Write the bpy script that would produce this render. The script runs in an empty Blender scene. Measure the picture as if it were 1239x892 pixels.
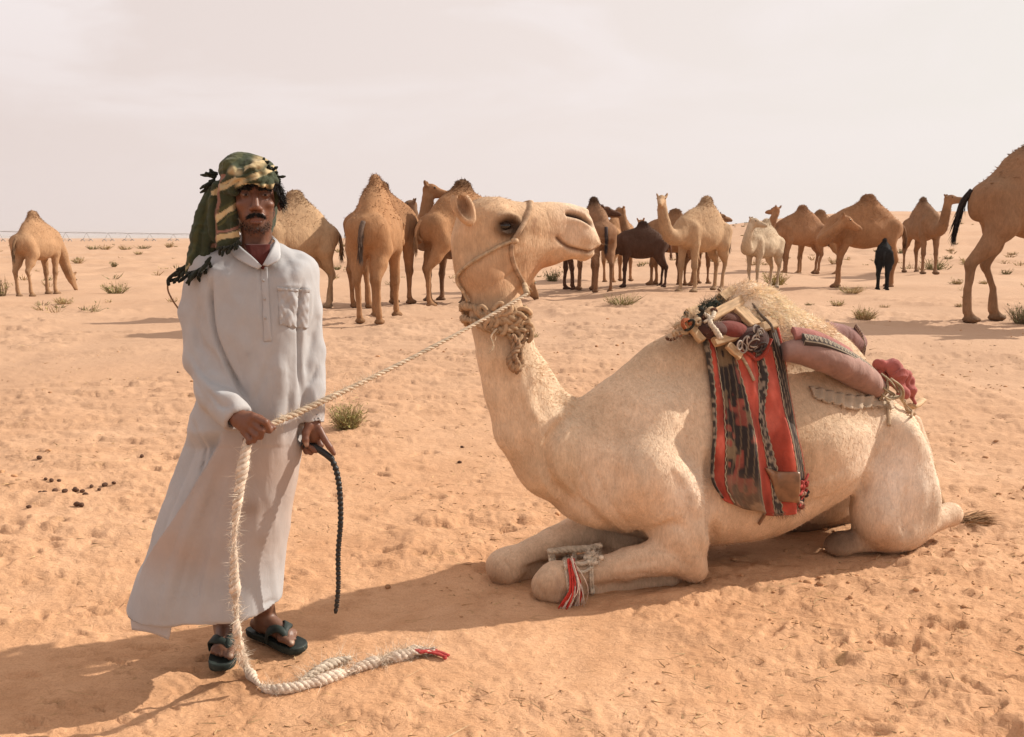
import bpy, math, random
import numpy as np
from mathutils import Vector, Matrix
random.seed(7)
RNG = np.random.default_rng(11)
sc = bpy.context.scene
COL = sc.collection
R_ = math.radians

# ------------------------------------------------------------------ camera
F_PX, PITCH, CAM_H = 1100.0, R_(8.17), 1.46
cam_d = bpy.data.cameras.new('camera')
cam = bpy.data.objects.new('camera', cam_d)
COL.objects.link(cam)
cam.location = (0, 0, CAM_H)
cam.rotation_euler = (R_(90) - PITCH, 0, 0)
cam_d.sensor_width = 36.0
cam_d.lens = F_PX / 1239.0 * 36.0
cam_d.clip_start = 0.05
cam_d.clip_end = 20000
sc.camera = cam

# ------------------------------------------------------------------ light
SUN_AZ = math.atan2(0.345, 0.939)            # direction towards the sun, from +X, counter-clockwise
SUN_EL = R_(33)
sun_vec = Vector((math.cos(SUN_EL) * math.cos(SUN_AZ), math.cos(SUN_EL) * math.sin(SUN_AZ), math.sin(SUN_EL)))
sun_d = bpy.data.lights.new('sun', 'SUN')
sun_d.energy = 4.6
sun_d.angle = R_(0.6)
sun_d.color = (1.0, 0.93, 0.82)
sun = bpy.data.objects.new('sun', sun_d)
COL.objects.link(sun)
sun.rotation_euler = sun_vec.to_track_quat('Z', 'Y').to_euler()
sun.location = (20, 8, 20)

world = bpy.data.worlds.new('World')
sc.world = world
world.use_nodes = True
wt = world.node_tree
wt.nodes.clear()
def wn(t, **k):
    n = wt.nodes.new(t)
    for a, b in k.items(): setattr(n, a, b)
    return n
w_out = wn('ShaderNodeOutputWorld')
w_bg = wn('ShaderNodeBackground')
w_bg.inputs['Strength'].default_value = 0.078
w_sky = wn('ShaderNodeTexSky', sky_type='NISHITA', sun_disc=False)
w_sky.sun_elevation = SUN_EL
w_sky.sun_rotation = math.pi / 2 - SUN_AZ
w_sky.dust_density = 6.0
w_tc = wn('ShaderNodeTexCoord')
w_sep = wn('ShaderNodeSeparateXYZ')
wt.links.new(w_tc.outputs['Generated'], w_sep.inputs[0])
# thin high overcast: pinkish grey away from the sun, cream towards it, with faint soft cloud banks
w_side = wn('ShaderNodeMapRange')
w_side.inputs['From Min'].default_value = -0.6; w_side.inputs['From Max'].default_value = 0.6
wt.links.new(w_sep.outputs['X'], w_side.inputs['Value'])
w_ramp = wn('ShaderNodeValToRGB')
w_ramp.color_ramp.elements[0].color = (0.76, 0.652, 0.618, 1)
w_ramp.color_ramp.elements[1].color = (0.855, 0.815, 0.775, 1)
e = w_ramp.color_ramp.elements.new(0.55); e.color = (0.835, 0.742, 0.705, 1)
wt.links.new(w_side.outputs[0], w_ramp.inputs[0])
w_map = wn('ShaderNodeMapping')
w_map.inputs['Scale'].default_value = (1.6, 1.6, 5.5)
w_map.inputs['Rotation'].default_value = (0.25, 0.1, 0.4)
wt.links.new(w_tc.outputs['Generated'], w_map.inputs[0])
w_noise = wn('ShaderNodeTexNoise')
w_noise.inputs['Scale'].default_value = 2.2; w_noise.inputs['Detail'].default_value = 7; w_noise.inputs['Roughness'].default_value = 0.52
w_noise.inputs['Distortion'].default_value = 0.6
wt.links.new(w_map.outputs[0], w_noise.inputs['Vector'])
w_cr = wn('ShaderNodeMapRange')
w_cr.inputs['From Min'].default_value = 0.44; w_cr.inputs['From Max'].default_value = 0.62
w_cr.inputs['To Min'].default_value = 0.0; w_cr.inputs['To Max'].default_value = 1.0
wt.links.new(w_noise.outputs[0], w_cr.inputs['Value'])
w_up = wn('ShaderNodeMapRange')       # clouds thin out into the haze at the horizon
w_up.inputs['From Min'].default_value = 0.03; w_up.inputs['From Max'].default_value = 0.28
wt.links.new(w_sep.outputs['Z'], w_up.inputs['Value'])
w_mm = wn('ShaderNodeMath', operation='MULTIPLY')
wt.links.new(w_cr.outputs[0], w_mm.inputs[0]); wt.links.new(w_up.outputs[0], w_mm.inputs[1])
w_mc = wn('ShaderNodeMix', data_type='RGBA', blend_type='MIX')
w_mc.inputs['B'].default_value = (0.90, 0.825, 0.815, 1)
w_mf = wn('ShaderNodeMath', operation='MULTIPLY'); w_mf.inputs[1].default_value = 1.0
wt.links.new(w_mm.outputs[0], w_mf.inputs[0])
wt.links.new(w_mf.outputs[0], w_mc.inputs['Factor'])
wt.links.new(w_ramp.outputs[0], w_mc.inputs['A'])
w_sc = wn('ShaderNodeVectorMath', operation='SCALE'); w_sc.inputs['Scale'].default_value = 10.6
wt.links.new(w_mc.outputs['Result'], w_sc.inputs[0])
w_mix = wn('ShaderNodeMix', data_type='RGBA')
w_mix.inputs['Factor'].default_value = 0.97
wt.links.new(w_sky.outputs[0], w_mix.inputs['A'])
wt.links.new(w_sc.outputs[0], w_mix.inputs['B'])
wt.links.new(w_mix.outputs['Result'], w_bg.inputs['Color'])
wt.links.new(w_bg.outputs[0], w_out.inputs[0])

sc.view_settings.view_transform = 'Standard'
sc.view_settings.look = 'None'
sc.view_settings.exposure = 0.36
sc.view_settings.gamma = 1.0
sc.render.engine = 'CYCLES'
sc.cycles.max_bounces = 5
sc.cycles.diffuse_bounces = 3
sc.cycles.transparent_max_bounces = 6

# ------------------------------------------------------------------ reading points off the view
CAM = np.array([0, 0, CAM_H])
V_F = np.array([0, math.cos(PITCH), -math.sin(PITCH)])
V_U = np.array([0, math.sin(PITCH), math.cos(PITCH)])
def ray(px, py):
    return V_F + np.array([1, 0, 0]) * (px - 619.5) / F_PX - V_U * (py - 446.0) / F_PX
def at_y(px, py, Y):
    r = ray(px, py)
    return CAM + r * (Y / r[1])

# ------------------------------------------------------------------ noise
def _h(ix, iy, seed):
    n = (ix.astype(np.int64) * 374761393 + iy.astype(np.int64) * 668265263 + seed * 1442695041) & 0xffffffff
    n = ((n ^ (n >> 13)) * 1274126177) & 0xffffffff
    n = n ^ (n >> 16)
    return (n & 0xffff) / 65535.0
def vnoise(x, y, seed=0):
    fx, fy = np.floor(x), np.floor(y)
    u, v = x - fx, y - fy
    u = u * u * u * (u * (u * 6 - 15) + 10); v = v * v * v * (v * (v * 6 - 15) + 10)
    a = _h(fx, fy, seed); b = _h(fx + 1, fy, seed); c = _h(fx, fy + 1, seed); d = _h(fx + 1, fy + 1, seed)
    return ((a + (b - a) * u) * (1 - v) + (c + (d - c) * u) * v) * 2 - 1
def fbm(x, y, seed=0, oct=4, gain=0.5):
    s = 0; a = 1.0
    for i in range(oct):
        s = s + a * vnoise(x * 2 ** i + i * 17.3, y * 2 ** i - i * 9.1, seed + i * 31)
        a *= gain
    return s
def noise3(p, scale, seed=0):
    """cheap 3-D noise from three planes"""
    q = p * scale
    return (vnoise(q[:, 0] + 0.31 * q[:, 2], q[:, 1] + 0.7 * q[:, 2], seed) + vnoise(q[:, 1] - 0.4 * q[:, 0], q[:, 2], seed + 5) + vnoise(q[:, 2], q[:, 0] + 0.5 * q[:, 1], seed + 9)) / 3 * 1.6
def sstep(a, b, x):
    t = np.clip((x - a) / (b - a), 0, 1)
    return t * t * (3 - 2 * t)

# ------------------------------------------------------------------ terrain height (large shapes)
def terrain(x, y):
    x = np.asarray(x, float); y = np.asarray(y, float)
    r = np.hypot(x, y)
    side = sstep(-9, 3, x)                                     # the plain lifts a little towards the right
    z = 0.30 * sstep(6.0, 14.5, y) * (0.35 + 0.65 * side)
    z = z + 0.10 * sstep(18, 30, y) * side
    far = sstep(32, 190, y)
    ratio = x / np.maximum(y, 1.0)
    z = z + far * (5.4 * sstep(0.06, 0.42, ratio) + 1.1 * sstep(0.42, 0.9, ratio)) + far * 0.9 * sstep(-0.5, -0.1, ratio)
    z = z + far * 0.35 * fbm(x / 40, y / 40, 3, 3)
    z = z + 0.05 * sstep(5, 12, r) * fbm(x / 3.1, y / 3.1, 8, 3)
    return z
def ground(px, py):
    r = ray(px, py)
    t = CAM_H / max(-r[2], 1e-3)
    for _ in range(40):
        p = CAM + r * t
        h = float(terrain(p[0], p[1]))
        t = 0.5 * t + 0.5 * (CAM_H - h) / max(-r[2], 1e-3)
    p = CAM + r * t
    return np.array([p[0], p[1], float(terrain(p[0], p[1]))])

# ------------------------------------------------------------------ mesh helpers
def mesh_np(name, V, Q=None, T=None, smooth=True, mat=None, midx=None):
    """mesh from numpy vertices, quads and triangles"""
    me = bpy.data.meshes.new(name)
    V = np.asarray(V, np.float32)
    Q = np.zeros((0, 4), np.int32) if Q is None else np.asarray(Q, np.int32)
    T = np.zeros((0, 3), np.int32) if T is None else np.asarray(T, np.int32)
    me.vertices.add(len(V)); me.vertices.foreach_set('co', V.ravel())
    nl = Q.size + T.size
    me.loops.add(nl)
    me.loops.foreach_set('vertex_index', np.concatenate([Q.ravel(), T.ravel()]).astype(np.int32))
    me.polygons.add(len(Q) + len(T))
    st = np.concatenate([np.arange(len(Q)) * 4, Q.size + np.arange(len(T)) * 3]).astype(np.int32)
    me.polygons.foreach_set('loop_start', st)
    me.polygons.foreach_set('use_smooth', np.full(len(Q) + len(T), smooth, bool))
    if midx is not None: me.polygons.foreach_set('material_index', np.asarray(midx, np.int32))
    me.update(calc_edges=True); me.validate()
    if mat is not None:
        for m in (mat if isinstance(mat, (list, tuple)) else [mat]): me.materials.append(m)
    return me
def set_col(me, rgb, name='Col'):
    a = me.color_attributes.new(name, 'FLOAT_COLOR', 'POINT')
    c = np.ones((len(me.vertices), 4), np.float32); c[:, :3] = rgb
    a.data.foreach_set('color', c.ravel())
def link(name, me, parent=None, label=None, cat=None, group=None, kind=None, loc=None):
    o = bpy.data.objects.new(name, me)
    COL.objects.link(o)
    if parent is not None: o.parent = parent
    if loc is not None: o.location = loc
    tag(o, label, cat, group, kind)
    return o
def tag(o, label=None, cat=None, group=None, kind=None):
    if label: o['label'] = label
    if cat: o['category'] = cat
    if group: o['group'] = group
    if kind: o['kind'] = kind
def empty(name, loc, rz, label, cat, group=None):
    o = bpy.data.objects.new(name, None)
    COL.objects.link(o)
    o.location = loc; o.rotation_euler = (0, 0, rz); o.empty_display_size = 0.1
    tag(o, label, cat, group)
    return o

class MB:
    """collects pieces into one mesh"""
    def __init__(s): s.V = []; s.Q = []; s.T = []; s.C = []; s.n = 0
    def add(s, V, Q=None, T=None, col=None):
        V = np.asarray(V, float)
        if Q is not None and len(Q): s.Q.append(np.asarray(Q) + s.n)
        if T is not None and len(T): s.T.append(np.asarray(T) + s.n)
        s.V.append(V); s.n += len(V)
        if col is not None: s.C.append(np.broadcast_to(np.asarray(col, float), (len(V), 3)))
    def mesh(s, name, mat=None, smooth=True):
        V = np.concatenate(s.V)
        Q = np.concatenate(s.Q) if s.Q else None
        T = np.concatenate(s.T) if s.T else None
        me = mesh_np(name, V, Q, T, smooth, mat)
        if s.C: set_col(me, np.concatenate(s.C))
        return me
def frames(P):
    P = np.asarray(P, float)
    T = np.gradient(P, axis=0); T /= np.linalg.norm(T, axis=1)[:, None] + 1e-12
    N = np.zeros_like(P)
    up = np.array([0, 0, 1.0]) if abs(T[0][2]) < 0.9 else np.array([0, 1.0, 0])
    n = np.cross(up, T[0]); n /= np.linalg.norm(n)
    for i in range(len(P)):
        n = n - T[i] * n.dot(T[i]); n /= np.linalg.norm(n) + 1e-12
        N[i] = n
    return T, N, np.cross(T, N)
def spline(pts, n):
    """Catmull-Rom through the points, resampled to n samples of about equal length"""
    p = np.asarray(pts, float)
    q = np.vstack([2 * p[0] - p[1], p, 2 * p[-1] - p[-2]])
    out = []
    for i in range(1, len(q) - 2):
        t = np.linspace(0, 1, 24, endpoint=False)[:, None]
        a, b, c, d = q[i - 1], q[i], q[i + 1], q[i + 2]
        out.append(0.5 * ((2 * b) + (-a + c) * t + (2 * a - 5 * b + 4 * c - d) * t ** 2 + (-a + 3 * b - 3 * c + d) * t ** 3))
    out = np.vstack(out + [p[-1:]])
    L = np.concatenate([[0], np.cumsum(np.linalg.norm(np.diff(out, axis=0), axis=1))])
    s = np.linspace(0, L[-1], n)
    return np.stack([np.interp(s, L, out[:, k]) for k in range(out.shape[1])], 1)
def closed_spline(pts, n):
    p = np.asarray(pts, float); m = len(p)
    out = []
    for i in range(m):
        a, b, c, d = p[i - 1], p[i], p[(i + 1) % m], p[(i + 2) % m]
        t = np.linspace(0, 1, n, endpoint=False)[:, None]
        out.append(0.5 * ((2 * b) + (-a + c) * t + (2 * a - 5 * b + 4 * c - d) * t ** 2 + (-a + 3 * b - 3 * c + d) * t ** 3))
    return np.vstack(out)
def tube(mb, P, r, seg=8, flat=1.0, caps=True, col=None, twist=0.0):
    """tube along P with radius r (number or array); flat squashes the second axis"""
    P = np.asarray(P, float); n = len(P)
    r = np.broadcast_to(np.asarray(r, float), (n,))
    T, N, B = frames(P)
    a = np.linspace(0, 2 * math.pi, seg, endpoint=False)
    ang = a[None, :] + (np.arange(n) * twist)[:, None]
    ca, sa = np.cos(a), np.sin(a)
    ct, st = np.cos(np.arange(n) * twist)[:, None, None], np.sin(np.arange(n) * twist)[:, None, None]
    off = N[:, None, :] * ca[None, :, None] + B[:, None, :] * sa[None, :, None] * flat
    if twist:
        N2 = N[:, None, :] * ct + B[:, None, :] * st; B2 = -N[:, None, :] * st + B[:, None, :] * ct
        off = N2 * ca[None, :, None] + B2 * sa[None, :, None] * flat
    V = (P[:, None, :] + off * r[:, None, None]).reshape(-1, 3)
    i = np.arange(n - 1)[:, None] * seg; j = np.arange(seg)[None, :]; k = (j + 1) % seg
    Q = np.stack([i + j, i + k, i + seg + k, i + seg + j], -1).reshape(-1, 4)
    T3 = None
    if caps:
        V = np.vstack([V, P[:1], P[-1:]])
        c0, c1 = n * seg, n * seg + 1
        j = np.arange(seg); k = (j + 1) % seg
        T3 = np.vstack([np.stack([np.full(seg, c0), k, j], 1), np.stack([np.full(seg, c1), (n - 1) * seg + j, (n - 1) * seg + k], 1)])
    if col is not None and np.ndim(col) == 2:
        col = np.repeat(col, seg, 0)
        if caps: col = np.vstack([col, col[:1], col[-1:]])
    mb.add(V, Q, T3, col)
def ellipsoid_mesh(mb, c, r, nu=12, nv=8, rot=None, col=None):
    u = np.linspace(0, 2 * math.pi, nu, endpoint=False); v = np.linspace(0, math.pi, nv + 1)[1:-1]
    S = np.stack([np.outer(np.sin(v), np.cos(u)), np.outer(np.sin(v), np.sin(u)), np.outer(np.cos(v), np.ones(nu))], -1).reshape(-1, 3)
    S = np.vstack([S, [[0, 0, 1], [0, 0, -1]]]) * np.asarray(r)
    if rot is not None: S = S @ np.asarray(rot).T
    m = nv - 1
    i = np.arange(m - 1)[:, None] * nu; j = np.arange(nu)[None, :]; k = (j + 1) % nu
    Q = np.stack([i + j, i + nu + j, i + nu + k, i + k], -1).reshape(-1, 4)
    j = np.arange(nu); k = (j + 1) % nu
    T3 = np.vstack([np.stack([np.full(nu, m * nu), j, k], 1), np.stack([np.full(nu, m * nu + 1), (m - 1) * nu + k, (m - 1) * nu + j], 1)])
    mb.add(S + np.asarray(c), Q, T3, col)

# ------------------------------------------------------------------ distance fields and surface nets
def axis(lo, hi, h, fine=()):
    xs = [lo]
    while xs[-1] < hi:
        x = xs[-1]; s = h
        for a, b, hf in fine:
            d = max(a - x, x - b, 0)
            s = min(s, hf + d * 0.12)
        xs.append(x + s)
    return np.array(xs)
class Field:
    def __init__(s, xs, ys, zs):
        s.x, s.y, s.z = [np.asarray(a, np.float32) for a in (xs, ys, zs)]
        s.D = np.full((len(xs), len(ys), len(zs)), 9.0, np.float32)
    def _rng(s, lo, hi):
        out = []
        for a, l, h in zip((s.x, s.y, s.z), lo, hi):
            i = max(int(np.searchsorted(a, l)) - 1, 0); j = min(int(np.searchsorted(a, h)) + 1, len(a))
            out.append(slice(i, max(j, i + 1)))
        return tuple(out)
    def put(s, lo, hi, fn, k=0.0, op='add'):
        m = k + 0.04
        sl = s._rng(np.asarray(lo) - m, np.asarray(hi) + m)
        X = s.x[sl[0]][:, None, None]; Y = s.y[sl[1]][None, :, None]; Z = s.z[sl[2]][None, None, :]
        b = fn(X, Y, Z).astype(np.float32); a = s.D[sl]
        if op == 'add':
            if k > 0:
                h = np.clip(0.5 + 0.5 * (b - a) / k, 0, 1)
                s.D[sl] = b * (1 - h) + a * h - k * h * (1 - h)
            else: s.D[sl] = np.minimum(a, b)
        else:                                              # carve away
            b = -b
            if k > 0:
                h = np.clip(0.5 - 0.5 * (b - a) / k, 0, 1)
                s.D[sl] = b * (1 - h) + a * h + k * h * (1 - h)
            else: s.D[sl] = np.maximum(a, b)
    def cap(s, a, b, ra, rb, k=0.03, op='add', sq=None):
        """tapered capsule; sq = (sx,sy,sz) squashes the section along an axis"""
        a = np.asarray(a, float); b = np.asarray(b, float); q = np.ones(3) if sq is None else np.asarray(sq, float)
        R = max(ra, rb) * max(q.max(), 1)
        lo = np.minimum(a, b) - R; hi = np.maximum(a, b) + R
        d = (b - a) / q; L = d.dot(d) + 1e-12; mq = q.min()
        def fn(X, Y, Z):
            x, y, z = (X - a[0]) / q[0], (Y - a[1]) / q[1], (Z - a[2]) / q[2]
            t = np.clip((x * d[0] + y * d[1] + z * d[2]) / L, 0, 1)
            return (np.sqrt((x - t * d[0]) ** 2 + (y - t * d[1]) ** 2 + (z - t * d[2]) ** 2) - (ra + (rb - ra) * t)) * (mq if mq < 1 else 1)
        s.put(lo, hi, fn, k, op)
    def chain(s, pts, rad, k=0.03, sq=None):
        for i in range(len(pts) - 1): s.cap(pts[i], pts[i + 1], rad[i], rad[i + 1], k, sq=sq)
    def ell(s, c, r, k=0.03, op='add', rot=None):
        c = np.asarray(c, float); r = np.asarray(r, float)
        Rm = np.eye(3) if rot is None else np.asarray(rot, float)       # rows: local axes
        R = r.max()
        def fn(X, Y, Z):
            x, y, z = X - c[0], Y - c[1], Z - c[2]
            u = [Rm[i][0] * x + Rm[i][1] * y + Rm[i][2] * z for i in range(3)]
            k0 = np.sqrt(sum((u[i] / r[i]) ** 2 for i in range(3))); k1 = np.sqrt(sum((u[i] / r[i] ** 2) ** 2 for i in range(3))) + 1e-9
            return k0 * (k0 - 1) / k1
        s.put(c - R, c + R, fn, k, op)
    def inflate(s, poly, yc, W, R, k=0.04, n=6, op='add'):
        """outline in the x-z plane, rounded out sideways to half-width W (number or function of x, z)"""
        P = closed_spline(poly, n) if n else np.asarray(poly, float)
        lo2, hi2 = P.min(0), P.max(0)
        Wm = W if not callable(W) else 0.4
        ycm = yc if not callable(yc) else 0.0
        def fn(X, Y, Z):
            x = X[:, :, 0]; z = Z[:, 0, :]
            x = np.broadcast_to(x, (x.shape[0], z.shape[1])); z = np.broadcast_to(z, x.shape)
            d = np.full(x.shape, 9.0); ins = np.zeros(x.shape, bool)
            for i in range(len(P)):
                a, b = P[i - 1], P[i]
                e = b - a; t = np.clip(((x - a[0]) * e[0] + (z - a[1]) * e[1]) / (e.dot(e) + 1e-12), 0, 1)
                d = np.minimum(d, (x - a[0] - t * e[0]) ** 2 + (z - a[1] - t * e[1]) ** 2)
                if a[1] != b[1]:
                    ins ^= ((a[1] > z) != (b[1] > z)) & (x < (b[0] - a[0]) * (z - a[1]) / (b[1] - a[1]) + a[0])
            d = np.sqrt(d); d = np.where(ins, -d, d)
            w = W(x, z) if callable(W) else W
            yy = yc(x, z) if callable(yc) else yc
            rr = R(x, z) if callable(R) else R
            t = np.clip(1 + d / rr, 0, None)
            w3 = w[:, None, :] if callable(W) else w
            y3 = yy[:, None, :] if callable(yc) else yy
            v = np.sqrt((t ** 2)[:, None, :] + ((Y - y3) / w3) ** 2) - 1
            r3 = rr[:, None, :] if callable(R) else rr
            return v * np.minimum(r3, w3)
        s.put([lo2[0], (ycm - 0.5 if callable(W) or callable(yc) else ycm - W), lo2[1]], [hi2[0], (ycm + 0.5 if callable(W) or callable(yc) else ycm + W), hi2[1]], fn, k, op)
    def surface(s):
        """naive surface nets on the rectilinear grid; returns vertices and quads"""
        D = s.D; S = D < 0
        nx, ny, nz = D.shape
        def cc(A):
            r = None
            for i in (0, 1):
                for j in (0, 1):
                    for k in (0, 1):
                        q = A[i:nx - 1 + i, j:ny - 1 + j, k:nz - 1 + k].astype(np.int8)
                        r = q if r is None else r + q
            return r
        c = cc(S); act = (c > 0) & (c < 8)
        I, J, K = np.nonzero(act)
        idx = np.full(act.shape, -1, np.int32); idx[I, J, K] = np.arange(len(I))
        G = [s.x.astype(float), s.y.astype(float), s.z.astype(float)]
        acc = np.zeros((len(I), 3)); cnt = np.zeros(len(I))
        corners = [(i, j, k) for i in (0, 1) for j in (0, 1) for k in (0, 1)]
        for a in corners:
            for ax in range(3):
                if a[ax]: continue
                b = list(a); b[ax] = 1
                da = D[I + a[0], J + a[1], K + a[2]].astype(float); db = D[I + b[0], J + b[1], K + b[2]].astype(float)
                m = (da < 0) != (db < 0)
                t = np.where(m, da / np.where(m, da - db, 1), 0)
                pa = np.stack([G[0][I + a[0]], G[1][J + a[1]], G[2][K + a[2]]], 1); pb = np.stack([G[0][I + b[0]], G[1][J + b[1]], G[2][K + b[2]]], 1)
                acc += (pa + (pb - pa) * t[:, None]) * m[:, None]; cnt += m
        V = acc / cnt[:, None]
        quads = []
        for ax in range(3):
            o1, o2 = (ax + 1) % 3, (ax + 2) % 3
            sa = [slice(0, None)] * 3; sb = [slice(0, None)] * 3
            sa[ax] = slice(0, -1); sb[ax] = slice(1, None)
            A, B = S[tuple(sa)], S[tuple(sb)]
            P = np.stack(np.nonzero(A != B), 1)
            ok = (P[:, o1] > 0) & (P[:, o2] > 0) & (P[:, o1] < D.shape[o1] - 1) & (P[:, o2] < D.shape[o2] - 1)
            P = P[ok]
            flip = A[P[:, 0], P[:, 1], P[:, 2]]
            def cell(d1, d2):
                q = P.copy(); q[:, o1] -= d1; q[:, o2] -= d2
                return idx[q[:, 0], q[:, 1], q[:, 2]]
            q = np.stack([cell(1, 1), cell(0, 1), cell(0, 0), cell(1, 0)], 1)
            q = np.where(flip[:, None], q, q[:, ::-1])
            quads.append(q)
        Q = np.concatenate(quads)
        Q = Q[(Q >= 0).all(1)]
        return V, Q
def relax(V, Q, it=2, lam=0.5, w=None):
    E = np.concatenate([Q[:, [0, 1]], Q[:, [1, 2]], Q[:, [2, 3]], Q[:, [3, 0]]])
    n = len(V); deg = np.bincount(E[:, 0], minlength=n) + np.bincount(E[:, 1], minlength=n)
    for _ in range(it):
        A = np.stack([np.bincount(E[:, 0], V[E[:, 1], k], n) + np.bincount(E[:, 1], V[E[:, 0], k], n) for k in range(3)], 1) / np.maximum(deg, 1)[:, None]
        d = (A - V) * lam
        V = V + (d if w is None else d * w[:, None])
    return V
def normals(V, Q):
    n = np.cross(V[Q[:, 2]] - V[Q[:, 0]], V[Q[:, 3]] - V[Q[:, 1]])
    N = np.stack([sum(np.bincount(Q[:, c], n[:, k], len(V)) for c in range(4)) for k in range(3)], 1)
    return N / (np.linalg.norm(N, axis=1)[:, None] + 1e-12)
def seg_dist(p, a, b):
    """distance of 2-D points to a segment and the position along it"""
    a = np.asarray(a, float); b = np.asarray(b, float); e = b - a
    t = np.clip(((p - a) @ e) / (e.dot(e) + 1e-12), 0, 1)
    return np.linalg.norm(p - a - t[:, None] * e, axis=1), t
def crease(p2, line, width, depth, taper=True):
    """groove (depth<0) or ridge (depth>0) profile along a polyline in 2-D"""
    L = np.asarray(line, float)
    if len(L) > 2: L = spline(L, 3 * len(L))
    best = np.full(len(p2), 9.0); pos = np.zeros(len(p2)); m = len(L) - 1
    for i in range(m):
        d, t = seg_dist(p2, L[i], L[i + 1])
        c = d < best; best = np.where(c, d, best); pos = np.where(c, (i + t) / m, pos)
    f = np.exp(-(best / width) ** 2)
    if taper: f = f * np.clip(np.sin(np.clip(pos, 0.02, 0.98) * math.pi) * 1.6, 0, 1)
    return depth * f

# ------------------------------------------------------------------ materials
def new_mat(name):
    m = bpy.data.materials.new(name); m.use_nodes = True
    nt = m.node_tree; b = nt.nodes['Principled BSDF']
    return m, nt, b
def nd(nt, t, **k):
    n = nt.nodes.new(t)
    for a, v in k.items(): setattr(n, a, v)
    return n
def simple(name, col, rough=0.85, nscale=40, namt=0.25, bump=0.3, bscale=200, spec=0.25, stretch=None, attr=False, sheen=0.0, dist=0.002, metal=0.0):
    """base colour with fine value variation and relief"""
    m, nt, b = new_mat(name)
    tc = nd(nt, 'ShaderNodeTexCoord'); mp = nd(nt, 'ShaderNodeMapping')
    nt.links.new(tc.outputs['Object'], mp.inputs[0])
    if stretch: mp.inputs['Scale'].default_value = stretch
    n1 = nd(nt, 'ShaderNodeTexNoise'); n1.inputs['Scale'].default_value = nscale; n1.inputs['Detail'].default_value = 5
    nt.links.new(mp.outputs[0], n1.inputs['Vector'])
    mr = nd(nt, 'ShaderNodeMapRange'); mr.inputs['From Min'].default_value = 0.3; mr.inputs['From Max'].default_value = 0.7
    mr.inputs['To Min'].default_value = 1 - namt; mr.inputs['To Max'].default_value = 1 + namt
    nt.links.new(n1.outputs[0], mr.inputs['Value'])
    mx = nd(nt, 'ShaderNodeVectorMath', operation='SCALE')
    if attr:
        at = nd(nt, 'ShaderNodeAttribute', attribute_name='Col'); nt.links.new(at.outputs['Color'], mx.inputs[0])
    else:
        mx.inputs[0].default_value = col[:3]
    nt.links.new(mr.outputs[0], mx.inputs['Scale'])
    nt.links.new(mx.outputs[0], b.inputs['Base Color'])
    n2 = nd(nt, 'ShaderNodeTexNoise'); n2.inputs['Scale'].default_value = bscale; n2.inputs['Detail'].default_value = 4
    nt.links.new(mp.outputs[0], n2.inputs['Vector'])
    bp = nd(nt, 'ShaderNodeBump'); bp.inputs['Strength'].default_value = bump; bp.inputs['Distance'].default_value = dist
    nt.links.new(n2.outputs[0], bp.inputs['Height']); nt.links.new(bp.outputs[0], b.inputs['Normal'])
    b.inputs['Roughness'].default_value = rough
    b.inputs['Specular IOR Level'].default_value = spec
    b.inputs['Metallic'].default_value = metal
    if sheen: b.inputs['Sheen Weight'].default_value = sheen; b.inputs['Sheen Roughness'].default_value = 0.5
    return m
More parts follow.
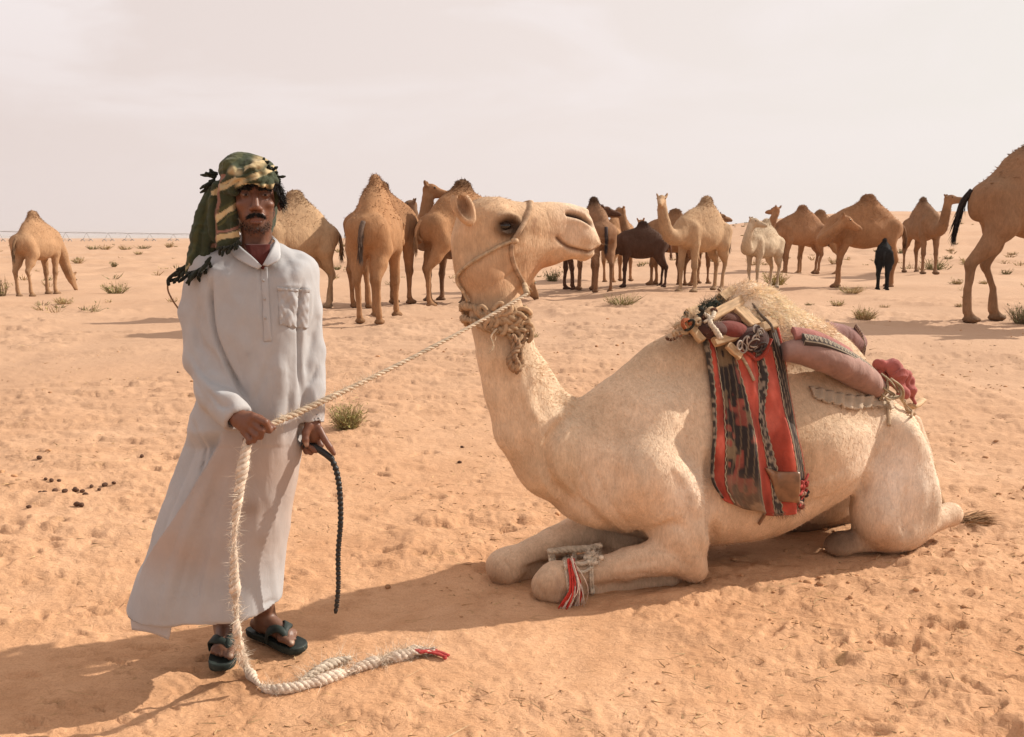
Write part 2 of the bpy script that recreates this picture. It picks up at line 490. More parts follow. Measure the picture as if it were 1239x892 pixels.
# ------------------------------------------------------------------ the ground: one sheet from under the camera to the horizon
def ground_material():
    m, nt, b = new_mat('desert_sand')
    geo = nd(nt, 'ShaderNodeNewGeometry')
    def noise(scale, det, rough=0.55, st=(1, 1, 1), dis=0.0):
        mp = nd(nt, 'ShaderNodeMapping'); mp.inputs['Scale'].default_value = st
        nt.links.new(geo.outputs['Position'], mp.inputs[0])
        n = nd(nt, 'ShaderNodeTexNoise'); n.inputs['Scale'].default_value = scale; n.inputs['Detail'].default_value = det
        n.inputs['Roughness'].default_value = rough; n.inputs['Distortion'].default_value = dis
        nt.links.new(mp.outputs[0], n.inputs['Vector']); return n
    big = noise(0.55, 5, 0.6); mid = noise(5, 5, 0.6, dis=0.5); fine = noise(150, 3, 0.7); far = noise(0.02, 4, 0.6, (1, 3, 1))
    def ramp(src, pos, cols):
        r = nd(nt, 'ShaderNodeValToRGB'); r.color_ramp.elements[0].position = pos[0]; r.color_ramp.elements[-1].position = pos[-1]
        r.color_ramp.elements[0].color = (*cols[0], 1); r.color_ramp.elements[-1].color = (*cols[-1], 1)
        for p, c in list(zip(pos, cols))[1:-1]:
            e = r.color_ramp.elements.new(p); e.color = (*c, 1)
        nt.links.new(src, r.inputs[0]); return r
    r1 = ramp(big.outputs[0], (0.3, 0.5, 0.7), ((0.49, 0.262, 0.138), (0.54, 0.305, 0.168), (0.575, 0.345, 0.205)))
    r2 = ramp(mid.outputs[0], (0.3, 0.52, 0.72), ((0.86, 0.83, 0.80), (1, 1, 1), (1.05, 1.07, 1.10)))
    r3 = ramp(fine.outputs[0], (0.28, 0.5, 0.75), ((0.80, 0.77, 0.74), (1, 1, 1), (1.10, 1.11, 1.14)))
    m1 = nd(nt, 'ShaderNodeMix', data_type='RGBA', blend_type='MULTIPLY'); m1.inputs['Factor'].default_value = 1
    nt.links.new(r1.outputs[0], m1.inputs['A']); nt.links.new(r2.outputs[0], m1.inputs['B'])
    m2 = nd(nt, 'ShaderNodeMix', data_type='RGBA', blend_type='MULTIPLY'); m2.inputs['Factor'].default_value = 1
    nt.links.new(m1.outputs['Result'], m2.inputs['A']); nt.links.new(r3.outputs[0], m2.inputs['B'])
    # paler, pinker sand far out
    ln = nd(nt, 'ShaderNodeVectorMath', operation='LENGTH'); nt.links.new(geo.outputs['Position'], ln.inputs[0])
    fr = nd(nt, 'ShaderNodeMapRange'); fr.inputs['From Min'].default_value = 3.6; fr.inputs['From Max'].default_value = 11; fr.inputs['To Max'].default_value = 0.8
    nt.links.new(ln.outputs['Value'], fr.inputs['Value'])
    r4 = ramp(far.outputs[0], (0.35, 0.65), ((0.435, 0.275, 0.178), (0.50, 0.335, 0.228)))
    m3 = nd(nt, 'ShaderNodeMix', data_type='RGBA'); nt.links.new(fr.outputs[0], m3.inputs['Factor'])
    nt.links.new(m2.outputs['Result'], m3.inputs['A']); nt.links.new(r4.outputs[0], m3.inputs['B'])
    # scattered dark specks of droppings and litter
    vo = nd(nt, 'ShaderNodeTexVoronoi'); vo.inputs['Scale'].default_value = 16; nt.links.new(geo.outputs['Position'], vo.inputs['Vector'])
    gate = noise(1.4, 3)
    g2 = nd(nt, 'ShaderNodeMapRange'); g2.inputs['From Min'].default_value = 0.5; g2.inputs['From Max'].default_value = 0.75; g2.inputs['To Max'].default_value = 0.13
    nt.links.new(gate.outputs[0], g2.inputs['Value'])
    lt = nd(nt, 'ShaderNodeMath', operation='LESS_THAN'); nt.links.new(vo.outputs['Distance'], lt.inputs[0]); nt.links.new(g2.outputs[0], lt.inputs[1])
    lf = nd(nt, 'ShaderNodeMath', operation='MULTIPLY'); lf.inputs[1].default_value = 0.55; nt.links.new(lt.outputs[0], lf.inputs[0])
    m4 = nd(nt, 'ShaderNodeMix', data_type='RGBA'); nt.links.new(lf.outputs[0], m4.inputs['Factor'])
    m4.inputs['B'].default_value = (0.30, 0.17, 0.085, 1); nt.links.new(m3.outputs['Result'], m4.inputs['A'])
    # trampled flecks of dung dust and straw worked into the surface
    fk = noise(13, 6, 0.68, (0.55, 1.5, 1), 1.5); fk2 = nd(nt, 'ShaderNodeMapRange'); fk2.inputs['From Min'].default_value = 0.60; fk2.inputs['From Max'].default_value = 0.68; fk2.inputs['To Max'].default_value = 0.55
    nt.links.new(fk.outputs[0], fk2.inputs['Value'])
    m5 = nd(nt, 'ShaderNodeMix', data_type='RGBA'); nt.links.new(fk2.outputs[0], m5.inputs['Factor']); m5.inputs['B'].default_value = (0.31, 0.185, 0.082, 1); nt.links.new(m4.outputs['Result'], m5.inputs['A'])
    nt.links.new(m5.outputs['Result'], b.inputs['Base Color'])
    bn = noise(28, 5, 0.6, (1, 1.5, 1), 0.8); bf = noise(320, 2)
    b1 = nd(nt, 'ShaderNodeBump'); b1.inputs['Strength'].default_value = 0.7; b1.inputs['Distance'].default_value = 0.014
    nt.links.new(bn.outputs[0], b1.inputs['Height'])
    b2 = nd(nt, 'ShaderNodeBump'); b2.inputs['Strength'].default_value = 0.5; b2.inputs['Distance'].default_value = 0.002
    nt.links.new(bf.outputs[0], b2.inputs['Height']); nt.links.new(b1.outputs[0], b2.inputs['Normal'])
    nt.links.new(b2.outputs[0], b.inputs['Normal'])
    b.inputs['Roughness'].default_value = 0.95; b.inputs['Specular IOR Level'].default_value = 0.1
    return m
def build_ground():
    az = []                                                   # angle from +Y, denser inside the view
    a = -math.pi
    while a < math.pi:
        az.append(a)
        d = max(abs(a) - R_(35), 0)
        a += R_(0.13) + d * 0.05
    az = np.array(az); na = len(az)
    rr = [0.3]
    while rr[-1] < 9000:
        r = rr[-1]
        f = 0.0052 if 2.0 < r < 14 else (0.008 if r < 60 else 0.03)
        if r < 2.0: f = 0.05
        rr.append(r * (1 + f))
    rr = np.array(rr); nr = len(rr)
    A, Rr = np.meshgrid(az, rr, indexing='xy')                # (nr, na)
    X = Rr * np.sin(A); Y = Rr * np.cos(A)
    Z = terrain(X, Y)
    H = np.zeros_like(Z)
    near = (rr < 26)
    xs, ys = X[near], Y[near]
    wx = xs + 0.10 * fbm(xs * 2.1, ys * 2.1, 50, 3); wy = ys + 0.10 * fbm(xs * 2.1, ys * 2.1, 60, 3)
    h = 0.013 * fbm(wx * 1.1, wy * 1.3, 20, 3)
    rd = 1 - np.abs(fbm(wx * 3.4 + wy * 0.8, wy * 5.5, 30, 3, 0.5))
    h = h + 0.010 * np.clip(rd - 0.35, 0, None) ** 1.6 * (0.55 + 0.45 * vnoise(xs * 1.2, ys * 1.2, 41))
    rd2 = 1 - np.abs(vnoise(wx * 12 + 3, wy * 17, 77))
    h = h + 0.0045 * rd2 ** 3 * sstep(-0.4, 0.5, vnoise(xs * 1.7, ys * 1.7, 43))
    wx2 = xs + 0.035 * fbm(xs * 9, ys * 9, 150, 3); wy2 = ys + 0.035 * fbm(xs * 9, ys * 9, 160, 3)
    n1 = fbm(wx2 * 1.9, wy2 * 6.5, 170, 3); n2 = fbm(wx2 * 4.5, wy2 * 13.0, 180, 2); patch = sstep(-0.35, 0.25, fbm(xs * 0.8, ys * 0.9, 190, 2))
    amp = 0.70 + 0.09 * np.hypot(xs, ys)
    for lv in (-0.45, -0.1, 0.25, 0.6): h = h + 0.0060 * amp * sstep(lv, lv + 0.045, n1) * patch
    for lv in (-0.2, 0.35): h = h + 0.0042 * amp * sstep(lv, lv + 0.06, n2) * patch
    h = h + 0.0030 * fbm(wx * 24, wy * 30, 91, 2)
    H[near] = h
    # footprints and hoof scuffs: dents with a pushed-up rim
    g = np.random.default_rng(5)
    n = 6500
    rp = 1.8 * (24 / 1.8) ** g.random(n) ** 0.8; ap = R_(-42) + R_(84) * g.random(n)
    px = rp * np.sin(ap); py = rp * np.cos(ap)
    dens = fbm(px * 0.5, py * 0.5, 99, 2)
    keep = dens > -0.5 + 0.5 * g.random(n) - 0.2
    for x0, y0 in zip(px[keep], py[keep]):
        L = 0.022 + 0.075 * g.random() ** 2.2; Wd = L * (0.16 + 0.32 * g.random()); dp = 0.003 + 0.015 * g.random() ** 1.5 * min(L / 0.07, 1.3)
        th = g.normal(0.0, 0.42)
        r0 = math.hypot(x0, y0); a0 = math.atan2(x0, y0); ext = L * 2.2
        i0, i1 = np.searchsorted(rr, (r0 - ext, r0 + ext)); j0, j1 = np.searchsorted(az, (a0 - ext / r0, a0 + ext / r0))
        sx = X[i0:i1, j0:j1] - x0; sy = Y[i0:i1, j0:j1] - y0
        u = sx * math.cos(th) + sy * math.sin(th); v = -sx * math.sin(th) + sy * math.cos(th)
        q = np.sqrt((u / L) ** 2 + (v / Wd) ** 2) + 0.15 * (u / L)
        q = q * (1 + 0.36 * vnoise(sx / L * 1.1 + x0 * 9, sy / L * 1.1 + y0 * 7, 12))
        H[i0:i1, j0:j1] += -dp * np.exp(-(q / 0.85) ** 6) + dp * 0.5 * np.exp(-((q - 1.3) / 0.4) ** 2) * (0.6 + 0.4 * (u / L))
    # dragged furrows (where rope and hooves scraped)
    for line, wd, dp in (([(-1.25, 2.58), (-0.95, 2.66), (-0.7, 2.70), (-0.5, 2.66)], 0.035, 0.006), ([(-3.2, 3.3), (-2.5, 3.45), (-1.9, 3.4)], 0.035, 0.012),
                         ([(0.3, 2.5), (0.9, 2.62), (1.5, 2.5)], 0.03, 0.010), ([(0.9, 2.95), (1.3, 3.05), (1.7, 3.0)], 0.025, 0.010), ([(1.2, 2.3), (1.5, 2.2), (1.9, 2.25)], 0.03, 0.014)):
        m = (X > min(p[0] for p in line) - .3) & (X < max(p[0] for p in line) + .3) & (Y > min(p[1] for p in line) - .3) & (Y < max(p[1] for p in line) + .3)
        p2 = np.stack([X[m] + 0.03 * vnoise(X[m] * 9, Y[m] * 9, 4), Y[m] + 0.02 * vnoise(X[m] * 11, Y[m] * 11, 6)], 1)
        H[m] += crease(p2, line, wd, -dp) + crease(p2, line, wd * 2.2, dp * 0.5)
    H *= (1 - sstep(14, 26, Rr))
    # the far plain: low hummocks round the scrub
    farm = (rr > 12)
    H[farm] += 0.10 * sstep(14, 40, Rr[farm]) * np.clip(fbm(X[farm] / 1.6, Y[farm] / 2.4, 140, 3), -0.4, 1) * (1 - sstep(120, 260, Rr[farm]))
    Z = Z + H
    V = np.stack([X, Y, Z], -1).reshape(-1, 3)
    i = np.arange(nr - 1)[:, None] * na; j = np.arange(na)[None, :]; k = (j + 1) % na
    Q = np.stack([i + j, i + k, i + na + k, i + na + j], -1).reshape(-1, 4)[:, ::-1]
    V = np.vstack([V, [[0, 0, float(terrain(0, 0))]]])
    T = np.stack([np.full(na, len(V) - 1), np.arange(na), (np.arange(na) + 1) % na], 1)[:, ::-1]
    me = mesh_np('ground', V, Q, T, True, ground_material())
    link('ground', me, kind='structure', label='orange desert sand with scuffs and footprints reaching the horizon')
    return rr, az, H
G_R, G_A, G_H = build_ground()
def gz(x, y):
    """height of the finished ground"""
    r = math.hypot(x, y); a = math.atan2(x, y)
    i = min(max(int(np.searchsorted(G_R, r)), 1), len(G_R) - 1); j = min(max(int(np.searchsorted(G_A, a)), 1), len(G_A) - 1)
    u = (r - G_R[i - 1]) / (G_R[i] - G_R[i - 1]); v = (a - G_A[j - 1]) / (G_A[j] - G_A[j - 1])
    h = (G_H[i - 1, j - 1] * (1 - v) + G_H[i - 1, j] * v) * (1 - u) + (G_H[i, j - 1] * (1 - v) + G_H[i, j] * v) * u
    return float(terrain(x, y)) + float(h)
# ------------------------------------------------------------------ the kneeling camel
TH = R_(23.5)
AX = np.array([math.cos(TH), math.sin(TH), 0]); LT = np.array([-math.sin(TH), math.cos(TH), 0])
_e = ground(852, 707)
ORG = _e + 0.25 * LT; ORG[2] = 0.0
def MC(px, py, off=0.0):
    """point of the camel's own frame (x along the spine, y away from the viewer, z up) seen at px,py on the plane y = off"""
    r = ray(px, py)
    t = (off - (CAM - ORG).dot(LT)) / r.dot(LT)
    p = CAM + r * t - ORG
    return np.array([p.dot(AX), p.dot(LT), p[2]])
def MCg(px, py):
    g = ground(px, py) - ORG
    return np.array([g.dot(AX), g.dot(LT), 0.0])
def poly(pts, off=0.0): return [MC(x, y, off)[[0, 2]] for x, y in pts]
PXM = np.linalg.norm(MC(700, 500) - MC(701, 500))      # metres per picture pixel on the camel's middle plane

FUR_MAT = None
def fur_material(name, base_attr=True, scale=1.0, bump=0.5):
    m, nt, b = new_mat(name)
    tc = nd(nt, 'ShaderNodeTexCoord')
    at = nd(nt, 'ShaderNodeAttribute', attribute_name='Col')
    def noise(sc_, st, det=5, rough=0.6, dis=0.3):
        mp = nd(nt, 'ShaderNodeMapping'); mp.inputs['Scale'].default_value = st
        nt.links.new(tc.outputs['Object'], mp.inputs[0])
        n = nd(nt, 'ShaderNodeTexNoise'); n.inputs['Scale'].default_value = sc_ * scale; n.inputs['Detail'].default_value = det
        n.inputs['Roughness'].default_value = rough; n.inputs['Distortion'].default_value = dis
        nt.links.new(mp.outputs[0], n.inputs['Vector']); return n
    def mul(a, src, lo, hi, fmin=0.3, fmax=0.7):
        mr = nd(nt, 'ShaderNodeMapRange'); mr.inputs['From Min'].default_value = fmin; mr.inputs['From Max'].default_value = fmax
        mr.inputs['To Min'].default_value = lo; mr.inputs['To Max'].default_value = hi
        nt.links.new(src, mr.inputs['Value'])
        v = nd(nt, 'ShaderNodeVectorMath', operation='SCALE'); nt.links.new(a, v.inputs[0]); nt.links.new(mr.outputs[0], v.inputs['Scale'])
        return v.outputs[0]
    big = noise(5, (1, 1, 1)); tuft = noise(26, (1, 1, 0.45), 4, 0.65, 0.8); hair = noise(150, (1, 1, 0.25), 3, 0.7, 0.4)
    c = mul(at.outputs['Color'], big.outputs[0], 0.88, 1.10)
    c = mul(c, tuft.outputs[0], 0.86, 1.12)
    c = mul(c, hair.outputs[0], 0.86, 1.12)
    nt.links.new(c, b.inputs['Base Color'])
    b1 = nd(nt, 'ShaderNodeBump'); b1.inputs['Strength'].default_value = bump; b1.inputs['Distance'].default_value = 0.010 / scale
    nt.links.new(tuft.outputs[0], b1.inputs['Height'])
    b2 = nd(nt, 'ShaderNodeBump'); b2.inputs['Strength'].default_value = bump; b2.inputs['Distance'].default_value = 0.004 / scale
    nt.links.new(hair.outputs[0], b2.inputs['Height']); nt.links.new(b1.outputs[0], b2.inputs['Normal'])
    nt.links.new(b2.outputs[0], b.inputs['Normal'])
    b.inputs['Roughness'].default_value = 0.85; b.inputs['Specular IOR Level'].default_value = 0.12
    return m
EYE_MAT = simple('dark_eye', (0.012, 0.007, 0.005), rough=0.12, spec=0.6, bump=0, namt=0.05)
HAIR_MAT = simple('animal_hair', (0.5, 0.4, 0.3), rough=0.8, nscale=60, namt=0.2, bump=0.1, attr=True, spec=0.15)
CAMEL_FUR = fur_material('pale_camel_fur')

def ribbons(mb, P, D, L, w, col, bend=None, seg=2, up=None):
    """flat tapering hairs rooted at P along D; L lengths, w widths"""
    n = len(P)
    D = D / (np.linalg.norm(D, axis=1)[:, None] + 1e-9)
    rnd = RNG.normal(size=(n, 3))
    S = np.cross(D, rnd); S /= np.linalg.norm(S, axis=1)[:, None] + 1e-9
    L = np.broadcast_to(L, (n,)); w = np.broadcast_to(w, (n,))
    if bend is None: bend = np.zeros((n, 3))
    rows = []
    for s in range(seg):
        t = s / seg
        c = P + D * (L * t)[:, None] + bend * (L * t * t)[:, None]
        ww = (w * (1 - t * 0.6))[:, None] * 0.5
        rows += [c - S * ww, c + S * ww]
    rows.append(P + D * L[:, None] + bend * L[:, None])
    V = np.stack(rows, 1).reshape(-1, 3); m = 2 * seg + 1
    b = np.arange(n)[:, None] * m
    Q = []
    for s in range(seg - 1): Q.append(b + np.array([[2 * s, 2 * s + 1, 2 * s + 3, 2 * s + 2]]))
    T = b + np.array([[2 * seg - 2, 2 * seg - 1, 2 * seg]])
    c = np.repeat(np.broadcast_to(col, (n, 3)), m, 0)
    mb.add(V, np.concatenate(Q) if Q else None, T, c)

def build_main_camel():
    root = empty('kneeling_camel', ORG, TH, 'large cream white camel kneeling on the sand with a rope halter and saddle', 'camel')
    lo = np.array([-1.35, -0.62, -0.06]); hi = np.array([1.75, 0.62, 1.62])
    hx = (MC(540, 300)[0], MC(735, 300)[0])
    hz = MC(600, 372)[2]
    xs = axis(lo[0], hi[0], 0.0125, [(hx[0], hx[1], 0.0066)]); ys = axis(lo[1], hi[1], 0.0125, [(-0.12, 0.14, 0.0085)])
    zs = axis(lo[2], hi[2], 0.0125, [(hz, 2.0, 0.0058)])
    f = Field(xs, ys, zs)
    # trunk
    trunk = [(668, 530), (690, 497), (722, 470), (760, 440), (800, 410), (850, 392), (900, 380), (950, 388), (1000, 412), (1045, 452), (1080, 492), (1106, 535), (1110, 570),
             (1096, 566), (1068, 530), (1040, 553), (1000, 590), (950, 624), (905, 648), (850, 655), (800, 652), (750, 645), (712, 628), (680, 600), (660, 570)]
    x0, x1 = MC(668, 540)[0], MC(1116, 540)[0]
    def Wt(x, z):
        t = np.clip((x - x0) / (x1 - x0), 0, 1)
        w = np.interp(t, [0, 0.12, 0.3, 0.45, 0.65, 0.85, 1.0], [0.14, 0.20, 0.27, 0.31, 0.34, 0.27, 0.19])
        zz = np.clip((z - 0.15) / 0.75, 0, 1)
        return w * np.interp(zz, [0, 0.35, 0.6, 0.85, 1.0], [0.92, 1.0, 0.92, 0.70, 0.5])
    f.inflate(poly(trunk), 0.0, Wt, 0.22, k=0.03)
    # ribcage and belly swell
    f.ell(MC(945, 530, -0.02), (0.38, 0.345, 0.255), k=0.10)
    # hump under the saddle and its woolly cap
    f.inflate(poly([(838, 402), (858, 374), (885, 352), (905, 342), (928, 350), (960, 374), (990, 388), (1025, 412), (1040, 440), (980, 450), (880, 440)]), 0.02, 0.15, 0.15, k=0.06)
    # shoulders
    for sgn in (-1, 1):
        o = 0.17 * sgn
        f.cap(MC(790, 505, o * 0.65), MC(780, 570, o), 0.10, 0.145, k=0.12)
        f.cap(MC(778, 570, o), MC(822, 628, o * 1.15), 0.145, 0.125, k=0.07)
    f.ell(MC(722, 590, 0), (0.17, 0.20, 0.15), k=0.08)                                   # brisket
    f.ell(MC(812, 655, 0), (0.13, 0.14, 0.08), k=0.06)
    # near foreleg: upper arm, elbow, forearm, knee, cannon tucked below
    near = [MC(812, 600, -0.20), MC(829, 640, -0.235), MC(834, 676, -0.25)]
    f.chain(near, [0.135, 0.095, 0.072], k=0.05)
    f.ell(MC(840, 692, -0.245), (0.055, 0.05, 0.045), k=0.06)
    kn = MCg(668, 726); kn[2] = 0
    kc = MC(672, 703, kn[1] + 0.03)
    f.cap(MC(818, 671, -0.24), MC(760, 683, (kc[1] - 0.24) / 2), 0.090, 0.068, k=0.04, sq=(1, 0.85, 1))
    f.cap(MC(760, 683, (kc[1] - 0.24) / 2), MC(700, 695, kc[1]), 0.067, 0.054, k=0.03, sq=(1, 0.9, 1))
    f.ell(kc, (0.088, 0.080, 0.084), k=0.022); f.ell(kc + (0.05, -0.03, 0.035), (0.04, 0.045, 0.04), k=0.02); f.ell(kc + (-0.01, -0.03, -0.05), (0.055, 0.05, 0.03), k=0.015)
    f.ell(kc + (-0.055, 0, -0.02), (0.05, 0.06, 0.06), k=0.02)
    f.cap(kc + (0.0, 0.01, -0.045), MC(720, 712, kc[1] + 0.01), 0.045, 0.040, k=0.03)
    f.cap(MC(720, 712, kc[1] + 0.01), MC(812, 700, -0.17), 0.040, 0.045, k=0.03)
    # far foreleg
    fk = MCg(612, 706)
    fc = MC(612, 686, fk[1] + 0.03)
    f.cap(MC(745, 628, 0.14), MC(668, 658, (fc[1] + 0.14) / 2), 0.095, 0.070, k=0.05)
    f.cap(MC(668, 658, (fc[1] + 0.14) / 2), MC(626, 676, fc[1]), 0.070, 0.062, k=0.02)
    f.ell(fc, (0.088, 0.085, 0.085), k=0.035)
    f.cap(fc + (0.02, 0, -0.03), MC(690, 685, fc[1] + 0.02), 0.05, 0.04, k=0.015)
    f.cap(MC(690, 685, fc[1] + 0.02), MC(765, 668, 0.1), 0.04, 0.05, k=0.03)
    # hindquarters: near and far thigh
    for o, sx in ((-0.27, 0), (0.27, 1)):
        th = [(1072, 508), (1094, 502), (1110, 530), (1121, 565), (1127, 605), (1117, 640), (1094, 664), (1066, 668), (1042, 650), (1038, 615), (1050, 575), (1062, 540)]
        base = poly(th, -0.27)
        if sx: base = [np.array(b) + (-0.16 * (1 if b[1] < 0.35 else 0.5), 0) for b in base]
        f.inflate(base, o, 0.125, 0.125, k=0.035)
        f.cap(MC(1082, 525, o * 0.5 if sx else -0.13), MC(1082, 590, -0.25) * (1, 0, 1) + (0, o, 0), 0.11, 0.115, k=0.06)
        sh0 = MC(1080, 645, -0.27); sh1 = MC(1148, 622, -0.27)
        sh0[1] = sh1[1] = o
        f.cap(sh0, sh1 + (0, -0.01, 0), 0.075, 0.050, k=0.03)
        f.ell(sh1 + (0.01, 0, 0.0), (0.06, 0.05, 0.055), k=0.02)
    f.ell(MC(1040, 628, 0.24), (0.26, 0.10, 0.16), k=0.03); f.ell(MC(985, 648, 0.22) * (1, 1, 0) + (0, 0, 0.12), (0.34, 0.12, 0.17), k=0.03); f.ell(MC(752, 652, 0.10), (0.10, 0.10, 0.09), k=0.04)
    # tucked feet
    for o in (-0.20, 0.22):
        p = MC(1012, 642, -0.20); q = MC(1046, 655, -0.24); 
        if o > 0: p = p * (1, 0, 1) + (-0.03, o, 0); q = q * (1, 0, 1) + (0, o, 0)
        p[2] = 0.055; q[2] = 0.06
        f.ell(p + (0.02, 0, 0), (0.085, 0.06, 0.052), k=0.02); f.cap(p + (0.04, 0, 0), q + (0.05, 0, 0), 0.05, 0.05, k=0.03)
    f.cap(MC(1104, 512, 0), MC(1124, 560, 0), 0.045, 0.03, k=0.04)                           # root of the tail
    # neck: a deep U from chest to jaw
    nk = [MC(712, 560, 0), MC(672, 548, 0.0), MC(640, 516, 0.0), MC(624, 468, 0), MC(612, 425, 0), MC(602, 385, 0), MC(597, 345, 0)]
    f.chain(nk, [0.215, 0.178, 0.135, 0.122, 0.108, 0.098, 0.10], k=0.05, sq=(1, 0.80, 1))
    f.cap(MC(650, 450, 0), MC(690, 520, 0), 0.045, 0.08, k=0.05, sq=(1, 0.5, 1))
    # head: outline inflated sideways, widest at the brows, narrowing to the lips
    HO = 0.02
    head = [(556, 262), (566, 248), (582, 240), (600, 237), (622, 243), (641, 245), (668, 244), (692, 246), (706, 252), (715, 263), (720, 276), (727, 291), (727, 298), (722, 303), (719, 311), (708, 317),
            (692, 315), (671, 322), (656, 327), (645, 342), (636, 356), (610, 366), (584, 365), (563, 352), (552, 325), (549, 290)]
    hx0, hx1 = MC(555, 290)[0], MC(727, 290)[0]; hz0, hz1 = MC(640, 362)[2], MC(640, 240)[2]
    def Wh(x, z):
        t = np.clip((x - hx0) / (hx1 - hx0), 0, 1); u = np.clip((z - hz0) / (hz1 - hz0), 0, 1)
        w = np.interp(t, [0, 0.15, 0.32, 0.45, 0.6, 0.75, 0.88, 1.0], [0.082, 0.098, 0.102, 0.086, 0.070, 0.068, 0.068, 0.052])
        up = np.interp(u, [0, 0.35, 0.7, 1.0], [0.72, 0.86, 1.0, 0.92])
        return w * up
    f.inflate(poly(head), HO, Wh, lambda x, z: np.interp(np.clip((x - hx0) / (hx1 - hx0), 0, 1), [0, 0.4, 0.7, 1.0], [0.11, 0.10, 0.085, 0.04]), k=0.012, n=5)
    f.ell(MC(606, 266, HO - 0.068), (0.052, 0.030, 0.038), k=0.03)          # brow bulge near side
    f.ell(MC(606, 266, HO + 0.068) , (0.052, 0.030, 0.038), k=0.03)
    f.ell(MC(590, 325, HO - 0.06), (0.075, 0.035, 0.07), k=0.04)            # cheek
    f.ell(MC(706, 287, HO - 0.035), (0.045, 0.034, 0.028), k=0.02)          # upper lip fullness
    f.ell(MC(704, 256, HO - 0.035), (0.03, 0.022, 0.016), k=0.015)          # nostril wing
    f.cap(MC(628, 296, HO - 0.06), MC(668, 300, HO - 0.045), 0.018, 0.014, k=0.03)   # cheekbone
    # ears
    f.inflate(poly([(568, 274), (557, 268), (549, 257), (545, 244), (547, 234), (554, 229), (563, 233), (571, 243), (575, 256), (575, 268)], HO - 0.10), HO - 0.10, 0.024, 0.022, k=0.012)
    f.inflate(poly([(566, 266), (559, 261), (553, 252), (551, 242), (554, 236), (561, 240), (567, 249), (569, 259)], HO - 0.10), HO - 0.128, 0.026, 0.010, k=0.004, op='cut')
    for dy, tip, rt, mid in ((-0.075, (553, 236), (567, 272), (560, 249)), (0.075, (616, 236), (600, 258), (608, 246))):
        if dy < 0: continue
        a = MC(*rt, HO + dy); b_ = MC(*mid, HO + dy * 1.25); c_ = MC(*tip, HO + dy * 1.3)
        f.cap(a, b_, 0.032 if dy < 0 else .026, 0.050 if dy < 0 else .028, k=0.015, sq=(1, 0.5, 1)); f.cap(b_, c_, 0.050 if dy < 0 else .028, 0.016, k=0.008, sq=(1, 0.5, 1))
        if dy < 0:
            f.ell(MC(560, 253, HO + dy * 1.25) + (0.004, -0.034, 0.0), (0.028, 0.028, 0.055), k=0.008, op='cut')
    V, Q = f.surface()
    V = relax(V, Q, 2, 0.5)
    N = normals(V, Q)
    x, y, z = V.T
    # ---- skin folds, mouth, nostrils, eyelids, muscle relief: drawn on the near flank in picture pixels
    pix = np.stack([(V @ np.array([[AX[0], AX[1], 0], [LT[0], LT[1], 0], [0, 0, 1]]) + ORG - CAM) @ v for v in (np.array([1, 0, 0]), V_U, V_F)], 1)
    PX = 619.5 + F_PX * pix[:, 0] / pix[:, 2]; PY = 446 - F_PX * pix[:, 1] / pix[:, 2]
    p2 = np.stack([PX, PY], 1)
    nearside = np.clip((-N[:, 1] - 0.1) * 2.5, 0, 1)

    ishead = (z > hz - 0.01) & (x < hx1 + 0.1)
    d = np.zeros(len(V))
    hm = ishead
    hd = np.zeros(hm.sum()); hp = p2[hm]; hp2 = hp.copy()
    sym = np.where(np.abs(N[hm][:, 1]) > 0.02, 1.0, 0.0) * np.clip(np.abs(N[hm][:, 1]) * 2.2, 0, 1)
    # mirror far-side points onto the same drawing by using x,z projected at the near plane
    hw = V[hm].copy(); hw[:, 1] = HO - 0.06
    W_ = hw @ np.array([[AX[0], AX[1], 0], [LT[0], LT[1], 0], [0, 0, 1]]) + ORG - CAM
    hp = np.stack([619.5 + F_PX * W_[:, 0] / (W_ @ V_F), 446 - F_PX * (W_ @ V_U) / (W_ @ V_F)], 1)
    hd += crease(hp, [(674, 288), (684, 297), (696, 302), (712, 306), (720, 305), (730, 301)], 2.2, -0.012, False) * sym
    hd += crease(hp, [(676, 296), (690, 307), (706, 310)], 4, 0.004) * sym
    hd += crease(hp, [(687, 259), (699, 262), (709, 267), (718, 272)], 2.3, -0.024, False) * sym
    hd += crease(hp, [(688, 253), (700, 256), (712, 263)], 3, 0.005) * sym
    hd += crease(hp, [(692, 266), (704, 270), (714, 276)], 3, 0.003) * sym
    hd += crease(hp, [(637, 262), (642, 275), (640, 290)], 6, -0.004) * sym
    de = np.hypot((hp[:, 0] - 611) / 1.5, hp[:, 1] - 272)
    hd += (-0.016 * np.exp(-(de / 6.5) ** 2) + 0.006 * np.exp(-((de - 10) / 3.0) ** 2)) * sym
    hd += crease(hp, [(594, 264), (608, 260), (626, 266)], 3.0, 0.010) * sym + crease(hp, [(598, 268), (610, 265), (623, 270)], 1.8, 0.010) * sym + crease(hp, [(600, 280), (612, 283), (624, 277)], 2.0, 0.006) * sym
    for k_ in range(6):
        hd += crease(hp, [(585 + k_ * 7, 352 - k_ * 2), (598 + k_ * 6, 340 - k_ * 3), (618 + k_ * 3, 332 - k_ * 4)], 2.0, -0.0022) * sym
    hd += crease(hp, [(575, 285), (590, 300), (612, 306), (640, 302)], 4, 0.003) * sym
    d[hm] += hd
    bm_ = ~hm
    bp = p2[bm_]; nb = nearside[bm_]; bd = np.zeros(bm_.sum())
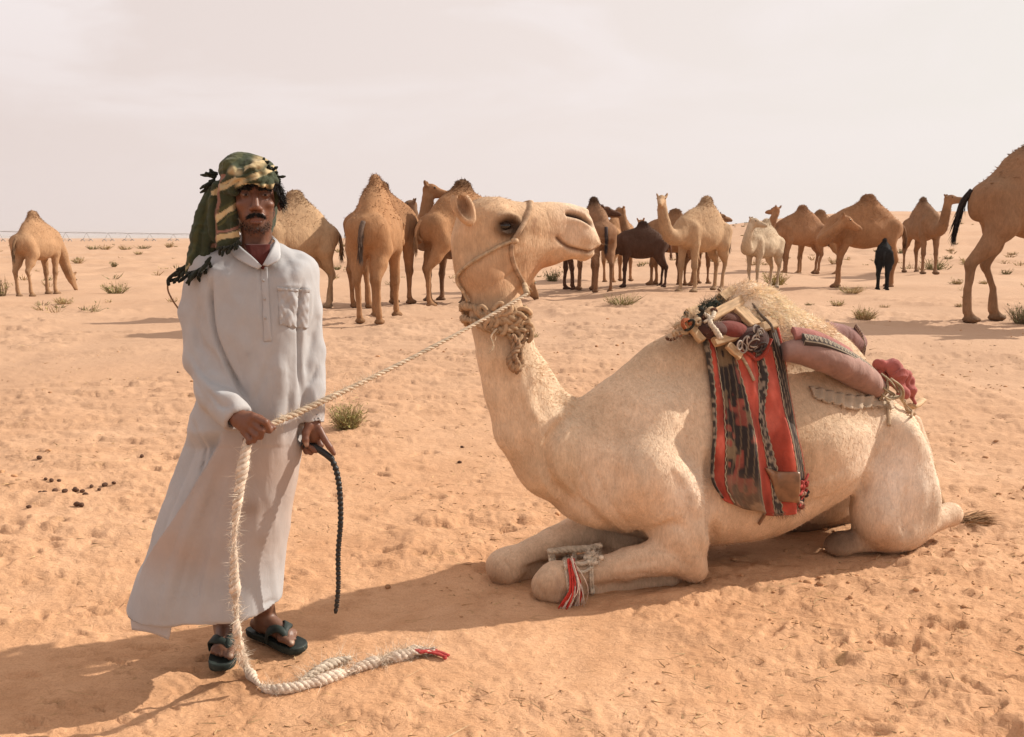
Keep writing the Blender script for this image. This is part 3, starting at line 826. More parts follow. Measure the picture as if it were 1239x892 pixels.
    for line, wd, dp in (([(690, 498), (668, 528), (660, 558), (672, 588), (700, 610)], 7, -0.026),      # neck meets shoulder
                         ([(700, 480), (675, 505), (668, 530)], 6, 0.006),
                         ([(600, 420), (606, 470), (622, 520), (655, 565)], 9, -0.006), ([(650, 440), (640, 480), (655, 520)], 7, 0.010),
                         ([(700, 606), (735, 638), (762, 658)], 6, -0.020), ([(742, 656), (790, 642), (822, 636), (836, 650)], 5, -0.018),
                         ([(815, 555), (838, 590), (846, 630)], 12, 0.018), ([(858, 540), (861, 600), (862, 660)], 7, -0.030),
                         ([(780, 660), (812, 668), (836, 690)], 6, -0.006), ([(790, 655), (825, 660), (850, 690)], 9, 0.006),
                         ([(1080, 530), (1056, 566), (1040, 600), (1034, 630)], 5, -0.018), ([(1100, 585), (1094, 620), (1098, 655)], 5, -0.016), ([(1112, 560), (1118, 600), (1112, 640)], 6, 0.006),
                         ([(1068, 600), (1072, 625), (1066, 640)], 12, 0.008), ([(745, 540), (742, 580), (725, 610)], 8, -0.006), ([(765, 520), (758, 570), (750, 600)], 7, -0.004),
                         ([(730, 700), (780, 696), (830, 700)], 4, -0.006), ([(700, 680), (760, 664), (800, 658)], 5, 0.003),
                         ([(960, 600), (1010, 585), (1055, 555)], 14, 0.008), ([(1000, 470), (1030, 500), (1050, 520)], 10, -0.006), ([(640, 690), (655, 685), (668, 690)], 5, -0.004), ([(664, 684), (674, 696), (678, 714)], 3.5, -0.012), ([(680, 680), (690, 690), (696, 706)], 3, -0.006), ([(648, 700), (652, 712), (662, 722)], 3, -0.006), ([(604, 676), (618, 684), (624, 700)], 3.5, -0.010), ([(626, 690), (660, 682), (700, 672)], 2.5, -0.012), ([(596, 700), (604, 708), (616, 710)], 3, -0.005), ([(730, 690), (770, 682), (806, 676)], 3, -0.005), ([(720, 706), (770, 703), (820, 702)], 2.5, -0.006), ([(700, 565), (712, 590), (716, 612)], 3, -0.006), ([(716, 560), (730, 590), (738, 622)], 3, -0.005), ([(735, 600), (752, 625), (776, 648)], 3, -0.006), ([(690, 575), (700, 600), (720, 620)], 2.5, -0.006), ([(795, 640), (815, 630), (832, 628)], 2.5, -0.006), ([(778, 545), (790, 590), (800, 625)], 6, -0.006), ([(628, 430), (632, 470), (645, 515)], 5, 0.007), ([(612, 430), (618, 480), (636, 530)], 4, -0.005),
                         ([(815, 420), (812, 430)], 10, 0.001)):
        bd += crease(bp, line, wd, dp) * nb
    d[bm_] += bd
    d += 0.0045 * noise3(V, 7, 3) * (~hm) + 0.0028 * noise3(V, 12, 5) + 0.0016 * noise3(V, 28, 4)
    V = V + N * d[:, None]
    V[:, 2] = np.maximum(V[:, 2], -0.03)
    N = normals(V, Q)
    # ---- coat colours
    c = np.tile(np.array([0.66, 0.49, 0.345]), (len(V), 1))
    def paint(mask, col): 
        nonlocal c
        m = np.clip(mask, 0, 1)[:, None]; c = c * (1 - m) + np.asarray(col) * m
    paint(0.55 * sstep(500, 420, PY) * sstep(660, 760, PX), (0.42, 0.285, 0.175))             # dusty upper shoulder
    paint(0.45 * sstep(0.1, 0.6, noise3(V, 4.0, 12)), (0.47, 0.32, 0.20))
    paint(0.5 * sstep(0.28, 0.02, z), (0.48, 0.29, 0.17)); paint(0.85 * (y > 0.12) * sstep(0.55, 0.65, x) * sstep(0.42, 0.30, z), (0.22, 0.13, 0.08))                                     # sand-stained underside; then under-belly shade painted dark on the far hindquarters
    tn = sstep(0.05, 0.5, noise3(V, 3.2, 21))
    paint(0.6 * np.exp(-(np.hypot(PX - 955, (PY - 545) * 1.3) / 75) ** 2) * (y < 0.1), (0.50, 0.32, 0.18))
    paint(0.55 * np.exp(-(np.hypot(PX - 1068, PY - 656) / 20) ** 2), (0.34, 0.17, 0.08))      # rubbed stifle
    paint(0.6 * np.exp(-(np.hypot(PX - 655, PY - 722) / 24) ** 2), (0.28, 0.17, 0.10))        # callused knees
    paint(0.8 * np.exp(-(np.hypot(PX - 596, PY - 702) / 20) ** 2), (0.33, 0.20, 0.12))
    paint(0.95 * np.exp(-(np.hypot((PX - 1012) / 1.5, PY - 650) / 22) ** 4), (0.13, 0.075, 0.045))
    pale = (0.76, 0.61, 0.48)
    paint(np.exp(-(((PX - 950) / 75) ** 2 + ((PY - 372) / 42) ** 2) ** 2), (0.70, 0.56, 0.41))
    paint(0.9 * np.exp(-(np.hypot(PX - 1092, PY - 585) / 52) ** 2), (0.80, 0.67, 0.55))  # near thigh painted paler in place of the sunlight falling on it
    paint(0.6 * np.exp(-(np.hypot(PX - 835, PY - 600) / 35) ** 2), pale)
    paint(0.35 * (PX < 700) * (PY > 380) * (PY < 600), (0.60, 0.45, 0.30))
    h_ = ishead.astype(float)
    h_ = sstep(hz - 0.16, hz + 0.08, z) * (x < hx1 + 0.1)
    paint(h_ * 1.0, (0.56, 0.375, 0.235))
    H2 = np.zeros((len(V), 2)) - 999; H2[hm] = hp
    hx_, hy_ = H2[:, 0], H2[:, 1]
    paint(h_ * 0.75 * sstep(655, 705, hx_) * sstep(340, 270, hy_ - 0), (0.66, 0.50, 0.37))      # pale muzzle
    paint(h_ * 0.65 * np.exp(-(((hx_ - 605) / 45) ** 2 + ((hy_ - 335) / 24) ** 2)), (0.44, 0.235, 0.12))
    paint(h_ * 0.7 * np.exp(-(((hx_ - 665) / 38) ** 2 + ((hy_ - 324) / 12) ** 2)), (0.44, 0.21, 0.11))
    paint(h_ * 0.5 * sstep(252, 240, hy_) * (hx_ < 650), (0.40, 0.27, 0.175))
    paint(h_ * 0.35 * sstep(-.1, .5, noise3(V, 14, 33)), (0.44, 0.28, 0.165))
    paint(h_ * 0.5 * np.exp(-(np.hypot((hx_ - 612) / 1.4, hy_ - 272) / 19) ** 2), (0.30, 0.17, 0.09))
    paint(h_ * 0.95 * np.exp(-(np.hypot((hx_ - 612) / 1.3, hy_ - 275) / 15) ** 4), (0.028, 0.014, 0.009))  # dark skin round the eye
    m_ = np.zeros(len(V)); m_[hm] = crease(hp, [(674, 288), (684, 297), (696, 302), (712, 306), (720, 305), (727, 301)], 2.2, 1.0, False)
    paint(0.85 * m_, (0.10, 0.04, 0.022))
    m_ = np.zeros(len(V)); m_[hm] = crease(hp, [(688, 259), (699, 262), (709, 267), (717, 272)], 2.6, 1.1, False)
    paint(0.95 * m_, (0.03, 0.013, 0.009))
    m_ = np.zeros(len(V)); m_[hm] = crease(hp, [(650, 262), (644, 270), (640, 280)], 2.5, 1.0) + crease(hp, [(656, 281), (670, 283), (684, 287)], 1.5, .6)
    paint(0.5 * m_, (0.25, 0.13, 0.08))
    paint(0.75 * np.exp(-(np.hypot((PX - 560) / 0.75, PY - 252) / 12) ** 4) * (y > HO - 0.122) * (y < HO - 0.06) * (N[:, 1] < 0.2), (0.13, 0.06, 0.033))   # inside of the ear
    paint(0.55 * sstep(350, 366, PY) * h_, (0.36, 0.24, 0.15))
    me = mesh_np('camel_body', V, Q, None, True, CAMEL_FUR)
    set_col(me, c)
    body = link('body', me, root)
    # eyes
    mb = MB()
    eye = MC(611, 272, HO - 0.094)
    for s_ in (-1, 1):
        mb = MB(); e_ = eye.copy(); e_[1] = HO + s_ * 0.089; e_[2] -= 0.004
        ellipsoid_mesh(mb, e_, (0.027, 0.016, 0.017), 18, 12)
        o = link('eye', mb.mesh('camel_eye', EYE_MAT), root)
        mb = MB(); up = e_ + (0, s_ * 0.012, 0.014)
        P = np.array([up + (t * 0.026, s_ * 0.004 * (1 - t * t), -0.006 * t * t) for t in np.linspace(-1, 1, 46)])
        ribbons(mb, P, np.tile([0.25, s_ * 0.8, -0.35], (46, 1)) + RNG.normal(0, 0.15, (46, 3)), 0.022, 0.0016, (0.06, 0.03, 0.02))
        link('eyelash', mb.mesh('camel_lash', HAIR_MAT), root)
    mb = MB(); wl = [MC(x_, y_, HO - 0.06) for x_, y_ in ((702, 300), (712, 303), (720, 296), (716, 311), (706, 314), (724, 290), (698, 308))]
    Pw = np.array([w_ for w_ in wl for _ in range(5)]) + RNG.normal(0, 0.008, (35, 3)) * [1, .3, 1]
    ribbons(mb, Pw, np.tile([0.5, -0.6, -0.5], (35, 1)) + RNG.normal(0, .35, (35, 3)), 0.035, 0.0010, (0.45, 0.33, 0.22), RNG.normal(0, .3, (35, 3)), seg=3)
    o = link('whiskers', mb.mesh('whiskers', HAIR_MAT), root); o['kind'] = 'stuff'
    # ---- coat: short hairs, longer on the hump, nape and elbow
    tri = Q
    ctr = V[tri].mean(1); area = np.linalg.norm(np.cross(V[tri[:, 2]] - V[tri[:, 0]], V[tri[:, 3]] - V[tri[:, 1]]), axis=1) / 2
    def scatter(n, wgt, lenf, w, colj, dirf, name, label=None, bend=0.25, seg=2):
        p = area * wgt; idx = RNG.choice(len(tri), n, p=p / p.sum())
        q = tri[idx]; u, v = RNG.random((2, n, 1))
        P = (V[q[:, 0]] * (1 - u) + V[q[:, 1]] * u) * (1 - v) + (V[q[:, 3]] * (1 - u) + V[q[:, 2]] * u) * v
        Nn = N[q[:, 0]]; D = dirf(P, Nn) + RNG.normal(0, 0.22, (n, 3))
        L = lenf(P) * (0.6 + 0.8 * RNG.random(n))
        cc_ = c[q[:, 0]] * (1 + RNG.normal(0, colj, (n, 1))) * (1.32 if name == 'hump_wool' else 1.06)
        mb = MB(); ribbons(mb, P - Nn * 0.001, D, L, w, np.clip(cc_, 0.01, 0.9), bend=RNG.normal(0, bend, (n, 3)) * 0.7, seg=seg)
        o = link(name, mb.mesh(name, HAIR_MAT), root); o['kind'] = 'stuff'
        return o
    cx, cy_, cz = ctr.T
    cn = N[tri[:, 0]]
    vis = np.clip(0.35 - cn[:, 1], 0.02, 1)
    notear = 1.0
    def lie(P, Nn):
        dn = np.array([0.55, 0, -0.8]); t = dn - Nn * (Nn @ dn)[:, None]
        return t / (np.linalg.norm(t, axis=1)[:, None] + 1e-6) + Nn * 0.28
    CX, CY = PX[tri[:, 0]], PY[tri[:, 0]]
    hl = ishead[tri[:, 0]]
    wg = vis * np.where(hl, 0.55, 1.0)
    scatter(52000, wg, lambda P: np.where(P[:, 2] > hz, 0.007, 0.014), 0.0013, 0.10, lie, 'coat_hair')
    hump = np.exp(-(((CX - 945) / 72) ** 2 + ((CY - 375) / 42) ** 2) ** 3) * (CY < 445) * (CX > 868)
    scatter(22000, hump + 1e-9, lambda P: np.full(len(P), 0.019), 0.0030, 0.07, lambda P, Nn: Nn * 0.55 + np.array([0.5, 0, -0.45]) + 0.5 * np.stack([noise3(P, 22, 1), noise3(P, 22, 2), noise3(P, 22, 3)], 1), 'hump_wool', bend=0.6, seg=3)
    nape = np.exp(-np.minimum(np.hypot(CX - 655, CY - 450), np.hypot(CX - 680, CY - 485)) ** 2 / 18 ** 2) * (cn[:, 0] > 0.1) + 0.8 * np.exp(-(np.hypot(CX - 566, CY - 242) / 16) ** 2) \
        + 0.5 * np.exp(-(np.hypot(CX - 850, CY - 592) / 18) ** 2) + 0.7 * np.exp(-(np.hypot(CX - 556, CY - 335) / 14) ** 2) + 0.5 * np.exp(-(np.hypot(CX - 598, CY - 240) / 18) ** 2) + 0.35 * np.exp(-(np.hypot(CX - 850, CY - 400) / 25) ** 2)
    scatter(3200, nape + 1e-9, lambda P: np.where(P[:, 2] > hz + .05, 0.010, 0.018), 0.0016, 0.10, lambda P, Nn: Nn * 0.6 + np.array([0.2, 0, -0.4]), 'nape_hair', bend=0.12)
    # tail lying on the sand
    mb = MB()
    tp = [MC(1124, 560, 0), MC(1134, 600, -0.05), MC(1152, 618, -0.12), MC(1166, 616, -0.15)]
    tp[-1][2] = 0.035; tp[-2][2] = 0.05
    tube(mb, spline(tp, 24), np.linspace(0.03, 0.022, 24), 10, col=(0.36, 0.22, 0.12))
    t_o = link('tail', mb.mesh('camel_tail', HAIR_MAT), root)
    mb = MB(); n = 900
    s = RNG.random(n); base = np.array(tp[-1]) + np.stack([-0.03 + 0.05 * s, RNG.normal(0, 0.015, n), RNG.normal(0, 0.012, n)], 1)
    D = np.stack([np.ones(n), RNG.normal(-0.05, 0.2, n), RNG.normal(0.02, 0.12, n)], 1)
    cc_ = np.array([0.30, 0.17, 0.085]) * (1 + RNG.normal(0, 0.25, (n, 1)))
    bend = np.stack([np.zeros(n), RNG.normal(0, 0.12, n), -0.10 + RNG.normal(0, 0.06, n)], 1)
    ribbons(mb, base, D, 0.12 + 0.10 * RNG.random(n), 0.004, np.clip(cc_, 0.02, 1), bend, seg=3)
    link('tail_tuft', mb.mesh('camel_tuft', HAIR_MAT), t_o)
    return root, body
MAIN, MAIN_BODY = build_main_camel()
bpy.context.view_layer.update()
# ------------------------------------------------------------------ the man holding the rope
MAN_Y = 2.93
_m = ground(300, 792)
MAN_O = np.array([_m[0], MAN_Y, 0.0])
def MP(px, py, dy=0.0):
    """point relative to the man's feet seen at px,py on the upright plane dy behind his own"""
    return at_y(px, py, MAN_Y + dy) - MAN_O
def project(Vw):
    q = Vw - CAM; w = q @ V_F
    return np.stack([619.5 + F_PX * q[:, 0] / w, 446 - F_PX * (q @ V_U) / w], 1)
def skin_material():
    m, nt, b = new_mat('brown_skin')
    at = nd(nt, 'ShaderNodeAttribute', attribute_name='Col')
    tc = nd(nt, 'ShaderNodeTexCoord'); n = nd(nt, 'ShaderNodeTexNoise'); n.inputs['Scale'].default_value = 60; n.inputs['Detail'].default_value = 4
    nt.links.new(tc.outputs['Object'], n.inputs['Vector'])
    mr = nd(nt, 'ShaderNodeMapRange'); mr.inputs['To Min'].default_value = 0.8; mr.inputs['To Max'].default_value = 1.2; nt.links.new(n.outputs[0], mr.inputs['Value'])
    v = nd(nt, 'ShaderNodeVectorMath', operation='SCALE'); nt.links.new(at.outputs['Color'], v.inputs[0]); nt.links.new(mr.outputs[0], v.inputs['Scale'])
    nt.links.new(v.outputs[0], b.inputs['Base Color'])
    n2 = nd(nt, 'ShaderNodeTexNoise'); n2.inputs['Scale'].default_value = 350; nt.links.new(tc.outputs['Object'], n2.inputs['Vector'])
    bp = nd(nt, 'ShaderNodeBump'); bp.inputs['Strength'].default_value = 0.25; bp.inputs['Distance'].default_value = 0.001
    nt.links.new(n2.outputs[0], bp.inputs['Height']); nt.links.new(bp.outputs[0], b.inputs['Normal'])
    b.inputs['Roughness'].default_value = 0.48; b.inputs['Specular IOR Level'].default_value = 0.4
    b.inputs['Subsurface Weight'].default_value = 0.06; b.inputs['Subsurface Radius'].default_value = (0.01, 0.004, 0.002); b.inputs['Subsurface Scale'].default_value = 0.6
    return m
def cloth_material(name, attr=True, col=(0.6, 0.57, 0.54), weave=900, bump=0.25, rough=0.9, wr=0.35, lo=0.92, hi=1.05):
    m, nt, b = new_mat(name)
    tc = nd(nt, 'ShaderNodeTexCoord')
    n1 = nd(nt, 'ShaderNodeTexNoise'); n1.inputs['Scale'].default_value = 7; n1.inputs['Detail'].default_value = 6; n1.inputs['Roughness'].default_value = 0.65
    nt.links.new(tc.outputs['Object'], n1.inputs['Vector'])
    mr = nd(nt, 'ShaderNodeMapRange'); mr.inputs['From Min'].default_value = 0.3; mr.inputs['From Max'].default_value = 0.7; mr.inputs['To Min'].default_value = lo; mr.inputs['To Max'].default_value = hi
    nt.links.new(n1.outputs[0], mr.inputs['Value'])
    v = nd(nt, 'ShaderNodeVectorMath', operation='SCALE'); nt.links.new(mr.outputs[0], v.inputs['Scale'])
    if attr:
        at = nd(nt, 'ShaderNodeAttribute', attribute_name='Col'); nt.links.new(at.outputs['Color'], v.inputs[0])
    else: v.inputs[0].default_value = col
    nt.links.new(v.outputs[0], b.inputs['Base Color'])
    wv = nd(nt, 'ShaderNodeTexNoise'); wv.inputs['Scale'].default_value = weave; wv.inputs['Detail'].default_value = 2
    nt.links.new(tc.outputs['Object'], wv.inputs['Vector'])
    mpw = nd(nt, 'ShaderNodeMapping'); mpw.inputs['Scale'].default_value = (1, 1, 0.5); nt.links.new(tc.outputs['Object'], mpw.inputs[0])
    w2 = nd(nt, 'ShaderNodeTexNoise'); w2.inputs['Scale'].default_value = 26; w2.inputs['Detail'].default_value = 4; w2.inputs['Distortion'].default_value = 1.2
    nt.links.new(mpw.outputs[0], w2.inputs['Vector'])
    b1 = nd(nt, 'ShaderNodeBump'); b1.inputs['Strength'].default_value = wr; b1.inputs['Distance'].default_value = 0.006; nt.links.new(w2.outputs[0], b1.inputs['Height'])
    b2 = nd(nt, 'ShaderNodeBump'); b2.inputs['Strength'].default_value = bump; b2.inputs['Distance'].default_value = 0.0008; nt.links.new(wv.outputs[0], b2.inputs['Height'])
    nt.links.new(b1.outputs[0], b2.inputs['Normal']); nt.links.new(b2.outputs[0], b.inputs['Normal'])
    b.inputs['Roughness'].default_value = rough; b.inputs['Specular IOR Level'].default_value = 0.1
    b.inputs['Sheen Weight'].default_value = 0.1
    return m
SKIN = skin_material(); COTTON = cloth_material('worn_white_cotton'); SCARF_M = cloth_material('checked_scarf_cloth', weave=500, bump=0.5, wr=0.5)
BLACK_HAIR = simple('black_hair', (0.012, 0.009, 0.008), rough=0.55, bump=0, spec=0.3)

def build_man():
    root = empty('person', MAN_O, 0, 'moustached man in long off-white robe, green striped headscarf and sandals, holding a rope', 'person')
    U = 0.00266                                                    # metres per pixel at the man
    hc = np.array([MP(308.5, 243, -0.01)[0], -0.01, MP(308, 243, -0.10)[2]])
    ha = R_(16); RT = np.array([[math.cos(ha), math.sin(ha), 0], [-math.sin(ha), math.cos(ha), 0], [0, 0, 1.0]])   # the head is turned towards the viewer                                       # between the eyes, a little below
    Lh = MP(306, 517, -0.20); Rh = MP(379, 527, -0.03)
    gl = ground(268, 810) - MAN_O; grr = ground(364, 788) - MAN_O; gh = ground(312, 767) - MAN_O
    lo = np.array([hc[0] - 0.34, -0.36, -0.02]); hi = np.array([hc[0] + 0.36, 0.26, hc[2] + 0.16])
    xs = axis(lo[0], hi[0], 0.012, [(hc[0] - .085, hc[0] + .095, 0.0032), (Lh[0] - .07, Lh[0] + .09, 0.0040), (Rh[0] - .05, Rh[0] + .08, 0.0040), (gl[0] - .06, gl[0] + .06, .005)])
    ys = axis(lo[1], hi[1], 0.012, [(-0.13, -0.05, 0.0040), (Lh[1] - 0.06, Lh[1] + 0.05, 0.0044)])
    zs = axis(lo[2], hi[2], 0.012, [(hc[2] - .11, hc[2] + .08, 0.0032), (Lh[2] - .07, Lh[2] + .06, 0.0038), (Rh[2] - .08, Rh[2] + .06, 0.0042), (-.02, .09, 0.005)])
    f = Field(xs, ys, zs)
    H = lambda x, y, z: hc + np.array([x, y, z]) @ RT
    f.ell(H(0, 0.035, 0.045), (0.076, 0.095, 0.098), k=0.03)
    f.ell(H(0, -0.028, -0.014), (0.055, 0.062, 0.079), k=0.025)
    f.ell(H(0.001, -0.068, -0.076), (0.020, 0.019, 0.016), k=0.018)
    for s in (-1, 1):
        f.cap(H(s * 0.045, 0.01, -0.036), H(s * 0.013, -0.056, -0.077), 0.015, 0.012, k=0.02)   # jaw
        f.ell(H(s * 0.040, -0.060, -0.010), (0.017, 0.018, 0.013), k=0.014)                        # cheekbone
    f.cap(H(-0.034, -0.083, 0.040), H(0.034, -0.083, 0.040), 0.011, 0.011, k=0.014)              # brow
    for s in (-1, 1):
        f.ell(H(s * 0.029, -0.104, 0.021), (0.017, 0.018, 0.013), k=0.012, op='cut')
        f.ell(H(s * 0.029, -0.073, 0.021), (0.0165, 0.016, 0.0125), k=0.004)                      # lids
    f.cap(H(0, -0.086, 0.026), H(0.001, -0.112, -0.018), 0.008, 0.0115, k=0.010)                 # nose
    for s in (-1, 1):
        f.ell(H(s * 0.013, -0.100, -0.024), (0.0085, 0.012, 0.008), k=0.006)
        f.ell(H(s * 0.008, -0.107, -0.034), (0.004, 0.006, 0.004), k=0.002, op='cut')
    f.ell(H(0.001, -0.084, -0.048), (0.030, 0.016, 0.018), k=0.014)                               # muzzle under the moustache
    f.ell(H(0.001, -0.096, -0.0555), (0.022, 0.009, 0.0055), k=0.004)
    f.ell(H(0.001, -0.095, -0.0655), (0.019, 0.010, 0.0065), k=0.004)
    f.cap(H(-0.022, -0.108, -0.0605), H(0.022, -0.108, -0.0605), 0.0035, 0.0035, k=0.003, op='cut')
    for s in (-1, 1): f.ell(H(s * 0.076, 0.012, 0.0), (0.010, 0.020, 0.030), k=0.006)
    nb = MP(310, 300, 0.03)
    f.cap(H(0, 0.03, -0.05), nb + (0, 0.01, 0), 0.046, 0.050, k=0.02)
    for s in (-1, 1): f.cap(H(s * 0.038, 0.01, -0.070), nb + (s * 0.012, -0.04, -0.02), 0.012, 0.011, k=0.015)   # neck cords
    # chest and shoulders inside the robe
    sl, sr = MP(254, 328, 0.02), MP(354, 330, 0.03)
    f.cap(sl, sr, 0.042, 0.040, k=0.05)
    f.ell((sl + sr) / 2 + (0, -0.005, -0.09), (0.14, 0.085, 0.17), k=0.05)
    f.cap((sl + sr) / 2 + (0, 0, -0.15), (sl + sr) / 2 + (0, 0, -0.5), 0.10, 0.11, k=0.05)
    # arms
    wr_l = MP(290, 507, -0.19)
    f.chain([sl, MP(246, 432, -0.02), MP(266, 478, -0.11), wr_l], [0.040, 0.034, 0.030, 0.025], k=0.02)
    wr_r = MP(378, 508, -0.02)
    f.chain([sr, MP(372, 420, 0.035), wr_r], [0.036, 0.028, 0.024], k=0.02)
    # right hand: a fist round the rope, back of the hand to the viewer
    f.cap(wr_l, MP(297, 514, -0.205), 0.026, 0.027, k=0.015, sq=(1, 0.8, 1))
    f.chain([wr_l, MP(304, 505, -0.215)], [0.022, 0.013], k=0.012)
    for (a, b, c, d, r) in (((306, 504), (321, 511), (326, 521), (319, 520), .0105), ((303, 509.5), (317, 521), (315, 528.5), (309, 524), .0108),
                            ((299, 516), (310, 527), (307, 533), (302, 528), .0103), ((295, 522), (302.5, 532.5), (299.5, 537), (296, 532), .0090)):
        f.chain([MP(*a, -0.212), MP(*b, -0.226), MP(*c, -0.212), MP(*d, -0.192)], [r * 1.22, r * 1.0, r * 0.92, r * 0.8], k=0.0035)
        f.ell(MP(*a, -0.218), (r * 1.15, r * 1.0, r * 1.15), k=0.006)
    f.cap(MP(300, 512, -0.205), MP(308, 520, -0.20), 0.022, 0.018, k=0.008, sq=(1, 0.8, 1))
    f.chain([MP(302, 503, -0.19), MP(314, 507, -0.185), MP(324, 513, -0.195), MP(331, 517.5, -0.203)], [0.015, 0.0125, 0.011, 0.0085], k=0.005)   # thumb
    # left hand: fingers round the whip handle, forefinger laid along it
    f.cap(wr_r, MP(378, 528, -0.025), 0.024, 0.026, k=0.015, sq=(1, 0.75, 1))
    f.ell(MP(380, 522, -0.03), (0.026, 0.018, 0.030), k=0.01)
    f.chain([MP(386, 519, -0.035), MP(393, 532, -0.045), MP(399, 541, -0.05), MP(404, 549, -0.048)], [0.013, 0.0112, 0.010, 0.0078], k=0.004)
    for j, (a, b, c, d) in enumerate((((383, 528), (388, 539), (382, 545), (375, 541)), ((378, 531), (382, 542), (376, 547.5), (370, 543)), ((373, 531), (375, 542), (371, 547), (367, 541)))):
        f.chain([MP(*a, -0.02 + .012 * j), MP(*b, -0.03 + .014 * j), MP(*c, -0.045 + .012 * j), MP(*d, -0.052 + .008 * j)], [0.0125, 0.0105, 0.0095, 0.0080], k=0.0035)
    f.chain([MP(374, 514, -0.045), MP(370, 524, -0.058), MP(369.5, 532, -0.066), MP(371, 538.5, -0.068)], [0.015, 0.0125, 0.011, 0.0085], k=0.005)
    # legs and feet
    def foot(g, ang, base):
        c, s_ = math.cos(ang), math.sin(ang)                       # ang: direction of the toes
        d = np.array([c, s_, 0]); n = np.array([-s_, c, 0]); so = 0.020
        hl = g - d * 0.235 + (0, 0, so)
        f.chain([base, hl + d * 0.035 + (0, 0, 0.09)], [0.048, 0.036], k=0.02)
        f.cap(hl + d * 0.035 + (0, 0, 0.085), hl + d * 0.03 + (0, 0, 0.03), 0.036, 0.032, k=0.02)
        f.ell(hl + (0, 0, 0.027), (0.032, 0.032, 0.028), k=0.015)
        f.cap(hl + d * 0.05 + (0, 0, 0.05), hl + d * 0.165 + (0, 0, 0.022), 0.034, 0.022, k=0.02)
        f.cap(hl + d * 0.16 - n * 0.022 + (0, 0, 0.02), hl + d * 0.165 + n * 0.024 + (0, 0, 0.018), 0.018, 0.018, k=0.015)
        f.cap(hl + d * 0.03 + (0, 0, 0.02), hl + d * 0.16 + (0, 0, 0.017), 0.024, 0.020, k=0.02)
        return hl, d, n
    feet = []
    for g, ang, base, big in ((gl, R_(-76), MP(276, 700, 0.03), 1), (grr, math.atan2(grr[1] - gh[1], grr[0] - gh[0]), MP(320, 690, 0.05), -1)):
        hl, d, n = foot(g, ang, base)
        for j in range(5):
            off = big * (0.030 - j * 0.0155)
            ln = (0.056, 0.052, 0.045, 0.036, 0.028)[j]; r = (0.0125, 0.0085, 0.0078, 0.0075, 0.0075)[j]
            a = hl + d * (0.165 - j * 0.005) + n * off + (0, 0, 0.018)
            f.chain([a, a + d * ln * .6 + (0, 0, 0.003), a + d * ln + (0, 0, -0.003)], [r, r * 1.05, r], k=0.002)
        feet.append((hl, d, n, big))
    V, Q = f.surface(); V = relax(V, Q, 1, 0.4); N = normals(V, Q)
    P2 = project(V + MAN_O)
    skin = np.array([0.150, 0.062, 0.036])
    c = np.tile(skin, (len(V), 1))
    def paint(m, col):
        nonlocal c
        m = np.clip(m, 0, 1)[:, None]; c = c * (1 - m) + np.asarray(col) * m
    rel = (V - hc) @ RT.T
    hd = rel[:, 2] > -0.13
    front = (rel[:, 1] < -0.03)
    paint(hd * 0.6 * front * np.exp(-((rel[:, 0] / 0.05) ** 2 + ((rel[:, 2] + 0.075) / 0.03) ** 2) ** 2), (0.075, 0.040, 0.026))  # stubble
    paint(hd * 0.6 * (np.abs(rel[:, 0]) > 0.04) * (rel[:, 2] < -0.03), (0.09, 0.045, 0.028))
    paint(hd * 0.7 * front * np.exp(-((rel[:, 0] / 0.020) ** 2 + ((rel[:, 2] + 0.060) / 0.008) ** 2)), (0.17, 0.060, 0.045))
    for s in (-1, 1): paint(hd * 0.85 * front * np.exp(-(((rel[:, 0] - s * 0.029) / 0.020) ** 2 + ((rel[:, 2] - 0.020) / 0.013) ** 2)), (0.07, 0.032, 0.020))  # shade under the brows painted into the eye sockets
    paint(hd * (rel[:, 2] > 0.045) * 0.9, (0.02, 0.015, 0.012))
    paint(0.6 * (V[:, 2] < 0.14), (0.155, 0.078, 0.048))
    for (hl, d, n, big) in feet:                                    # toenails
        for j in range(5):
            tip = hl + d * (0.175 - j * 0.005 + (0.052, 0.052, 0.045, 0.036, 0.028)[j] * 1.0) + n * big * (0.030 - j * 0.0155) + (0, 0, 0.026)
            paint(0.8 * np.exp(-(np.linalg.norm(V - tip, axis=1) / (0.010 if j == 0 else 0.006)) ** 4), (0.42, 0.30, 0.22))
    paint(0.8 * np.exp(-(np.hypot(P2[:, 0] - 370, P2[:, 1] - 538) / 3.0) ** 4) * (N[:, 1] < 0), (0.42, 0.27, 0.20))
    me = mesh_np('man_body', V, Q, None, True, SKIN); set_col(me, c)
    link('body', me, root)
    # eyes
    for s in (-1, 1):
        mb = MB(); ellipsoid_mesh(mb, H(s * 0.029, -0.082, 0.0175), (0.0105, 0.0085, 0.0034), 14, 8, col=(0.20, 0.15, 0.13))
        ellipsoid_mesh(mb, H(s * 0.029 + 0.001, -0.0880, 0.0175), (0.0050, 0.003, 0.0034), 12, 6, col=(0.012, 0.007, 0.005))
        link('eye', mb.mesh('man_eye', simple('eye_%d' % s, None, rough=0.15, bump=0, namt=0, attr=True)), root)
    # moustache, eyebrows, fringe
    def hairs(name, pts, n, L, w, dirs, spread):
        pts = spline(pts, 40); i = RNG.integers(0, 40, n)
        P = pts[i] + RNG.normal(0, 1, (n, 3)) * spread
        D = dirs((P - hc) @ RT.T) @ RT + RNG.normal(0, 0.25, (n, 3))
        mb = MB(); ribbons(mb, P, D, L * (0.6 + 0.7 * RNG.random(n)), w, (0.012, 0.009, 0.008), RNG.normal(0, 0.2, (n, 3)))
        return link(name, mb.mesh(name, BLACK_HAIR), root)
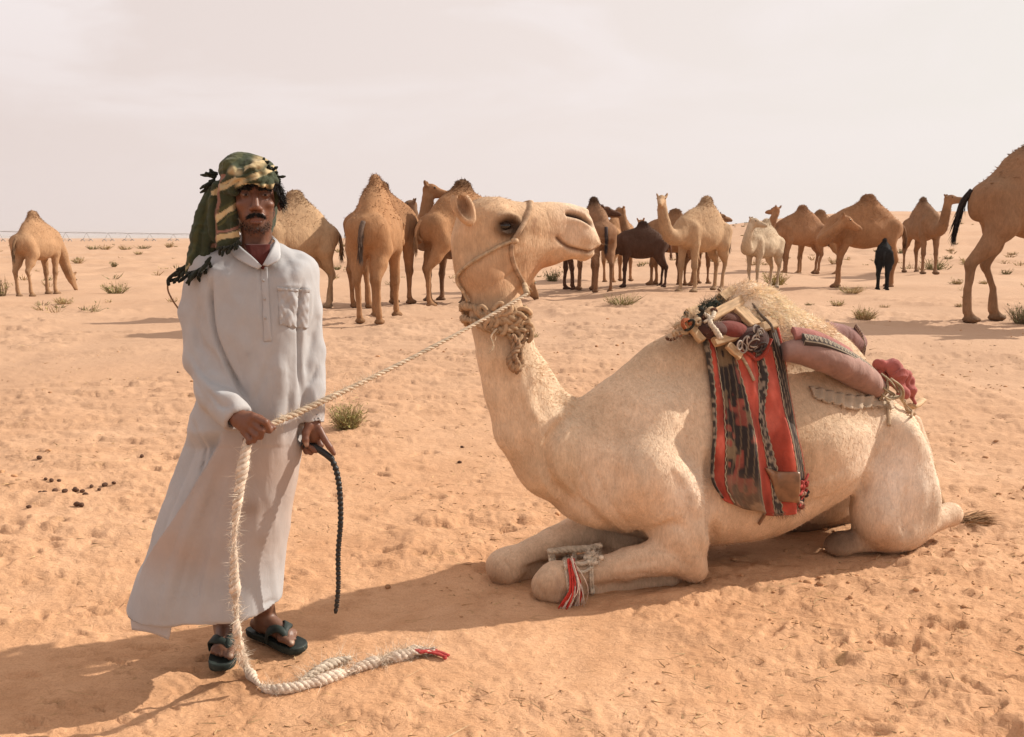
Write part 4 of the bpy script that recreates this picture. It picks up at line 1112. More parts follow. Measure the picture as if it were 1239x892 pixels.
    hairs('moustache', [H(-0.021, -0.094, -0.0500), H(-0.010, -0.101, -0.043), H(0, -0.104, -0.042), H(0.012, -0.101, -0.043), H(0.023, -0.094, -0.0500)], 800, 0.011, 0.0016,
          lambda r: np.stack([np.sign(r[:, 0]) * 0.9, np.full(len(r), -0.25), np.full(len(r), -0.45)], 1), (0.002, 0.0015, 0.0020))
    for s in (-1, 1):
        hairs('eyebrow', [H(s * 0.011, -0.099, 0.033), H(s * 0.027, -0.0985, 0.037), H(s * 0.044, -0.087, 0.032)], 420, 0.009, 0.0017,
              lambda r: np.stack([np.sign(r[:, 0]) * 1.0, np.full(len(r), -0.2), np.full(len(r), 0.1)], 1), (0.002, 0.0015, 0.0022))
    hairs('beard_stubble', [H(-0.040, -0.060, -0.070), H(-0.02, -0.085, -0.088), H(0.0, -0.092, -0.090), H(0.02, -0.085, -0.088), H(0.040, -0.060, -0.070)], 800, 0.006, 0.0010,
          lambda r: np.stack([r[:, 0], np.full(len(r), -0.06), np.full(len(r), -0.06)], 1) * 10, (0.004, 0.003, 0.008))
    hairs('hair', [H(-0.058, -0.062, 0.056), H(-0.04, -0.092, 0.058), H(-0.015, -0.106, 0.060), H(0.02, -0.106, 0.060), H(0.05, -0.085, 0.057), H(0.070, -0.055, 0.045), H(0.080, -0.02, 0.02), H(0.082, -0.01, -0.01)], 1900, 0.020, 0.0022,
          lambda r: np.stack([r[:, 0] * 4 + 0.2, np.full(len(r), -0.35), np.full(len(r), -0.75)], 1), (0.004, 0.004, 0.006))

    # ---------------- robe
    def outline(pts): return [MP(x, y)[[0, 2]] for x, y in pts]
    body_o = outline([(288, 293), (262, 303), (240, 318), (238, 345), (246, 385), (248, 430), (243, 470), (232, 510), (214, 560), (195, 610), (177, 660), (162, 712), (153, 765), (150, 810), (200, 815),
                      (245, 815), (290, 810), (325, 805), (344, 795), (342, 740), (344, 715), (346, 670), (352, 625), (360, 585), (366, 545), (371, 500), (375, 450), (376, 400), (380, 350), (379, 320), (358, 306), (330, 293), (308, 292)])
    zt, zw, zb = MP(300, 300)[2], MP(300, 480)[2], MP(300, 758)[2]
    xm = MP(310, 400)[0]
    def Wr(x, z):
        u = np.clip((z - zb) / (zt - zb), 0, 1)
        return np.interp(u, [0, 0.3, 0.6, 0.8, 0.93, 1], [0.150, 0.140, 0.118, 0.118, 0.105, 0.075])
    def Yr(x, z):
        u = np.clip((z - zb) / (zt - zb), 0, 1)
        back = np.clip((MP(215, 600)[0] - x) / 0.25, 0, 1)
        return np.interp(u, [0, 0.4, 0.8, 1], [-0.045, -0.02, 0.0, 0.025]) + 0.07 * back * (u < 0.6)
    g = Field(axis(MP(140, 600)[0], MP(405, 600)[0], 0.0062), axis(-0.36, 0.27, 0.0085), axis(zb - 0.02, zt + 0.05, 0.0062))
    g.inflate(body_o, Yr, Wr, lambda x, z: np.interp(np.clip((z - zb) / (zt - zb), 0, 1), [0, 0.4, 0.8, 1], [0.12, 0.12, 0.11, 0.07]), k=0, n=4)
    # open underside
    inner = outline([(250, 560), (225, 620), (190, 690), (170, 745), (158, 830), (345, 830), (334, 740), (338, 670), (346, 620), (350, 560), (300, 520)])
    g.inflate(inner, lambda x, z: Yr(x, z), lambda x, z: Wr(x, z) - 0.018, lambda x, z: 0.10 + 0 * x, k=0, n=4, op='cut')
    hz_ = [(MP(x, y, -0.2)[0], MP(x, y, -0.2)[2]) for x, y in ((150, 762), (200, 762), (245, 761), (290, 756), (325, 749), (350, 741))]
    zl = np.interp(g.x, [p[0] for p in hz_], [p[1] for p in hz_])[:, None, None]
    g.D = np.maximum(g.D, (zl - g.z[None, None, :]) + 0 * g.y[None, :, None]).astype(np.float32)
    # sleeves
    g.chain([MP(251, 326, 0.02), MP(241, 380, 0.015), MP(246, 436, -0.02), MP(262, 474, -0.10), MP(279, 497, -0.155)], [0.062, 0.058, 0.057, 0.059, 0.051], k=0.02)
    g.chain([MP(274, 492, -0.145), MP(289, 508, -0.182)], [0.054, 0.046], k=0.004)
    g.chain([MP(360, 328, 0.03), MP(367, 375, 0.04), MP(372.5, 425, 0.035), MP(376, 470, 0.01)], [0.060, 0.056, 0.053, 0.050], k=0.02)
    g.chain([MP(375, 466, 0.01), MP(378, 512, -0.018)], [0.050, 0.041], k=0.004)
    # cuffs are cut square and hollow
    for a, b_, r in ((MP(279, 499, -0.16), MP(300, 521, -0.205), 0.060), (MP(377.5, 495, -0.01), MP(379, 524, -0.025), 0.05)):
        dv = (b_ - a) / np.linalg.norm(b_ - a)
        e = a + dv * np.linalg.norm(b_ - a) * (0.42 if r == 0.060 else 0.60)
        g.put(e - 0.07, b_ + 0.07, lambda X, Y, Z, e=e, dv=dv, r=r: np.maximum(-((X - e[0]) * dv[0] + (Y - e[1]) * dv[1] + (Z - e[2]) * dv[2]), np.sqrt((X - e[0] - dv[0] * .03) ** 2 + (Y - e[1] - dv[1] * .03) ** 2 + (Z - e[2] - dv[2] * .03) ** 2) - r - 0.008), 0, 'cut')
        g.cap(e - dv * 0.03, e + dv * 0.01, 0.030, 0.033, k=0.002, op='cut')
    # neck opening
    g.cap(MP(309, 280, 0.03), MP(309, 303, 0.01), 0.062, 0.056, k=0.006, op='cut')
    op_ = outline([(296, 285), (325, 285), (323, 300), (317.5, 322), (312, 318), (300, 302)])
    g.inflate(op_, -0.09, 0.09, 0.03, k=0.004, n=2, op='cut')
    V, Q = g.surface(); V = relax(V, Q, 1, 0.5); N = normals(V, Q)
    P2 = project(V + MAN_O); px, py = P2.T
    fr = np.clip(-N[:, 1] * 2 + 0.2, 0, 1)
    d = np.zeros(len(V))
    for line, wd, dp in (([(256, 330), (254, 370), (262, 410), (282, 455), (302, 488)], 2.6, -0.026), ([(262, 400), (272, 440), (290, 478)], 4, 0.006), ([(236, 350), (244, 400), (262, 430)], 5, 0.006), ([(252, 310), (249, 340), (254, 380)], 4, -0.007),
                         ([(232, 380), (250, 420), (276, 452)], 5, -0.005), ([(228, 420), (248, 455), (286, 470)], 4, -0.008), ([(240, 445), (262, 478), (300, 480)], 4, 0.006), ([(250, 470), (268, 492), (284, 488)], 3.5, -0.008),
                         ([(225, 440), (240, 470), (262, 500)], 4, -0.005),
                         ([(317, 322), (318, 360), (320.5, 410)], 1.4, -0.004), ([(322.5, 322), (324, 370), (327, 412)], 2.2, 0.0025), ([(311, 324), (313, 365), (316, 410)], 2.2, 0.0022), ([(316, 410), (322, 413), (330, 412)], 1.4, -0.004),
                         ([(335, 348), (356, 346), (376, 350)], 1.6, 0.004), ([(336, 348), (335, 372), (338, 392)], 1.5, 0.003), ([(375, 350), (374, 380), (370, 398)], 1.5, 0.003), ([(342, 392), (356, 398), (370, 398)], 1.6, -0.005),
                         ([(338, 355), (350, 372), (362, 390)], 3, -0.004), ([(346, 350), (358, 366), (370, 376)], 3, 0.004), ([(340, 366), (348, 380), (352, 394)], 2.5, 0.003), ([(362, 352), (364, 370), (360, 388)], 2.5, -0.003),
                         ([(366, 340), (362, 370), (363, 420), (364, 480)], 2.2, -0.022), ([(382, 400), (374, 430), (370, 455)], 3.5, -0.005), ([(386, 380), (380, 400), (375, 412)], 3.5, -0.005), ([(386, 440), (378, 458), (370, 468)], 3.0, -0.006),
                         ([(331, 420), (322, 450), (303, 500)], 5, -0.006), ([(336, 425), (340, 480), (334, 540)], 9, 0.007), ([(352, 430), (352, 480), (346, 560)], 6, -0.005), ([(344, 330), (352, 320), (368, 318)], 4, 0.004),
                         ([(300, 545), (292, 600), (282, 680), (276, 745)], 8, 0.009), ([(322, 600), (322, 690), (325, 742)], 9, -0.003), ([(272, 560), (255, 620), (238, 690), (225, 755)], 8, -0.010),
                         ([(258, 560), (236, 620), (212, 690), (196, 755)], 8, 0.012), ([(262, 655), (250, 700), (246, 750)], 7, 0.006),
                         ([(318, 735), (330, 728), (340, 730)], 2.5, -0.005), ([(300, 330), (296, 360), (285, 400)], 7, 0.005), ([(270, 320), (278, 350), (290, 372)], 6, 0.004), ([(340, 308), (350, 325), (352, 345)], 5, -0.004), ([(276, 312), (268, 330), (262, 345)], 4, -0.004),
                         ([(292, 400), (300, 440), (312, 480)], 9, 0.005), ([(234, 505), (238, 540), (234, 580)], 3, -0.010), ([(245, 510), (246, 560), (232, 600)], 3.5, 0.006)):
        d += crease(P2, line, wd, dp) * fr
    d += crease(P2, [(158, 757), (200, 759), (245, 757), (290, 751), (325, 744), (341, 737)], 1.2, -0.0022, False) * fr     # hem stitching
    # layer step: the front panel lies over the back one
    Lx = np.interp(py, [520, 560, 620, 685, 740, 770], [272, 250, 212, 170, 160, 157])
    d += np.where((py > 520) & (py < 700), -0.045 * sstep(2.5, -2.5, px - Lx) * sstep(520, 545, py) * sstep(700, 660, py), 0) * fr
    lower = sstep(540, 700, py)
    ph = V[:, 0] * 30 + V[:, 2] * 3.0
    d += lower * 0.004 * np.sin(ph + 1.5 * noise3(V, 3, 61)) * (np.abs(N[:, 2]) < 0.7)
    q = V * np.array([1, 1, 0.45])
    d += 0.004 * (1 - 2 * np.abs(noise3(V @ np.array([[1, 0, .35], [0, 1, 0], [-.35, 0, .5]]), 11, 77))) * (0.4 + 0.6 * (py < 540)) + 0.0035 * noise3(q, 14, 70) + 0.0018 * noise3(q, 38, 71) * (1 + (py < 520))
    V = V + N * d[:, None]
    c = np.tile(np.array([0.375, 0.368, 0.372]), (len(V), 1))
    paint2 = lambda m, col: c * (1 - np.clip(m, 0, 1)[:, None]) + np.asarray(col) * np.clip(m, 0, 1)[:, None]
    nz = 0.6 + 0.5 * noise3(V, 18, 82)
    c = paint2(0.75 * sstep(440, 590, py) * sstep(720, 650, py) * (0.55 + 0.45 * sstep(-0.4, 0.5, noise3(V, 5, 80))) * (px > Lx), (0.40, 0.275, 0.205))
    c = paint2(0.7 * nz * np.exp(-(np.hypot((px - 300) / 1.6, py - 617) / 13) ** 2) * (N[:, 1] < 0), (0.25, 0.17, 0.125))
    c = paint2(0.5 * nz * np.exp(-(np.hypot(px - 318, py - 655) / 9) ** 2) * (N[:, 1] < 0), (0.28, 0.20, 0.15))
    c = paint2(0.4 * nz * np.exp(-(np.hypot(px - 265, py - 665) / 18) ** 2) * (N[:, 1] < 0), (0.32, 0.24, 0.19))
    c = paint2(0.4 * np.exp(-(np.hypot(px - 301, py - 428) / 4) ** 2), (0.22, 0.20, 0.19))
    c = paint2(0.45 * sstep(735, 765, py) * nz, (0.32, 0.26, 0.22))
    RV, RQ = V, Q
    me = mesh_np('robe', V, Q, None, True, COTTON); set_col(me, c)
    robe = link('robe', me, root)
    # collar: a standing band with two turned points
    def sheet(rowsA, rowsB, n=24, th=0.0035):
        A = spline(rowsA, n); B = spline(rowsB, n)
        m = 6; G = np.stack([A + (B - A) * t for t in np.linspace(0, 1, m)], 1)
        du = np.gradient(G, axis=0); dv = np.gradient(G, axis=1); nn = np.cross(du, dv); nn /= np.linalg.norm(nn, axis=2)[..., None] + 1e-9
        F_, K_ = G + nn * th / 2, G - nn * th / 2
        V = np.concatenate([F_.reshape(-1, 3), K_.reshape(-1, 3)])
        idx = np.arange(n * m).reshape(n, m); o = n * m
        q1 = np.stack([idx[:-1, :-1], idx[1:, :-1], idx[1:, 1:], idx[:-1, 1:]], -1).reshape(-1, 4)
        ring = np.concatenate([idx[:, 0], idx[-1, 1:], idx[-2::-1, -1], idx[0, -2:0:-1]])
        r2 = np.roll(ring, -1)
        return V, np.concatenate([q1, q1[:, ::-1] + o, np.stack([ring, ring + o, r2 + o, r2], 1)])
    mb = MB()
    for A, B in (([(318, 321, -0.103), (325, 308, -0.085), (331, 297, -0.045), (332, 291, 0.01), (322, 287, 0.07), (309, 286, 0.09)], [(324, 322, -0.108), (338, 314, -0.09), (339, 303, -0.045), (336, 292, 0.01), (324, 282, 0.075), (309, 279, 0.095)]),
                 ([(317, 322, -0.103), (306, 311, -0.092), (294, 301, -0.06), (287, 293, 0.0), (295, 287, 0.07), (309, 286, 0.09)], [(312, 326, -0.108), (297, 319, -0.098), (282, 309, -0.065), (281, 296, 0.0), (293, 283, 0.075), (309, 279, 0.095)])):
        V, Q = sheet([MP(*p) for p in A], [MP(*p) for p in B]); mb.add(V, Q, col=(0.42, 0.412, 0.415))
    link('collar', mb.mesh('collar', COTTON), root)
    mb = MB()                                                      # dark red undershirt seen in the neck opening
    V, Q = sheet([MP(*p) for p in [(296, 296, -0.045), (303, 312, -0.080), (317, 326, -0.092)]], [MP(*p) for p in [(327, 296, -0.045), (325, 312, -0.080), (319, 326, -0.092)]])
    mb.add(V, Q, col=(0.085, 0.018, 0.014)); link('undershirt', mb.mesh('undershirt', cloth_material('maroon_knit')), root)
    from mathutils.bvhtree import BVHTree
    bvh = BVHTree.FromPolygons([tuple(v) for v in (RV + MAN_O).tolist()], [tuple(q) for q in RQ.tolist()])
    def on_robe(px_, py_, out):
        h, n, i, t = bvh.ray_cast(Vector(CAM), Vector(ray(px_, py_)).normalized())
        n = n if n.y < 0 else -n
        return np.array(h + n * out) - MAN_O
    def patch(name, corners, nx, nz, out, col, th=0.005, wr=0.0):
        a, b, c_, d_ = [np.array(k, float) for k in corners]         # top-left, top-right, bottom-right, bottom-left
        G = np.zeros((nz, nx, 3))
        for i in range(nz):
            for j in range(nx):
                u, v = j / (nx - 1), i / (nz - 1); p = (a * (1 - u) + b * u) * (1 - v) + (d_ * (1 - u) + c_ * u) * v
                G[i, j] = on_robe(p[0], p[1], out + wr * math.sin(p[0] * .55 + p[1] * .33) * math.sin(p[1] * .21) + 0.5 * wr * math.sin(p[0] * 1.1 - p[1] * .4))
        for _ in range(2): G[1:-1, 1:-1] = 0.5 * G[1:-1, 1:-1] + 0.125 * (G[2:, 1:-1] + G[:-2, 1:-1] + G[1:-1, 2:] + G[1:-1, :-2])
        K_ = G + np.array([0, th, 0]); idx = np.arange(nx * nz).reshape(nz, nx); o = nx * nz
        q = np.stack([idx[:-1, :-1], idx[1:, :-1], idx[1:, 1:], idx[:-1, 1:]], -1).reshape(-1, 4); rg_ = np.concatenate([idx[:, 0], idx[-1, 1:], idx[-2::-1, -1], idx[0, -2:0:-1]]); r2 = np.roll(rg_, -1)
        mb = MB(); mb.add(np.concatenate([G.reshape(-1, 3), K_.reshape(-1, 3)]), np.concatenate([q, q[:, ::-1] + o, np.stack([rg_, rg_ + o, r2 + o, r2], 1)]), col=col); return link(name, mb.mesh(name, COTTON), robe)
    patch('pocket', ((336, 349), (374, 351), (371, 397), (338, 393)), 28, 34, 0.0035, (0.385, 0.378, 0.382), wr=0.003)
    patch('pocket_hem', ((335.5, 347.5), (374.5, 349.5), (374, 353.5), (336, 351.5)), 28, 5, 0.0055, (0.40, 0.393, 0.397), wr=0.002)
    patch('placket', ((315.5, 324), (323.5, 324), (328.5, 413), (319.5, 414)), 8, 60, 0.0028, (0.39, 0.383, 0.387))
    for (x, y) in ((317.5, 340), (318.5, 362), (319.5, 385)):
        mb = MB(); ellipsoid_mesh(mb, on_robe(x + 2, y, 0.005), (0.004, 0.0025, 0.004), 10, 6, col=(0.36, 0.34, 0.33)); link('button', mb.mesh('button', COTTON), robe)
    # turned-up hem corner at the left foot of the robe
    mb = MB(); V, Q = sheet([MP(*p) for p in [(158, 746, -0.06), (185, 750, -0.13), (209, 752, -0.16)]], [MP(*p) for p in [(160, 762, -0.05), (184, 766, -0.12), (204, 774, -0.15)]])
    mb.add(V, Q, col=(0.45, 0.43, 0.43)); link('hem', mb.mesh('hem', COTTON), robe)

    # ---------------- headscarf
    s_ = Field(axis(MP(190, 250)[0], MP(350, 250)[0], 0.0034), axis(-0.15, 0.19, 0.0045), axis(MP(250, 372)[2], MP(300, 180)[2], 0.0034))
    s_.ell(H(-0.006, 0.030, 0.074), (0.082, 0.106, 0.076), k=0.02)
    s_.ell(H(-0.045, 0.02, 0.085), (0.06, 0.10, 0.065), k=0.02)
    def roll(pts, r, k=0.006, sq=(1, 1, 0.8)):
        P = spline([MP(*p) for p in pts], 14)
        rr = np.interp(np.linspace(0, 1, 14), np.linspace(0, 1, len(r)), r)
        s_.chain(P, rr, k=k, sq=sq)
    roll([(266, 229, 0.0), (276, 227, -0.065), (292, 224, -0.105), (308, 223, -0.118), (324, 222, -0.095), (332, 218, -0.03), (330, 216, 0.05)], [0.012, 0.015, 0.018, 0.017, 0.018, 0.015, 0.012])
    roll([(262, 225, 0.02), (276, 217, -0.065), (292, 211, -0.100), (306, 207, -0.108), (320, 210, -0.085), (330, 213, -0.03)], [0.016, 0.018, 0.020, 0.020, 0.020, 0.014])
    roll([(270, 204, -0.02), (283, 205, -0.085), (295, 216, -0.110), (312, 217, -0.115), (326, 218, -0.075)], [0.014, 0.018, 0.018, 0.018, 0.014])
    roll([(286, 222, -0.108), (300, 212, -0.115), (312, 202, -0.095), (318, 197, -0.05)], [0.013, 0.016, 0.017, 0.012])
    roll([(268, 235, 0.0), (270, 228, -0.05), (280, 232, -0.085), (288, 236, -0.095)], [0.016, 0.015, 0.012, 0.008])
    # hanging ends
    dr1 = [(264, 222), (284, 226), (293, 238), (294, 262), (295, 282), (293, 295), (279, 302), (264, 300), (258, 282), (256, 255)]
    s_.inflate(outline(dr1), lambda x, z: -0.045 + 0.25 * (x - MP(275, 250)[0]) * -1, lambda x, z: 0.022 + 0 * x, lambda x, z: 0.020 + 0 * x, k=0.008, n=3)
    dr2 = [(264, 218), (262, 240), (264, 275), (262, 305), (250, 322), (238, 330), (226, 332), (227, 312), (232, 285), (238, 258), (248, 236)]
    s_.inflate(outline(dr2), lambda x, z: 0.0 + 0 * x, lambda x, z: 0.040 + 0 * x, lambda x, z: 0.028 + 0 * x, k=0.008, n=3)
    roll([(331, 222, 0.0), (333, 236, 0.0), (331, 250, 0.01)], [0.016, 0.012, 0.006])
    for yy in (0.0,):
        s_.cap(H(0.0, 0.06, 0.03), H(0.0, 0.10, -0.06), 0.075, 0.06, k=0.03)
    # keep the face clear
    s_.ell(H(0.0, -0.090, -0.008), (0.062, 0.070, 0.060), k=0.004, op='cut')
    V, Q = s_.surface(); V = relax(V, Q, 1, 0.5); N = normals(V, Q)
    P2 = project(V + MAN_O); px, py = P2.T
    d = np.zeros(len(V))
    for line, wd, dp in (([(268, 200), (262, 222), (258, 260), (256, 320)], 2.2, -0.012), ([(250, 245), (244, 280), (238, 325)], 2.6, -0.008), ([(275, 245), (272, 270), (272, 298)], 2.2, -0.004), ([(282, 240), (281, 270), (282, 296)], 2.0, 0.004),
                         ([(280, 196), (272, 205), (266, 220)], 2.5, -0.006), ([(300, 190), (288, 200), (284, 212)], 2.5, -0.006), ([(312, 192), (300, 204), (290, 214)], 2, 0.004),
                         ([(285, 214), (300, 208), (318, 203)], 1.6, -0.006), ([(276, 226), (292, 218), (306, 214), (326, 212)], 1.6, -0.006), ([(290, 230), (300, 224), (316, 222), (330, 220)], 1.4, -0.005),
                         ([(296, 232), (300, 222), (305, 214)], 1.3, -0.004), ([(310, 230), (313, 222), (318, 212)], 1.3, -0.004), ([(320, 228), (324, 218), (326, 210)], 1.2, -0.003)):
        d += crease(P2, line, wd, dp)
    d += 0.0035 * noise3(V, 30, 5) + 0.0025 * (1 - 2 * np.abs(noise3(V, 45, 8))) + 0.0015 * noise3(V, 90, 6)
    V = V + N * d[:, None]
    px = px + 1.6 * noise3(V, 40, 15); py = py + 1.6 * noise3(V, 40, 16)
    green = np.array([0.040, 0.048, 0.027]); olive = np.array([0.085, 0.085, 0.035]); cream = np.array([0.50, 0.38, 0.21]); pink = np.array([0.30, 0.15, 0.12])
    c = np.tile(green, (len(V), 1))
    P = lambda m, col: c * (1 - np.clip(m, 0, 1)[:, None]) + np.asarray(col) * np.clip(m, 0, 1)[:, None]
    def band(v, a, b, s=1.2):
        s = s * 0.35
        return sstep(a - s, a + s, v) * sstep(b + s, b - s, v)
    dome = (py < 236) & (px > 255)
    t = py + 0.62 * (px - 280) + 2 * noise3(V, 25, 7)
    c = P(dome * band(t, 186, 198) * 0.6 * (px < 322), olive)
    c = P(dome * 0.75 * np.exp(-(np.hypot((px - 284) / 1.7, py - 207) / 5.0) ** 4), cream)
    c = P(dome * 0.8 * np.exp(-(np.hypot(px - 313, py - 196) / 8.5) ** 4), cream * 0.85)
    u1 = py + 0.45 * (px - 300)
    c = P(dome * (px > 284) * band(u1, 213, 221, 0.8) * (0.6 + 0.4 * np.sin(px * 0.35)), cream)
    c = P(dome * (px > 296) * band(py, 222.5, 229, 0.8) * (0.55 + 0.45 * np.sin(px * 0.55 + 1)), cream)
    c = P(dome * 0.7 * band(u1, 200, 205, .8) * (px > 296), cream)
    c = P(dome * (px < 296) * (py > 214) * 0.8 * band(py + 0.55 * (px - 270), 222, 230, 0.8), cream)
    c = P(0.7 * band(px - (py - 215) * -0.12, 264, 269, .7) * (py > 212) * (py < 262), pink)
    front = (px > 260) & (py >= 232) & (px < 292)
    u2 = py + 0.62 * (px - 275)
    c = P(front * band(u2, 245, 250, .8) * 0.6, olive)
    c = P(front * band(u2, 251, 260, .8), cream)
    c = P(front * band(u2, 263, 265, .5) * 0.7, olive * 1.3)
    u3 = py + 0.22 * (px - 275)
    c = P(front * band(u3, 276, 279.5, .8) * 0.7, pink * 1.2)
    c = P(front * band(u3, 281, 289, .8), cream)
    c = P((px < 262) * (py > 240) * 0.45 * band(px + 0.35 * (py - 280), 238, 243, 1), olive)
    c = P(0.6 * band(px + 0.02 * (py - 280), 258, 261, .7) * (py > 238) * (py < 300), pink * 0.9)
    c = P((px < 250) * (py > 318) * 0.5 * (np.sin(px * 0.9 + py * 0.5) > 0.5), cream)
    me = mesh_np('headscarf', V, Q, None, True, SCARF_M); set_col(me, c)
    sc_ = link('headscarf', me, root)
    mb = MB()
    def tassels(pts, n, dirs, L, w=0.006, col=(0.018, 0.02, 0.014)):
        Pp = spline([MP(*p) for p in pts], 60)[np.linspace(2, 57, n).astype(int)]
        for i, p in enumerate(Pp):
            dr = np.asarray(dirs(i / max(n - 1, 1))) + RNG.normal(0, 0.25, 3); dr /= np.linalg.norm(dr)
            l = L * (0.7 + 0.6 * RNG.random()); b_ = RNG.normal(0, 0.25, 3)
            tt = np.linspace(0, 1, 6)[:, None]
            tube(mb, p + dr * l * tt + b_ * l * tt ** 2, np.array([0.6, 0.9, 1, 0.9, 1.1, 0.5]) * w * 0.5, 6, col=np.tile(np.array(col) * (0.6 + RNG.random()), (6, 1)))
    tassels([(264, 232, 0.0), (260, 220, -0.02), (264, 209, 0)], 20, lambda t: (-0.8, -0.3, 0.15 - 0.9 * (1 - t)), 0.030, 0.011)
    tassels([(316, 200, -0.06), (324, 203, -0.05), (332, 213, -0.04), (334, 224, -0.02)], 15, lambda t: (0.5 + 0.4 * t, -0.6, 0.5 - 1.1 * t), 0.022, 0.010)
    tassels([(290, 290, -0.085), (280, 297, -0.085), (264, 299, -0.075)], 20, lambda t: (0.0, -0.5, -1), 0.024, 0.009)
    tassels([(256, 310, -0.075), (248, 320, -0.07), (238, 327, -0.06), (229, 329, -0.05)], 24, lambda t: (-0.2 - 0.3 * t, -0.5, -1), 0.034, 0.011)
    tassels([(228, 322, 0), (222, 330, 0), (214, 338, 0.01)], 12, lambda t: (-0.8, -0.2, -0.5), 0.026, 0.011)
    tube(mb, spline([MP(*p) for p in [(225, 322, 0.0), (213, 330, 0.0), (204, 338, 0.0), (204, 345, -0.01)]], 12), 0.006, 6, col=(0.02, 0.02, 0.015))
    tube(mb, spline([MP(*p) for p in [(204, 336, 0.0), (203, 350, 0.0), (208, 362, 0.0), (216, 374, 0.0)]], 16), 0.0028, 6, col=(0.20, 0.11, 0.06))
    o = link('tassel', mb.mesh('tassels', SCARF_M), sc_); o['kind'] = 'stuff'

    # ---------------- sandals
    RUB = simple('dark_green_rubber', (0.022, 0.030, 0.026), rough=0.6, nscale=30, namt=0.35, bump=0.2)
    for (hl, d, n, big) in feet:
        so = link('sandal', None, root) if False else None
        L = [(-0.045, 0.0), (-0.04, 0.028), (0.0, 0.036), (0.07, 0.034), (0.13, 0.042), (0.18, 0.047), (0.222, 0.040), (0.243, 0.018), (0.243, -0.018), (0.222, -0.040), (0.18, -0.045), (0.13, -0.040), (0.07, -0.034), (0.0, -0.036), (-0.04, -0.028)]
        O = closed_spline(L, 4); m = len(O); base = hl * (1, 1, 0)
        ring = lambda s, z: base + d * (0.1 + (O[:, :1] - 0.1) * s) + n * O[:, 1:] * s + np.array([0, 0, z])
        R = [ring(0.97, -0.004), ring(1.01, 0.004), ring(1.0, 0.010), ring(1.01, 0.017), ring(0.985, 0.022), ring(0.94, 0.0205)]
        V = np.concatenate(R + [base[None] + d * 0.1 + (0, 0, 0.0205)]); i = np.arange(len(R) - 1)[:, None] * m; j = np.arange(m)[None, :]; k = (j + 1) % m
        Q = np.stack([i + j, i + k, i + m + k, i + m + j], -1).reshape(-1, 4)
        T = np.stack([(len(R) - 1) * m + np.arange(m), (len(R) - 1) * m + (np.arange(m) + 1) % m, np.full(m, len(V) - 1)], 1)
        sd = link('sandal', mesh_np('sandal_sole', V, Q, T, True, RUB), root, label='dark green rubber sandal on the %s' % ('foot behind the hanging rope' if big == 1 else 'foot standing further right'))
        for sg in (-1, 1):
            mb = MB()
            pts = [hl + d * 0.186 + n * (0.020 * big) + (0, 0, 0.012), hl + d * 0.172 + n * (0.020 * big + sg * 0.004) + (0, 0, 0.042), hl + d * 0.145 + n * (sg * 0.026 + .004 * big) + (0, 0, 0.050), hl + d * 0.110 + n * sg * 0.040 + (0, 0, 0.034), hl + d * 0.095 + n * sg * 0.040 + (0, 0, -0.004)]
            P = spline(pts, 16); w = np.interp(np.linspace(0, 1, 16), [0, 0.25, 0.6, 1], [0.006, 0.012, 0.020, 0.018])
            T_ = np.gradient(P, axis=0); T_ /= np.linalg.norm(T_, axis=1)[:, None]
            out = P - (hl + d * 0.12 + (0, 0, 0.0)); out -= T_ * (out * T_).sum(1)[:, None]; out /= np.linalg.norm(out, axis=1)[:, None]
            S = np.cross(T_, out)
            G = np.stack([P - S * w[:, None], P - S * w[:, None] * .8 + out * .005, P + S * w[:, None] * .8 + out * .005, P + S * w[:, None]], 1)
            V = G.reshape(-1, 3); i = np.arange(15)[:, None] * 4; j = np.arange(4)[None, :]; k = (j + 1) % 4
            mb.add(V, np.stack([i + j, i + k, i + 4 + k, i + 4 + j], -1).reshape(-1, 4))
            link('strap', mb.mesh('strap', RUB), sd)
    return root, feet
MAN, MAN_FEET = build_man()
# ------------------------------------------------------------------ tack and ropes
from mathutils.bvhtree import BVHTree
def bvh_of(o):
    me = o.data; mw = o.matrix_world
    co = np.empty(len(me.vertices) * 3, np.float32); me.vertices.foreach_get('co', co); co = co.reshape(-1, 3)
    M = np.array(mw); co = co @ M[:3, :3].T + M[:3, 3]
    return BVHTree.FromPolygons([tuple(v) for v in co.tolist()], [tuple(p.vertices) for p in me.polygons])
CAMEL_BVH = bvh_of(MAIN_BODY)
def on_camel(px, py, out=0.01, back=None):
    """point on the camel's near surface seen at px,py, lifted by out; falls back to the plane y=back of its frame"""
    d = Vector(ray(px, py)).normalized()
    h, n, i, t = CAMEL_BVH.ray_cast(Vector(CAM), d)
    if h is None:
        l = MC(px, py, 0.0 if back is None else back)
        return ORG + AX * l[0] + LT * l[1] + np.array([0, 0, l[2]])
    if n.dot(d) > 0: n = -n
    return np.array(h + n * out)
def wc(px, py, off):
    l = MC(px, py, off); return ORG + AX * l[0] + LT * l[1] + np.array([0, 0, l[2]])
